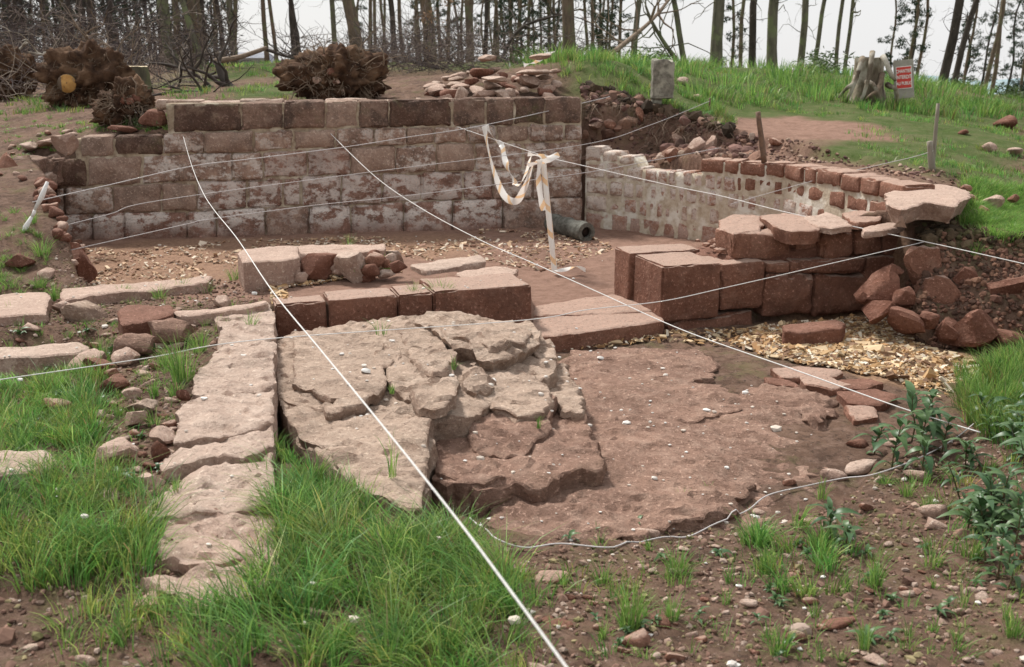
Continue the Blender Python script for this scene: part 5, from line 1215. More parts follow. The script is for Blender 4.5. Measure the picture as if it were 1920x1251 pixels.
roots(330, [(1100, 178), (1200, 200), (1340, 232), (1380, 256), (1340, 275), (1180, 240), (1100, 230)], .12, .45, .005)
def lip_roots(pxa, pxb, D0, D1, n, z, lo, hi):
    for i in range(n):
        t = random.random(); px = pxa + (pxb - pxa) * t; D = D0 + (D1 - D0) * t + random.uniform(-.03, .12); x = XD(px, D)
        p = Vector((x, D, Hz(x, D + .05) - random.uniform(0, .12))); d = Vector((random.gauss(0, .5), -.5, -random.random())).normalized(); pts = [p]; L = random.uniform(lo, hi)
        for k in range(5):
            d = (d + Vector((random.gauss(0, .35), random.gauss(-.05, .2), random.gauss(-.3, .25)))).normalized(); pts.append(pts[-1] + d * L / 5)
        tube(mb, pts, [.004 * (1 - k / 6) for k in range(6)], 4, [(.26, .20, .15), (.10, .07, .05), (.07, .05, .04), (.05, .035, .03)][i % 4], cap=False)
lip_roots(1750, 1990, 7.46, 7.2, 900, .5, .06, .30)
o = mb.build('hanging_roots', M['twig']); tag(o, 'fine roots hanging out of the cut earth banks', 'roots', kind='stuff')

# rubble core stones above the rear wall, right part
core = thing('rubble_core', 'low heap of pale rubble stones on top of the rear wall, right end', 'rubble core', tuple(Gp(930, 178)))
for i in range(60):
    px = random.uniform(822, 1048); t = (px - 822) / 226; lay = random.random()
    D = 12.35 + lay * .9; x = XD(px, D); z = Hz(x, D); w_ = random.uniform(.08, .26)
    zz = z + lay * .18 * min(1, t * 3)
    rock('stone', None, (x, D, zz), (w_ * 1.3, w_ * .9, w_ * random.uniform(.35, .7)), M[['pale', 'dusty', 'pale', 'rubble'][i % 4]], sub=2, sink=.1, parent=core)
rock('stone', None, (XD(868, 12.3), 12.3, Hz(XD(868, 12.3), 12.3)), (.16, .12, .30), M['pale'], rot=(0, .2, .2), sub=2, parent=core)
for (x0, x1, z_, D) in ((905, 960, .20, 12.6), (965, 1040, .25, 12.8), (985, 1030, .36, 13.0), (900, 940, .32, 13.1)):
    x = XD((x0 + x1) / 2, D); rock('stone', None, (x, D, Hz(x, D) + z_), ((x1 - x0) * D / F_PX, .3, .09), M['pale'], rot=(0, 0, .1), sub=3, parent=core, sink=0)

# ------------------------------------------------------------------ upturned root plates, stumps, logs
def root_plate(label, px, py, wpx, hpx, dark=False, nroot=40, seed=1, depth=.5, cut=None):
    p = Gp(px, py); s = p.y / F_PX; w_, h_ = wpx * s, hpx * s
    t = thing('root_plate', label, 'root plate', tuple(p))
    V, F = ico(5); V = V * np.array([w_ / 2, w_ * depth / 2, h_ * .55])
    nn_ = V / np.linalg.norm(V, axis=1, keepdims=True)
    V = V * (1 + .34 * fbm(V + seed * 9, 2.6 / max(w_, .4), 4, 3, .6))[:, None] + nn_ * (fbm(V + seed, 8, 4, 4, .7)[:, None] * .10)
    V[:, 0] *= 1 + .35 * np.clip(-V[:, 2] / h_, 0, 1)
    V = V + np.array([p.x, p.y, p.z + h_ * .48])
    place_mesh('soil_mass', V, [F], M['rootsoil'], t)
    r_ = random.Random(seed); mbr = MB(); st = []
    for i in range(nroot):
        a = r_.uniform(0, 6.28); e = Vector((math.cos(a), -r_.uniform(.1, 1.0), math.sin(a) * .9)).normalized()
        q = Vector((p.x + e.x * w_ * .40, p.y + e.y * w_ * depth * .42, p.z + h_ * .5 + e.z * h_ * .42)); pts = [q]; L = r_.uniform(.12, .5) * max(w_, .6); d = e
        if q.z < p.z + .05: continue
        for k in range(6):
            d = (d + Vector((r_.gauss(0, .4), r_.gauss(0, .35), r_.gauss(0, .4)))).normalized(); pts.append(pts[-1] + d * L / 6)
        r0 = r_.uniform(.006, .024); mbx = MB(); tube(mbx, pts, [r0 * (1 - k / 7.5) for k in range(7)], 6)
        if i < 12: mbx.build('root', M['root'], t)
        else: st.append((pts, [r0 * .5 * (1 - k / 7.5) for k in range(7)]))
    for i in range(160):
        a = r_.uniform(0, 6.28); rr = math.sqrt(r_.random()); q = Vector((p.x + math.cos(a) * rr * w_ * .48, p.y - w_ * depth * .5 * math.sqrt(max(0, 1 - rr * rr)), p.z + h_ * .5 + math.sin(a) * rr * h_ * .5)); d = Vector((r_.gauss(0, 1), -.3, r_.gauss(0, 1) - .4)).normalized(); pts = [q]; L = r_.uniform(.05, .22)
        for k in range(4): d = (d + Vector((r_.gauss(0, .5), r_.gauss(-.1, .3), r_.gauss(-.1, .5)))).normalized(); pts.append(pts[-1] + d * L / 4)
        st.append((pts, [.004] * 5))
    for pts, rr in st: tube(mbr, pts, rr, 4, cap=False)
    o = mbr.build('fine_roots', M['root'], t); o['kind'] = 'stuff'
    for i in range(9):
        a = r_.uniform(0, 6.28); rr = r_.uniform(.2, .9); s_ = r_.uniform(.04, .10)
        rock('lodged_stone', None, (p.x + math.cos(a) * rr * w_ * .45, p.y - w_ * depth * .48 * math.sqrt(1 - rr * rr), p.z + h_ * .48 + math.sin(a) * rr * h_ * .42), (s_ * 1.3, s_, s_), M['rubble'] if dark else M[['pale', 'dusty', 'rubble'][i % 3]], sub=2, parent=t, sink=0)
    if cut:
        cx_, cy_, r1 = cut; c = U(cx_, cy_, p.y - w_ * depth * .5 - .05); mbx = MB(); tube(mbx, [c, c + Vector((-.02, .12, 0)), c + Vector((-.05, .5, .02))], [r1, r1, r1 * 1.1], 18); mbx.build('cut_trunk', M['bark'], t)
        mbx = MB(); tube(mbx, [c + Vector((.0, -.012, 0)), c + Vector((0, .01, 0))], [r1 * .95, r1 * .95], 18); o = mbx.build('cut_face', M['cutwood'], t)
    return t
root_plate('big upturned root plate with pale stones lodged in its earth, standing behind the rear wall', 636, 193, 178, 88, seed=4, nroot=70, depth=.55)
root_plate('dark upturned root plate with an orange sawn trunk end in front of it', 172, 197, 140, 92, True, 60, 2, .4, cut=(126, 157, .125))
root_plate('near-black upturned root plate at the far left photo edge', 22, 186, 92, 90, True, 40, 3, .4)
root_plate('small dark uprooted stump lying above the left end of the rear wall', 246, 230, 92, 58, True, 70, 5, .7)
def stump(label, px, py, wpx, hpx, mat, cutm=None, tilt=(.0, 0), flare=1.6, D=None):
    p = Gp(px, py); s = p.y / F_PX; r0 = wpx * s / 2; h_ = hpx * s
    t = thing('tree_stump', label, 'stump', tuple(p)); N_ = 28; V = []; Q = []
    for k in range(9):
        u = k / 8; rr = r0 * (1 + (flare - 1) * (1 - u) ** 2.5)
        for i in range(N_):
            a = i / N_ * 6.283; lob = 1 + .12 * math.sin(a * 5 + 1) * (1 - u * .7) + .06 * math.sin(a * 9)
            V.append((p.x + math.cos(a) * rr * lob + tilt[0] * u * h_, p.y + math.sin(a) * rr * lob + tilt[1] * u * h_, p.z - .05 + u * (h_ + .05)))
    Q = [(k * N_ + i, k * N_ + (i + 1) % N_, (k + 1) * N_ + (i + 1) % N_, (k + 1) * N_ + i) for k in range(8) for i in range(N_)]
    V = np.array(V); V = V + fbm(V, 9, 3, 4)[:, None] * .012
    mbx = MB(); mbx.add(V, (), Q); mbx.build('trunk_base', M[mat], t)
    c = V[8 * N_:].mean(0); top = V[8 * N_:]
    mbx = MB(); mbx.add(np.vstack([top + np.array([0, 0, .004]), c + np.array([0, 0, .004])]), [(i, (i + 1) % N_, N_) for i in range(N_)]); mbx.build('sawn_top', M[cutm or 'cutpale'], t)
    return t, p, s
stump('mossy sawn stump with a bright pale cut top in the middle of the fallen branches', 262, 178, 34, 50, 'bark_grey', tilt=(.1, -.25))
stump('low orange sawn stump end on the ground below the dark root plate', 180, 188, 34, 14, 'cutwood', 'cutwood')
# weathered stump with a sign board
st, p, s = stump('large silvery weathered stump with splayed roots on the grassy slope', 1624, 192, 50, 78, 'driftwood', 'driftwood', flare=1.5)
for i, (dx, dz0, ex, ez) in enumerate([(-.18, .62, -.42, .02), (-.05, .66, -.22, -.02), (.1, .6, .28, .28), (.12, .4, -.1, .0), (-.25, .4, -.5, .05), (.2, .3, .34, .0), (-.1, .3, .1, -.02)]):
    mbx = MB(); pts = [Vector((p.x + dx + (ex - dx) * t, p.y - .22 - .16 * math.sin(t * 2.6), p.z + dz0 + (ez - dz0) * t + .05 * math.sin(t * 5 + i))) for t in np.linspace(0, 1, 8)]
    tube(mbx, pts, [.042 - .022 * t for t in np.linspace(0, 1, 8)], 8); mbx.build('root', M['driftwood'] if i != 3 else M['root'], st)
SB = p + Vector((.44, -.30, .04))
sb = thing('warning_sign', 'grey board with a small red and white French warning notice leaning on the silvery stump', 'sign', tuple(SB))
RX = Matrix.Rotation(R(-9), 4, 'X') @ Matrix.Rotation(R(-4), 4, 'Y') @ Matrix.Rotation(R(-14), 4, 'Z')
def boxpart(name, w, d, h, cx, cy, cz, mat, parent, bev=.004):
    P, Q, N = rbox(w, d, h, bev, max(w, h)); P = P + np.array([cx - w / 2, cy - d / 2, cz])
    P = P @ np.array(RX.to_3x3()).T
    o = link(name, mesh_np(name, P, [Q], False), M[mat], parent); return o
boxpart('board', .27, .02, .54, 0, 0, .02, 'board', sb)
boxpart('notice_border', .215, .006, .315, 0, -.014, .155, 'signwhite', sb, .001)
boxpart('notice_field', .195, .006, .295, 0, -.0175, .165, 'signred', sb, .001)
for i, (txt, sz) in enumerate((('CHANTIER', .039), ('INTERDIT', .043), ('AU PUBLIC', .037))):
    cu = bpy.data.curves.new('lettering', 'FONT'); cu.body = txt; cu.size = sz * 1.12; cu.align_x = 'CENTER'; cu.extrude = .0015; cu.offset = .0009; cu.materials.append(M['signwhite'])
    tmp = bpy.data.objects.new('lettering', cu); col.objects.link(tmp); bpy.context.view_layer.update()
    me_ = bpy.data.meshes.new_from_object(tmp.evaluated_get(bpy.context.evaluated_depsgraph_get())); bpy.data.objects.remove(tmp)
    o = bpy.data.objects.new('lettering', me_); col.objects.link(o); o.parent = sb
    o.matrix_local = RX @ Matrix.Translation((0, -.023, .38 - i * .085)) @ Matrix.Rotation(math.pi / 2, 4, 'X') @ Matrix.Diagonal((1, 1.5, 1, 1))

# ------------------------------------------------------------------ posts, rods, ranging pole
def post(name, label, cat, a, b, r0, r1, mat, n=10, wob=.0):
    t = MB(); pts = [a.lerp(b, k) + Vector((math.sin(k * 9) * wob, math.cos(k * 7) * wob, 0)) for k in np.linspace(0, 1, 7)]
    tube(t, pts, list(np.linspace(r0, r1, 7)), n); V = np.concatenate(t.V)
    V = V + fbm(V, 20, 2, 3)[:, None] * min(r0, .04) * .12
    o = place_mesh(name, V, [np.concatenate(t.Q), np.concatenate(t.T)], M[mat]); return tag(o, label, cat)
g = Vector((cw_at(1432).x, cw_at(1432).y + .12, .88)); D = g.y
post('iron_rod', 'rusty brown iron rod driven in behind the capping stones of the curved wall', 'rod', U(1433, 304, D), U(1421, 210, D), .030, .026, 'iron')
p = Gp(1748, 318); post('grid_stake', 'thin grey wooden stake standing on the right slope', 'stake', U(1748, 320, p.y), U(1759, 194, p.y), .019, .015, 'wood_post')
post('stake_stub', 'short pale wooden stub at the foot of the thin grey stake', 'stake', U(1748, 322, p.y - .05), U(1743, 265, p.y - .05), .030, .026, 'wood_post')
p = Gp(1330, 214); post('grid_peg', 'tiny peg in the turf bank edge with a string tied to it', 'peg', U(1330, 216, p.y), U(1331, 184, p.y), .014, .012, 'iron')
p = Gp(1240, 204)
cpst = thing('concrete_post', 'broken square concrete post standing at the edge of the turf bank', 'post', tuple(p))
s = p.y / F_PX
for (w_, z0, z1, dx) in ((.26, .12, .58, 0.0), (.12, -.28, .12, -.06)):
    P, Q, N = rbox(w_, w_ * .8, z1 - z0, .012, .04); P = P + np.array([p.x - w_ / 2 + dx, p.y - w_ * .4, p.z + z0]); P = P + N * fbm(P, 12, 3, 8)[:, None] * .012
    P[:, 2] += np.where(P[:, 2] > p.z + .5, fbm(P, 9, 3, 9) * .03, 0)
    place_mesh('shaft' if w_ > .2 else 'stem', P, [Q], M['concrete'], cpst)
p = Gp(1137, 104); post('charred_post', 'short blackened post on top of the grassy mound', 'post', U(1140, 104, p.y), U(1133, 66, p.y), .062, .055, 'bark_dark', wob=.01)
p = Gp(1035, 112); post('mound_peg', 'small brown peg at the left crest of the mound', 'peg', U(1035, 112, p.y), U(1038, 84, p.y), .016, .014, 'iron')
rp = thing('ranging_pole', 'leaning white and dark ranging pole stuck in the left bank', 'ranging pole', tuple(U(20, 496, 7.6)))
P0, P1_ = U(19, 497, 7.6), U(89, 341, 7.75)
cuts = [0, .20, .33, .58, .66, 1.0]
for k in range(5):
    t = MB(); a, b_ = P0.lerp(P1_, cuts[k]), P0.lerp(P1_, cuts[k + 1]); off = Vector((.012 * math.sin(k * 2.2), 0, 0))
    tube(t, [a, a.lerp(b_, .5) + off, b_], [.012, .022 if k % 2 == 0 else .014, .013], 8); t.build('pole_band', M['string'] if k % 2 == 0 or k == 3 else M['iron'], rp)

# ------------------------------------------------------------------ barrier tape
def ribbon(mb, pts, width, twist, u0=0.0):
    V = []; C = []; L = 0; n = len(pts)
    for i, p_ in enumerate(pts):
        if i: L += (pts[i] - pts[i - 1]).length
        t = (pts[min(i + 1, n - 1)] - pts[max(0, i - 1)]).normalized(); a = t.cross(Vector((0, 1, .1))).normalized(); b_ = t.cross(a)
        w_ = twist(i / (n - 1)); d = (a * math.cos(w_) + b_ * math.sin(w_)) * width / 2
        for s_ in (-1, 0, 1): V.append(tuple(p_ + d * s_ + b_ * (.004 if s_ == 0 else 0))); C.append((u0 + L, (s_ + 1) * width * .6, 0))
    Q = [(i * 3 + k, i * 3 + k + 1, i * 3 + k + 4, i * 3 + k + 3) for i in range(n - 1) for k in (0, 1)]
    mb.add(V, (), Q, np.array(C))
def smooth_path(ctrl, n=24):
    c = [Vector(p_) for p_ in ctrl]; out = []
    for i in range(len(c) - 1):
        p0, p1, p2, p3 = c[max(i - 1, 0)], c[i], c[i + 1], c[min(i + 2, len(c) - 1)]
        for k in range(n):
            t = k / n; out.append(.5 * ((2 * p1) + (p2 - p0) * t + (2 * p0 - 5 * p1 + 4 * p2 - p3) * t * t + (3 * p1 - p0 - 3 * p2 + p3) * t ** 3))
    out.append(c[-1]); return out
tp = thing('barrier_tape', 'white and orange striped barrier tape draped in loops from a string and down its post', 'barrier tape', tuple(W(1040, 508)))
TD = W(1040, 508).y
def tpart(name, pts, width, tw):
    mbx = MB(); ribbon(mbx, smooth_path([U(x, y, d) for x, y, d in pts], 14), width, tw); o = mbx.build(name, M['tape'], tp); return o
tpart('tape_loop', [(908, 236, 10.9), (914, 272, 10.8), (925, 318, 10.5), (945, 366, 10.2), (968, 377, 10.0), (984, 350, 9.8), (998, 312, 9.5), (1012, 298, 9.2)], .072, lambda t: .5 + .7 * math.sin(t * 9))
tpart('tape_loop', [(912, 236, 10.9), (928, 262, 10.8), (941, 274, 10.7), (948, 304, 10.5), (958, 328, 10.4), (966, 345, 10.3)], .062, lambda t: .3 + 1.1 * math.sin(t * 10))
tpart('tape_loop', [(966, 345, 10.3), (975, 346, 10.0), (986, 325, 9.7), (993, 300, 9.4), (998, 287, 9.2)], .035, lambda t: 1.0 + .4 * math.sin(t * 8))
tpart('tape_knot', [(990, 287, 9.15), (1008, 292, 9.1), (1025, 296, 9.05), (1046, 291, 9.1)], .06, lambda t: 1.2 * math.sin(t * 6))
tpart('tape_knot', [(990, 310, 9.15), (1012, 304, 9.0), (1030, 300, 9.0), (1048, 290, 9.1)], .045, lambda t: .6 * math.sin(t * 6))
tpart('tape_tail', [(1012, 300, 8.98), (1010, 330, 8.98), (1013, 365, 8.97), (1019, 395, 8.96)], .055, lambda t: .2 + .8 * math.sin(t * 7))
tpart('tape_tail', [(1040, 507, 8.82), (1058, 506, 8.8), (1080, 500, 8.85), (1098, 507, 8.8)], .045, lambda t: 1.3 + .8 * math.sin(t * 5))
pst = MB(); a, b_ = U(1040, 510, 8.86), U(1018, 298, 9.05)
N_ = 60; V = []; C = []
for k in range(N_ + 1):
    t = k / N_; c_ = a.lerp(b_, t); L = (b_ - a).length * t
    for i in range(8): w_ = i / 8 * 6.283; V.append((c_.x + math.cos(w_) * .026, c_.y + math.sin(w_) * .026, c_.z)); C.append((L, i / 8 * .14, 0))
pst.add(V, (), [(k * 8 + i, k * 8 + (i + 1) % 8, (k + 1) * 8 + (i + 1) % 8, (k + 1) * 8 + i) for k in range(N_) for i in range(8)], np.array(C)); pst.build('wrapped_post', M['tape'], tp)
mbx = MB(); pts_ = [Vector((q_.x, q_.y, Hz(q_.x, q_.y) + .22 - abs(i - 3) * .03)) for i, q_ in enumerate([Gp(980 + 10 * k, 122 - 3 * k) for k in range(8)])]
g0 = U(982, 124, 13.6); ribbon(mbx, smooth_path([U(982, 122, 13.4), U(998, 118, 13.4), U(1012, 110, 13.5), U(1024, 104, 13.6), U(1040, 97, 13.7)], 8), .07, lambda t: .4 + 1.0 * math.sin(t * 8))
V = np.concatenate(mbx.V); o = place_mesh('tape_scrap', V, [np.concatenate(mbx.Q)], M['tape'], tint=np.concatenate(mbx.C)); tag(o, 'scrap of white and orange tape tied to the peg on the mound', 'barrier tape')

# ------------------------------------------------------------------ strings of the survey grid
def string(label, pts, Da, Db, r=.0028, mat='string', sag=.0, cat='string', knots=()):
    P = [np.array(p_, float) for p_ in pts]; L = np.concatenate([[0], np.cumsum([np.linalg.norm(b - a) for a, b in zip(P, P[1:])])]); L /= L[-1]
    c = [U(p_[0], p_[1], 1 / ((1 - t) / Da + t / Db)) for p_, t in zip(P, L)]
    path = smooth_path(c, 10); mb = MB(); tube(mb, path, r, 6)
    if knots:
        for k in knots:
            q = path[int(k * (len(path) - 1))]; V, F = ico(1); mb.add(V * r * 3 + np.array(q), F)
    o = place_mesh('grid_string', np.concatenate(mb.V), [np.concatenate(mb.Q), np.concatenate(mb.T)], M[mat]); return tag(o, label, cat)
string('thick white cord running from the rear wall to the bottom edge of the photo', [(342, 250), (358, 306), (378, 356), (400, 392), (445, 448), (510, 545), (600, 655), (712, 792), (850, 965), (960, 1112), (1090, 1290)], 11.2, 1.28, .0021, knots=())
string('white string crossing diagonally from the rear wall over the doorway to the leafy plants', [(615, 246), (702, 330), (790, 391), (902, 451), (996, 492), (1126, 550), (1280, 619), (1494, 695), (1690, 765), (1838, 811)], 11.3, 4.3, .0033, knots=(.33, .4, .46))
string('grey string from the ranging pole up across the rear wall to the turf bank', [(61, 379), (204, 347), (359, 312), (472, 298), (646, 276), (760, 258), (907, 235), (1120, 187), (1142, 181)], 8.0, 12.3, .004, 'string_grey', knots=(.4,))
string('faint string from the left bank over the curved wall to the tiny peg', [(77, 434), (204, 402), (300, 376), (700, 322), (1090, 272), (1218, 235), (1330, 190)], 8.0, 12.0, .0032, 'string_grey')
string('faint string from the bank by the ranging pole to the shelf above the curved wall', [(30, 492), (160, 463), (347, 421), (394, 411), (591, 385), (781, 365), (1090, 325), (1208, 304), (1352, 277)], 7.6, 10.9, .0032, 'string_grey')
string('low white string from the left photo edge across the doorway to the pier wall end', [(-60, 722), (0, 712), (273, 672), (486, 637), (977, 601), (1100, 581), (1241, 565), (1353, 541), (1494, 509), (1740, 452), (1790, 438)], 4.6, 7.55, .003)
string('string running from the taped post over the pier wall to the right photo edge', [(857, 238), (978, 279), (1035, 297), (1090, 310), (1257, 348), (1353, 368), (1478, 399), (1605, 426), (1760, 459), (1960, 504)], 11.3, 6.6, .0036)
string('short faint string from the curved wall up to the thin grey stake', [(1370, 383), (1450, 360), (1560, 330), (1702, 297), (1750, 283)], 9.9, 9.0, .0032, 'string_grey')
gp = [(880, 978), (930, 1022), (985, 1037), (1050, 1037), (1150, 1033), (1240, 1020), (1290, 1012), (1340, 993), (1400, 965), (1440, 945), (1520, 915), (1580, 906), (1640, 898), (1725, 870), (1790, 830), (1835, 798)]
pp = [Gp(*q) for q in gp]; path = smooth_path([Vector((q.x, q.y, max(q.z, drop(q.x, q.y, 1.2)) + .012 + .012 * (i % 2))) for i, q in enumerate(pp)], 8)
for q in path: q.z = max(q.z, min(drop(q.x, q.y, .6), q.z + .06) + .006)
mb = MB(); tube(mb, path, .0032, 6); o = place_mesh('ground_cord', np.concatenate(mb.V), [np.concatenate(mb.Q), np.concatenate(mb.T)], M['string_grey']); tag(o, 'slack white cord lying in a curve on the soil in front of the bedrock', 'cord')

# ------------------------------------------------------------------ trees
def branch(mb, p, d, L, r, depth, rr, gnarl=.3, up=.1, tips=None, c=(.12, .10, .085), kids=(2, 3)):
    n = 5 if depth > 1 else 4; pts = [p]; dd = d.copy()
    for k in range(n):
        dd = (dd + Vector((rr.gauss(0, gnarl), rr.gauss(0, gnarl), rr.gauss(up, gnarl)))).normalized(); pts.append(pts[-1] + dd * L / n)
    tube(mb, pts, [r * (1 - .75 * k / n) for k in range(n + 1)], 6 if r > .03 else 4 if r > .01 else 3, c, cap=False)
    if tips is not None and depth <= 1: tips.append((pts[-1], dd))
    if depth > 0:
        for k in range(rr.randint(*kids)):
            i = rr.randint(2, n); a = Vector((rr.gauss(0, 1), rr.gauss(0, 1), rr.gauss(.2, .6))).normalized()
            branch(mb, pts[i], (dd + a * .9).normalized(), L * rr.uniform(.45, .7), r * .5, depth - 1, rr, gnarl, up, tips, c, kids)
def pads(mb, ctr, rad, n, size, tint, flat=.35):
    q = rng.normal(0, 1, (n, 3)); q /= np.linalg.norm(q, axis=1, keepdims=True); q *= rng.random((n, 1)) ** .45
    P = ctr + q * np.array([rad, rad, rad * flat])
    a = rng.normal(0, 1, (n, 3)); a[:, 2] *= .6; a /= np.linalg.norm(a, axis=1, keepdims=True); b = np.cross(a, rng.normal(0, 1, (n, 3))); b /= np.linalg.norm(b, axis=1, keepdims=True)
    s = size * rng.uniform(.6, 1.4, (n, 1)); V = np.stack([P - a * s, P + b * s * .22, P + a * s, P - b * s * .22], 1).reshape(-1, 3)
    t = np.repeat(np.array(tint) * rng.uniform(.6, 1.35, (n, 1)), 4, 0)
    mb.add(V, (), np.arange(n * 4).reshape(-1, 4), t)
def trunk_pts(h, lean, wob, rr, n=12):
    ph = rr.uniform(0, 6); return [Vector((lean[0] * k / n * h + wob * math.sin(k * 1.1 + ph) * (k / n), lean[1] * k / n * h + wob * math.cos(k * .9 + ph) * (k / n), h * k / n)) for k in range(n + 1)]
def make_tree(kind, seed, h, r, lean=(0, 0), wob=.12):
    """returns (trunk mesh, crown mesh or None) in local space"""
    rr = random.Random(seed); mb = MB(); pts = trunk_pts(h, lean, wob, rr); n = len(pts) - 1
    rad = [r * (1.25 if k == 0 else 1 - .55 * k / n) for k in range(n + 1)]; c = (.2, .15, .11)
    pts[0].z -= .3; tube(mb, pts, rad, 10, c, cap=False)
    cm = MB(); has = False
    if kind == 'pine':                                  # bare stem, short dead snags, crown high up
        for k in range(26):
            z = rr.uniform(.1, .75) * h; i = min(n - 1, int(z / h * n)); p = pts[i].lerp(pts[i + 1], z / h * n - i); a = rr.uniform(0, 6.28)
            branch(mb, p, Vector((math.cos(a), math.sin(a), rr.uniform(-.1, .4))).normalized(), rr.uniform(.3, 1.5), .016, 2, rr, .28, 0, None, c, (1, 2))
        for k in range(12):
            z = rr.uniform(.72, 1.0) * h; i = min(n - 1, int(z / h * n)); p = pts[i]; a = rr.uniform(0, 6.28); L = rr.uniform(.8, 1.8); d = Vector((math.cos(a), math.sin(a), .3)).normalized()
            branch(mb, p, d, L, .035, 1, rr, .2, .05, None, c, (1, 2)); pads(cm, np.array(p + d * L * .8), .55, 34, .13, (.045, .075, .035)); has = True
    elif kind == 'lowpine':                              # foliage pads all the way down
        for k in range(30):
            z = (.12 + .86 * (k / 30) + rr.uniform(-.02, .02)) * h; i = min(n - 1, int(z / h * n)); p = pts[i].lerp(pts[i + 1], z / h * n - i); a = rr.uniform(0, 6.28); L = rr.uniform(.5, 1.0) * (1.9 - z / h * 1.0)
            d = Vector((math.cos(a), math.sin(a), rr.uniform(-.1, .25))).normalized(); branch(mb, p, d, L, .03, 1, rr, .2, .02, None, c, (1, 2))
            for m_ in range(3):
                pads(cm, np.array(p + d * L * (.45 + .3 * m_)) + rng.normal(0, .15, 3), rr.uniform(.26, .5), 34, .11, (.035, .062, .032), .3)
        has = True
    elif kind == 'bare':
        for k in range(9):
            z = rr.uniform(.25, 1.0) * h; i = min(n - 1, int(z / h * n)); p = pts[i].lerp(pts[i + 1], min(1, z / h * n - i)); a = rr.uniform(0, 6.28)
            branch(mb, p, Vector((math.cos(a), math.sin(a), rr.uniform(.2, 1.0))).normalized(), rr.uniform(.8, 2.2), r * .35, 2, rr, .25, .06, None, c, (2, 3))
    return mb, (cm if has else None)
PROTO = {}
for kind, seeds in (('pine', (1, 2, 3, 4)), ('lowpine', (5, 6, 7)), ('bare', (8, 9, 10))):
    for sd in seeds:
        mb, cm = make_tree(kind, sd, 10, .16, (random.uniform(-.02, .02), random.uniform(-.03, .03)), .46)
        PROTO[(kind, sd)] = (mb.mesh('trunk'), cm.mesh('crown', smooth=False) if cm else None)
SH = {}
def tree(name, label, px, D, wpx, kind='pine', var=0, lean=0.0, mat='bark', group=None, hs=1.0, rot=None):
    keys = [k for k in PROTO if k[0] == kind]; key = keys[var % len(keys)]; tm, cm = PROTO[key]
    lean = lean * 1.25 + random.uniform(-.025, .025)
    x = XD(px, D); z = Hz(x, D); o = thing(name, label, 'tree', (x, D, z - .05), group)
    r = wpx * D / F_PX / 2 * .86; sx = r / .155; sx_h = max(.6, hs)
    mk = (key, mat)
    if mk not in SH:
        a = tm.copy(); a.materials.clear(); a.materials.append(M[mat]); SH[mk] = a
        if cm is not None and not cm.materials: cm.materials.append(M['needle'])
    t = bpy.data.objects.new('trunk', SH[mk]); col.objects.link(t); t.parent = o
    if cm is not None: c = bpy.data.objects.new('crown', cm); col.objects.link(c); c.parent = o
    kxy = min(1.6, max(.45, sx))
    o.scale = (kxy, kxy, sx_h); o.rotation_euler = (0, lean, random.uniform(0, 6.28) if rot is None else rot)
    if rot is None and lean:
        o.rotation_mode = 'XYZ'; rz = o.rotation_euler.z; o.rotation_mode = 'QUATERNION'
        q_ = Matrix.Rotation(lean, 3, 'Y').to_quaternion() @ Matrix.Rotation(rz, 3, 'Z').to_quaternion(); o.rotation_quaternion = q_
    return o
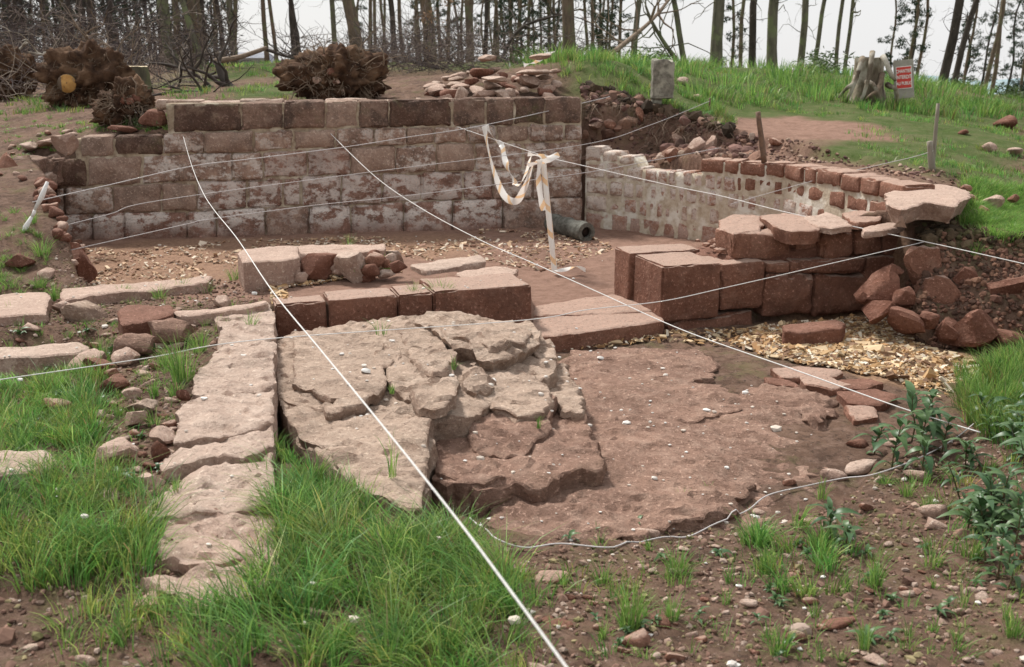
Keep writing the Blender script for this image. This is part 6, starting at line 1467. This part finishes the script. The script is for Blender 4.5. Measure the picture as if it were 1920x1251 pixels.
NT = [  # px at the ground, distance, width px, kind, variant, lean, bark, height scale, label
    (368, 26, 24, 'pine', 0, -.09, 'bark_grey', 1, 'thick leaning grey pine, first big trunk right of the dark wood'),
    (378, 28, 14, 'pine', 1, -.02, 'bark', 1, 'slim pine trunk just right of the thick leaning grey one'),
    (410, 27, 17, 'pine', 2, -.02, 'bark', 1, 'straight mid-sized pine trunk above the dark broken snag'),
    (420, 24, 9, 'bare', 0, -.16, 'bark_grey', .9, 'thin brown leaning tree behind the dark broken snag'),
    (477, 32, 14, 'pine', 3, -.05, 'bark_grey', 1, 'pine trunk at the right edge of the dark wood'),
    (532, 38, 10, 'pine', 0, -.01, 'bark', 1, 'left trunk of the slender pair in the open gap'),
    (549, 38, 8, 'bare', 1, -.04, 'bark', 1, 'right wavy trunk of the slender pair in the open gap'),
    (582, 34, 11, 'pine', 1, -.02, 'bark_dark', 1, 'straight dark trunk left of the spreading bare branches'),
    (591, 33, 8, 'bare', 2, -.06, 'bark_dark', 1, 'bare tree with a branch reaching right above the root plate'),
    (654, 30, 11, 'pine', 2, -.04, 'bark_grey', 1, 'greenish trunk rising behind the right half of the root plate'),
    (693, 24, 26, 'pine', 0, -.09, 'bark', 1.05, 'thick brown leaning trunk behind the right end of the root plate'),
    (715, 38, 7, 'bare', 0, -.02, 'bark', 1, 'very thin stem next to the thick brown leaning trunk'),
    (723, 40, 7, 'pine', 3, -.01, 'bark', 1, 'thin straight stem, second right of the thick leaning trunk'),
    (756, 34, 12, 'pine', 1, -.06, 'bark_dark', 1, 'dark slanting trunk above the brushwood heap'),
    (770, 36, 8, 'bare', 1, -.04, 'bark', 1, 'slender stem touching the dark slanting trunk'),
    (818, 25, 25, 'pine', 3, -.04, 'bark', 1.05, 'thick reddish trunk with dead brown leaves at its foot'),
    (848, 36, 8, 'bare', 2, .02, 'bark', 1, 'thin stem right of the thick reddish trunk'),
    (885, 32, 17, 'pine', 2, .01, 'bark', 1, 'mid-sized purple brown trunk left of the crooked bare branches'),
    (912, 32, 8, 'bare', 0, .03, 'bark_dark', 1, 'crooked dark bare tree with a long arching branch'),
    (930, 40, 7, 'lowpine', 0, 0, 'bark', 1, 'thin pine with small foliage pads left of the mound'),
    (985, 42, 7, 'lowpine', 1, .03, 'bark', 1, 'thin pine leaning right above the mound peg'),
    (1062, 22, 26, 'pine', 1, -.03, 'bark', 1.05, 'thick straight trunk standing on the grassy mound'),
    (1172, 24, 11, 'bare', 1, .02, 'bark_grey', .8, 'bare tree with slanting limbs just right of the charred post'),
    (1268, 24, 10, 'bare', 2, -.22, 'bark_grey', .6, 'leaning bare sapling above the concrete post'),
    (1318, 24, 25, 'pine', 0, -.02, 'bark_grey', 1.05, 'thick dark green trunk on the crest right of the leaning sapling'),
    (1343, 42, 6, 'lowpine', 2, 0, 'bark', 1, 'thin far stem just right of the thick dark green trunk'),
    (1359, 38, 9, 'pine', 3, .01, 'bark', 1, 'slim trunk, left one of the close three on the crest'),
    (1378, 32, 16, 'pine', 2, .01, 'bark_dark', 1, 'dark trunk in the middle of the close three on the crest'),
    (1418, 26, 22, 'pine', 1, -.01, 'bark_grey', 1.05, 'thick grey trunk, right one of the close three on the crest'),
    (1462, 28, 15, 'pine', 0, .03, 'bark_grey', 1, 'smooth curved trunk standing alone before the open sky'),
    (1484, 30, 4, 'bare', 0, .1, 'bark_grey', .9, 'wiry curved sapling beside the smooth curved trunk'),
    (1530, 34, 7, 'bare', 1, -.02, 'bark_grey', 1, 'left stem of the thin pair before the open sky'),
    (1541, 34, 8, 'bare', 2, .02, 'bark_grey', 1, 'right branching stem of the thin pair before the open sky'),
    (1626, 48, 4, 'lowpine', 1, 0, 'bark', .8, 'small pine with sparse pads behind the silvery stump'),
    (1656, 40, 6, 'lowpine', 2, 0, 'bark', 1, 'left stem of the pair rising behind the warning sign'),
    (1668, 40, 6, 'pine', 1, .03, 'bark', 1, 'right stem of the pair rising behind the warning sign'),
    (1712, 27, 20, 'pine', 2, .05, 'bark_dark', 1.05, 'thick dark trunk leaning right, just right of the warning sign'),
    (1730, 29, 13, 'pine', 3, .13, 'bark_dark', 1, 'black slanting trunk right behind the thick dark one'),
    (1752, 44, 6, 'lowpine', 0, .04, 'bark', 1, 'bushy far pine behind the black slanting trunk'),
    (1788, 32, 9, 'pine', 0, .06, 'bark', 1, 'left stem of the reddish pair near the right photo edge'),
    (1801, 33, 9, 'pine', 1, .05, 'bark', 1, 'right stem of the reddish pair near the right photo edge'),
    (1850, 42, 7, 'lowpine', 1, .02, 'bark', 1.1, 'pine with drooping dark pads, second from the right photo edge'),
    (1862, 46, 5, 'lowpine', 2, .0, 'bark', 1, 'slight pine standing close behind the one with drooping pads'),
    (1895, 36, 9, 'lowpine', 0, .03, 'bark', 1.1, 'pine with layered dark pads at the right photo edge')]
for px, D, w_, kind, var, lean, mat, hs, lb in NT:
    tree('pine_tree' if kind != 'bare' else 'bare_tree', lb, px, D, w_, kind, var, lean, mat, None, hs)
EX = [(835, 44), (872, 48), (1000, 50), (1030, 44), (1096, 46), (1130, 50), (960, 54), (1145, 40)]
for i, (px, D) in enumerate(EX): tree('far_pine', 'thin far pine with foliage pads in the open wood between thick trunks', px, D, 6, 'lowpine', i, random.uniform(-.04, .04), 'bark', 'foliage pines of the open wood', random.uniform(.8, 1.2))
EX2 = [(1760, 52), (1775, 48), (1830, 50), (1880, 50), (1912, 46), (1645, 60), (1935, 42)]
for i, (px, D) in enumerate(EX2): tree('far_pine', 'far pine with dark foliage pads among the trees at the right', px, D, 6, 'lowpine', i + 1, random.uniform(-.04, .04), 'bark_dark', 'foliage pines at the right', random.uniform(.7, 1.1))
# the wood behind: individually built, alike
for i in range(74):
    px = random.uniform(-60, 480); D = random.uniform(30, 62); w_ = random.uniform(4.5, 12)
    tree('wood_pine', 'dark slender trunk among many alike in the dense wood on the left', px, D, w_, 'pine', i, random.uniform(-.05, .05), ['bark_dark', 'bark', 'bark_dark'][i % 3], 'trunks of the dense wood on the left')
for i in range(24):
    px = random.uniform(-80, 460); D = random.uniform(44, 70)
    tree('wood_conifer', 'dark bushy conifer deep inside the dense wood on the left', px, D, random.uniform(5, 8), 'lowpine', i, 0, 'bark_dark', 'conifers deep in the dense wood on the left')
for i in range(34):
    px = random.uniform(690, 1130); D = random.uniform(38, 64)
    tree('far_pine', 'thin far pine stem in the open wood behind the rear wall', px, D, random.uniform(3.5, 7), ['pine', 'lowpine', 'bare'][i % 3], i, random.uniform(-.04, .04), 'bark', 'far pines of the open wood behind the rear wall')
# snag, fallen poles and bare branches among the root plates
def limb(name, label, cat, pts, r0, r1, mat, twigs=0, seed=1, c=(.2, .16, .12), parent=None, tl=.35):
    t = MB(); P = smooth_path([U(*q) for q in pts], 5); n = len(P); tube(t, P, [r0 + (r1 - r0) * i / (n - 1) for i in range(n)], 7, c); rr = random.Random(seed)
    for k in range(twigs):
        i = rr.randint(n // 5, n - 1); a = Vector((rr.gauss(0, 1), rr.gauss(0, .5), rr.gauss(.3, .8))).normalized(); branch(t, P[i], a, rr.uniform(.5, 1.3) * tl * 2, r1 * .7 + .004, 1, rr, .3, 0, None, c, (1, 2))
    V = np.concatenate(t.V); fs = [np.concatenate(t.Q)] + ([np.concatenate(t.T)] if t.T else [])
    o = place_mesh(name, V, fs, M[mat]); return tag(o, label, cat)
limb('dead_snag', 'black broken snag leaning in the grass behind the rear wall', 'snag', [(446, 180, 15), (432, 165, 15.1), (418, 146, 15.2), (408, 118, 15.3)], .075, .05, 'bark_dark', 5, 1)
limb('fallen_pole', 'long pale fallen pole lying across to the far hut', 'fallen branch', [(404, 115, 17), (450, 107, 17.3), (500, 90, 17.6)], .05, .035, 'root', 0)
limb('fallen_branch', 'dark forked branch drooping over the far hut roof', 'fallen branch', [(500, 93, 17.6), (530, 104, 17.6), (560, 112, 17.4), (600, 124, 17)], .03, .012, 'bark_dark', 10, 3)
limb('fallen_branch', 'black bow-shaped branch lying on the turf left of the snag', 'fallen branch', [(280, 182, 14), (320, 174, 14), (370, 174, 14), (395, 188, 14)], .022, .03, 'bark_dark', 6, 4)
limb('fallen_branch', 'thin arching branch rising from the sawn stump', 'fallen branch', [(276, 118, 16), (320, 122, 15.6), (370, 142, 15.2), (405, 172, 15)], .012, .028, 'bark_dark', 8, 5)
limb('fallen_branch', 'pale crooked branch above the gap between the dark root plates', 'fallen branch', [(54, 99, 19), (85, 104, 19), (98, 118, 19)], .022, .02, 'driftwood', 1, 6)
limb('fallen_branch', 'pale straight stick leaning over the left root plate', 'fallen branch', [(18, 118, 18), (32, 97, 18), (52, 80, 18)], .03, .015, 'driftwood', 2, 7)
limb('fallen_branch', 'long grey stick lying across behind the orange-cut root plate', 'fallen branch', [(82, 100, 19.5), (115, 94, 19.5), (150, 99, 19.5)], .022, .016, 'driftwood', 2, 8)
limb('fallen_branch', 'forked upright branch above the orange-cut root plate', 'fallen branch', [(176, 130, 17.5), (172, 104, 17.5), (165, 78, 17.6), (160, 60, 17.6)], .04, .016, 'root', 7, 9)
limb('fallen_branch', 'crossing thin branch right of the forked upright one', 'fallen branch', [(172, 106, 17.4), (190, 82, 17.4), (212, 96, 17.4), (213, 128, 17.3)], .016, .014, 'root', 5, 10)
limb('fallen_branch', 'stick reaching right from the top of the dark root plate', 'fallen branch', [(198, 125, 17.2), (235, 128, 17), (240, 150, 16.8)], .016, .012, 'root', 3, 11)
limb('fallen_tree', 'long dark fallen limb sweeping down to the mound from the left', 'fallen branch', [(700, 95, 19), (760, 112, 18.6), (820, 128, 18), (860, 140, 17.6)], .04, .02, 'bark_dark', 14, 12, tl=.5)
limb('fallen_tree', 'bleached leaning trunk crossing the sky behind the charred post', 'fallen tree', [(1150, 98, 17), (1185, 70, 18), (1225, 35, 19), (1262, -10, 20)], .045, .025, 'root', 12, 13, tl=.6)
limb('fallen_tree', 'crooked limb spreading above the concrete post', 'fallen branch', [(1268, 112, 20), (1245, 80, 20), (1222, 40, 20), (1210, 10, 20)], .05, .02, 'bark_grey', 14, 14, tl=.7)
limb('fallen_branch', 'curved bare limb arching over the mound from the thick straight trunk', 'fallen branch', [(940, 118, 26), (955, 80, 26), (985, 48, 26), (1040, 30, 26)], .06, .03, 'bark_dark', 12, 15, tl=.8)
# brushwood
def brush(name, label, poly, n, hlo, hhi, D0, D1, seed, tints, r=.006):
    rr = random.Random(seed); t = MB()
    for i in range(n):
        px = rr.uniform(*poly); D = rr.uniform(D0, D1); x = XD(px, D); z0 = Hz(x, D) if i % 6 == 0 else z0
        p = Vector((x, D, z0 + rr.random() ** 1.5 * (hhi - hlo) + hlo * rr.random())); d = Vector((rr.gauss(0, 1), rr.gauss(0, .6), rr.gauss(.35, .6))).normalized(); L = rr.uniform(.3, 1.0); pts = [p]
        for k in range(4): d = (d + Vector((rr.gauss(0, .25), rr.gauss(0, .25), rr.gauss(0, .25)))).normalized(); pts.append(pts[-1] + d * L / 4)
        tube(t, pts, [r * (1 - k / 5.5) * rr.uniform(.8, 1.6) for k in range(5)], 3, rr.choice(tints), cap=False)
    o = t.build(name, M['twig']); return tag(o, label, 'brushwood', kind='stuff')
BR = [(.10, .075, .07), (.15, .115, .10), (.07, .055, .055), (.20, .16, .13)]
brush('brush_heap', 'tangled grey brown brushwood heap behind the rear wall, between root plate and mound', (700, 905), 700, .1, .7, 15.5, 18, 1, BR, .004)
brush('brush_heap', 'dense thicket of dead twigs under the trees of the left wood', (-60, 480), 2600, .2, 1.5, 22, 34, 2, BR, .010)
brush('brush_litter', 'dead sticks and twigs strewn over the ground around the root plates', (-20, 430), 420, .0, .35, 14.5, 20, 3, BR + [(.3, .25, .2)], .006)
brush('brush_litter', 'low scrub of dead stems along the far crest behind the mound', (560, 1120), 700, .0, .7, 20, 30, 4, BR, .008)
t = MB()
for i in range(330):
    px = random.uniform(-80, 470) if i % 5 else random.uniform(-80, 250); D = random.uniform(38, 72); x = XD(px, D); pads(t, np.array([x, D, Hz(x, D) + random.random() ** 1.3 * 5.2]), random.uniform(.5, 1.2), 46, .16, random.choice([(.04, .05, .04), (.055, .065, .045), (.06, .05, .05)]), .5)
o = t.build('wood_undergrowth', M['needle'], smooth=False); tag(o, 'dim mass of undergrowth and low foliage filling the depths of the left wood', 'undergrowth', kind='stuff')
t = MB()
for i in range(26):                               # low leafy bushes on the far crest
    px = random.choice([random.uniform(960, 1010), random.uniform(1180, 1240), random.uniform(1480, 1560), random.uniform(1690, 1900)]); D = random.uniform(18, 23); x = XD(px, D); pads(t, np.array([x, D, Hz(x, D) + random.uniform(.05, .3)]), random.uniform(.2, .45), 70, .06, (.085, .13, .045), .6)
o = t.build('crest_bushes', M['leaf'], smooth=False); tag(o, 'low fresh green bushes along the crest of the slope', 'bushes', kind='stuff')
# hanging dead leaves on the reddish trunk
t = MB()
for i in range(14): pads(t, np.array([XD(random.uniform(800, 860), 24.6), 24.6 + random.uniform(-.3, .2), 2.0 + random.uniform(-.3, 1.4)]), .22, 22, .05, (.34, .19, .10), .8)
o = t.build('dead_leaves', M['leaf'], smooth=False); tag(o, 'clusters of withered brown leaves hanging around the thick reddish trunk', 'dead leaves', kind='stuff')
# far hut
hc = Vector((XD(480, 52), 52, Hz(XD(480, 52), 52))); hut = thing('far_hut', 'low grey building with a slate roof glimpsed beyond the fallen pole', 'hut', tuple(hc))
zb = U(480, 122, 52).z; zt = U(480, 97, 52).z; x0, x1 = XD(432, 52), XD(536, 52)
mbx = MB(); P, Q, N = rbox(x1 - x0 - .6, 3.2, zb + .35 - hc.z + 1, .02, 2); mbx.add(P + np.array([x0 + .3, 52.3, hc.z - 1]), (), Q); mbx.build('hut_wall', M['hutwall'], hut, False)
mbx = MB(); mbx.add([(x0, 51.9, zb), (x1, 51.9, zb), (x1 - .5, 54.0, zt), (x0 + .7, 54.0, zt), (x1, 56.1, zb), (x0, 56.1, zb), (x0, 51.9, zb - .15), (x1, 51.9, zb - .15)], [(1, 4, 2), (0, 3, 5)], [(0, 1, 2, 3), (3, 2, 4, 5), (6, 7, 1, 0)]); mbx.build('roof', M['roof'], hut, False)
mbx = MB(); P, Q, N = rbox(.8, .06, .7, .01, 1); mbx.add(P + np.array([(x0 + x1) / 2, 52.25, zb - .75]), (), Q); mbx.build('window', M['bark_dark'], hut, False)
# distant ridge beyond the valley
V = []; Q = []; n = 160
for j, (yy, hh) in enumerate(((1500, -90), (1900, -42), (2300, -22), (3200, -90))):
    for i in range(n): x = -2600 + i * 5200 / (n - 1); V.append((x, yy + 80 * math.sin(i * .3), hh + (28 * float(noise(np.array([[x * .003, yy * .002, 1.0]]), 1, 5)[0]) + 12 * float(noise(np.array([[x * .01, yy * .01, 1.0]]), 1, 6)[0]) if hh > -60 else 0)))
Q = [(j * n + i, j * n + i + 1, (j + 1) * n + i + 1, (j + 1) * n + i) for j in range(3) for i in range(n - 1)]
mbx = MB(); mbx.add(V, (), Q); o = mbx.build('distant_hills', M['far']); o['kind'] = 'structure'

# ------------------------------------------------------------------ broad-leaved plants at the right
def leaf_mesh(name, L, w, bend, fold=.25):
    n = 7; V = []; C = []
    for i in range(n + 1):
        t = i / n; ww = w * math.sin(math.pi * min(1, t ** .8 * .97 + .02)) ** .9 * (1 - t * .25) * .5 + .0005; x = L * t * math.cos(bend * t); z = -L * t * math.sin(bend * t) * .9 + .15 * L * math.sin(t * 3.1)
        for s_ in (-1, 0, 1): V.append((x, s_ * ww, z + abs(s_) * ww * fold)); C.append((1, 1, 1))
    Q = [(i * 3 + k, i * 3 + k + 1, i * 3 + k + 4, i * 3 + k + 3) for i in range(n) for k in (0, 1)]
    return mesh_np(name, V, [Q], True)
def leafmat(name, c1, c2):
    m, nt, b = newmat(name, .42, .4); oi = nt.nodes.new('ShaderNodeObjectInfo')
    c = mixc(nt, oi.outputs['Random'], c1, c2); c = mixc(nt, ramp(nt, tex(nt, 60, 3, .6), .4, .65, 0, .35), c, tuple(x * .6 for x in c1)); nt.links.new(c, b.inputs['Base Color'])
    t = nt.nodes.new('ShaderNodeBsdfTranslucent'); nt.links.new(c, t.inputs['Color']); mxs = nt.nodes.new('ShaderNodeMixShader'); mxs.inputs['Fac'].default_value = .22
    nt.links.new(b.outputs[0], mxs.inputs[1]); nt.links.new(t.outputs[0], mxs.inputs[2]); nt.links.new(mxs.outputs[0], nt.nodes['Material Output'].inputs['Surface']); return m
M['weed'] = leafmat('weed_leaf', (.04, .10, .035), (.10, .17, .06)); M['stem'] = simple('reddish_stem', (.12, .06, .04), (.08, .10, .04), 20, .7)
LM = [leaf_mesh('leaf', .105, .034, .5), leaf_mesh('leaf', .085, .030, .8), leaf_mesh('leaf', .12, .034, .3)]
for me_ in LM: me_.materials.append(M['weed'])
def plant(label, px, py, hpx, pairs=8, lean=(0, 0), scale=1.0, seed=1, group=None):
    rr = random.Random(seed); p = Gp(px, py); s = math.hypot(p.y, CAM_H - p.z) / F_PX; h = hpx * s * 1.1; t = thing('leafy_plant', label, 'plant', tuple(p), group)
    top = Vector((lean[0] * h, lean[1] * h, h)); pts = [Vector((0, 0, -.02)), top * .35 + Vector((rr.gauss(0, .01), 0, 0)), top * .7, top]
    mbx = MB(); sp_ = smooth_path(pts, 5); tube(mbx, sp_, [.0045 * (1 - .6 * i / (len(sp_) - 1)) for i in range(len(sp_))], 5); o = link('stem', mbx.mesh('stem'), M['stem'], t)
    for k in range(pairs):
        f = .18 + .82 * (k / (pairs - 1)) ** .9; q = sp_[min(len(sp_) - 1, int(f * (len(sp_) - 1)))]; a = k * 1.571 + rr.uniform(-.4, .4)
        sc = scale * (1.15 - .55 * abs(f - .55) * 1.4) * (.55 if k == pairs - 1 else 1)
        for m_ in (0, math.pi):
            o = bpy.data.objects.new('leaf', LM[rr.randint(0, 2)]); col.objects.link(o); o.parent = t; o.location = q
            o.rotation_euler = (rr.gauss(0, .2), -(.1 + f * .55) + rr.gauss(0, .15), a + m_ + rr.gauss(0, .2)); e = sc * rr.uniform(.8, 1.2); o.scale = (e, e, e)
PL = [(1642, 852, 50, 'short upright leafy plant, farthest left of the dark green plants'), (1672, 880, 80, 'leafy plant with a bare dark stem second from the left of the plants'), (1722, 850, 86, 'tall bushy leafy plant crossed by the white string'), (1708, 830, 80, 'leafy plant standing behind the tall bushy one'),
      (1735, 900, 60, 'low leafy plant beside the ground cord'), (1765, 850, 60, 'leafy sprig between the tall bushy plant and the thicket'), (1745, 820, 70, 'leafy plant at the upper right of the tall bushy one'), (1560, 1010, 50, 'greyish leafy plant above the big grass clump'), (1590, 1040, 44, 'small leafy plant right of the greyish one'), (1740, 1130, 0, '')]
for i, (px, py, h_, lb) in enumerate(PL):
    if h_: plant(lb, px, py, h_, 7, (random.uniform(-.15, .15), random.uniform(-.1, .1)), .72 * h_ / 60 + .3, 40 + i)
for i in range(30):
    px = random.uniform(1800, 1960); py = random.uniform(790, 1000)
    if px < 1830 and py < 850: px += 50
    plant('dark green leafy plant crowded in the thicket at the right photo edge', px, py, random.uniform(35, 80), 6, (random.uniform(-.5, .3), random.uniform(-.4, .3)), random.uniform(.55, 1.1), 80 + i, 'leafy plants of the right-hand thicket')
for i, (px, py, h_) in enumerate([(1870, 1085, 90), (1900, 1060, 90), (1850, 1060, 70), (1885, 1110, 70)]):
    plant(['leafy plant standing alone below the right thicket', 'leafy plant at the right edge beneath the thicket', 'small leafy plant left of the lone lower one', 'lowest leafy plant by the right photo edge'][i], px, py, h_, 7, (0, 0), .7, 140 + i)
for px, py, r_, lb in [(1625, 1200, 40, 'grey green flat leaf rosette in the bare soil at the lower right'), (215, 905, 50, 'blue grey thistle-like rosette left of the flagstones'), (640, 1090, 0, ''), (1195, 990, 30, 'small blue green rosette beside the ground cord'), (1340, 975, 36, 'tiny leafy rosette in front of the bedrock'), (100, 700, 40, 'broad-leaved rosette in the grass above the left slope')]:
    if not r_: continue
    p = Gp(px, py); s = math.hypot(p.y, CAM_H - p.z) / F_PX; t = thing('leaf_rosette', lb, 'plant', tuple(p))
    for k in range(12):
        o = bpy.data.objects.new('leaf', LM[k % 3]); col.objects.link(o); o.parent = t; o.rotation_euler = (random.gauss(0, .15), -random.uniform(.15, .9), k * 2.4); e = r_ * s / .11 * random.uniform(.7, 1.1); o.scale = (e, e * .9, e)
for i in range(46):
    px = random.uniform(1040, 1900) if i % 3 else random.uniform(30, 330); py = random.uniform(1000, 1240) if i % 3 else random.uniform(620, 900); p = Gp(px, py); s = math.hypot(p.y, CAM_H - p.z) / F_PX; t = thing('small_weed', 'small low green weed seedling growing in the bare foreground soil', 'weed', tuple(p), 'small weeds in the foreground soil')
    for k in range(random.randint(5, 9)):
        o = bpy.data.objects.new('leaf', LM[k % 3]); col.objects.link(o); o.parent = t; o.rotation_euler = (random.gauss(0, .2), -random.uniform(.2, 1.1), k * 2.4); e = random.uniform(14, 28) * s / .11; o.scale = (e, e * 1.1, e); o.location = (0, 0, random.uniform(0, .02))
# tall grass and herbs of the right bank foot
mb = MB()
sward(mb, [(1795, 740), (1850, 690), (1930, 650), (1990, 640), (1990, 860), (1860, 830), (1800, 780)], 230, 34, .22, .035, .0045, .5, bias=(-.1, 0))
sward(mb, [(1700, 900), (1990, 850), (1990, 1010), (1760, 1000)], 50, 20, .12, .04, .0045, .6)
for i in range(50): tuft(mb, random.uniform(1795, 1930), random.uniform(700, 800), random.uniform(40, 80), random.uniform(50, 100), 40)
o = mb.build('right_bank_grass', M['blade']); tag(o, 'tall bright green grass and herbs at the foot of the right-hand bank', 'grass', kind='stuff')
# white-flowered weeds on the wall step
wf = MB(); wb = MB()
for i in range(90):
    px = random.uniform(238, 305); py = random.uniform(205, 246); p = Gp(px, py); h_ = random.uniform(.06, .2); q = p + Vector((random.gauss(0, .03), random.gauss(0, .03), h_)); tube(wb, [p, q], [.003, .0015], 3, (.14, .2, .07), cap=False)
    pads(wb, np.array(p.lerp(q, .5)), .04, 8, .02, (.16, .22, .09), 1.0)
    if i % 2 == 0: V, F = ico(1); wb.add(V * .011 + np.array(q), F, (), (.75, .68, .62))
o = wb.build('flowering_weeds', M['leaf']); tag(o, 'pale flowering weeds sprawling over the step at the left of the rear wall', 'weeds', kind='stuff')
for i, (px, py, w_, h_, lb) in enumerate([(288, 240, 70, 34, 'earthy overgrown block on the step beside the blackened first wall block'), (232, 250, 60, 16, 'flat dark stone edge under the pale flowering weeds'), (60, 285, 34, 18, 'pale stone lying in the earth above the low wall end'), (95, 285, 30, 14, 'small stone right of the pale one above the low wall end')]):
    p = Gp(px, py); s = p.y / F_PX; rock('step_stone', lb, (p.x, p.y, p.z), (w_ * s, .3, h_ * s * 1.1), M[['rubble', 'rubble', 'pale', 'dusty'][i]], sub=3, sink=.05)
for i, (px, py, w_, h_, lb) in enumerate([(1888, 240, 50, 26, 'brownish rock half sunk in the turf near the right photo edge'), (1855, 285, 30, 18, 'small rock in the turf below the brownish one'), (1900, 292, 40, 14, 'flat pale rock in the turf at the right photo edge'), (1805, 252, 26, 10, 'low grey stone in the turf right of the thin grey stake'), (1305, 188, 22, 10, 'little stone in the turf right of the tiny peg'), (1280, 158, 34, 12, 'brown stone lying right of the concrete post head')]):
    p = Gp(px, py); s = p.y / F_PX; rock('turf_rock', lb, (p.x, p.y, p.z), (w_ * s, w_ * s * .8, h_ * s * 1.2), M[['rubble', 'dusty', 'pale'][i % 3]], sub=2, sink=.1)
print('objects', len(bpy.data.objects))
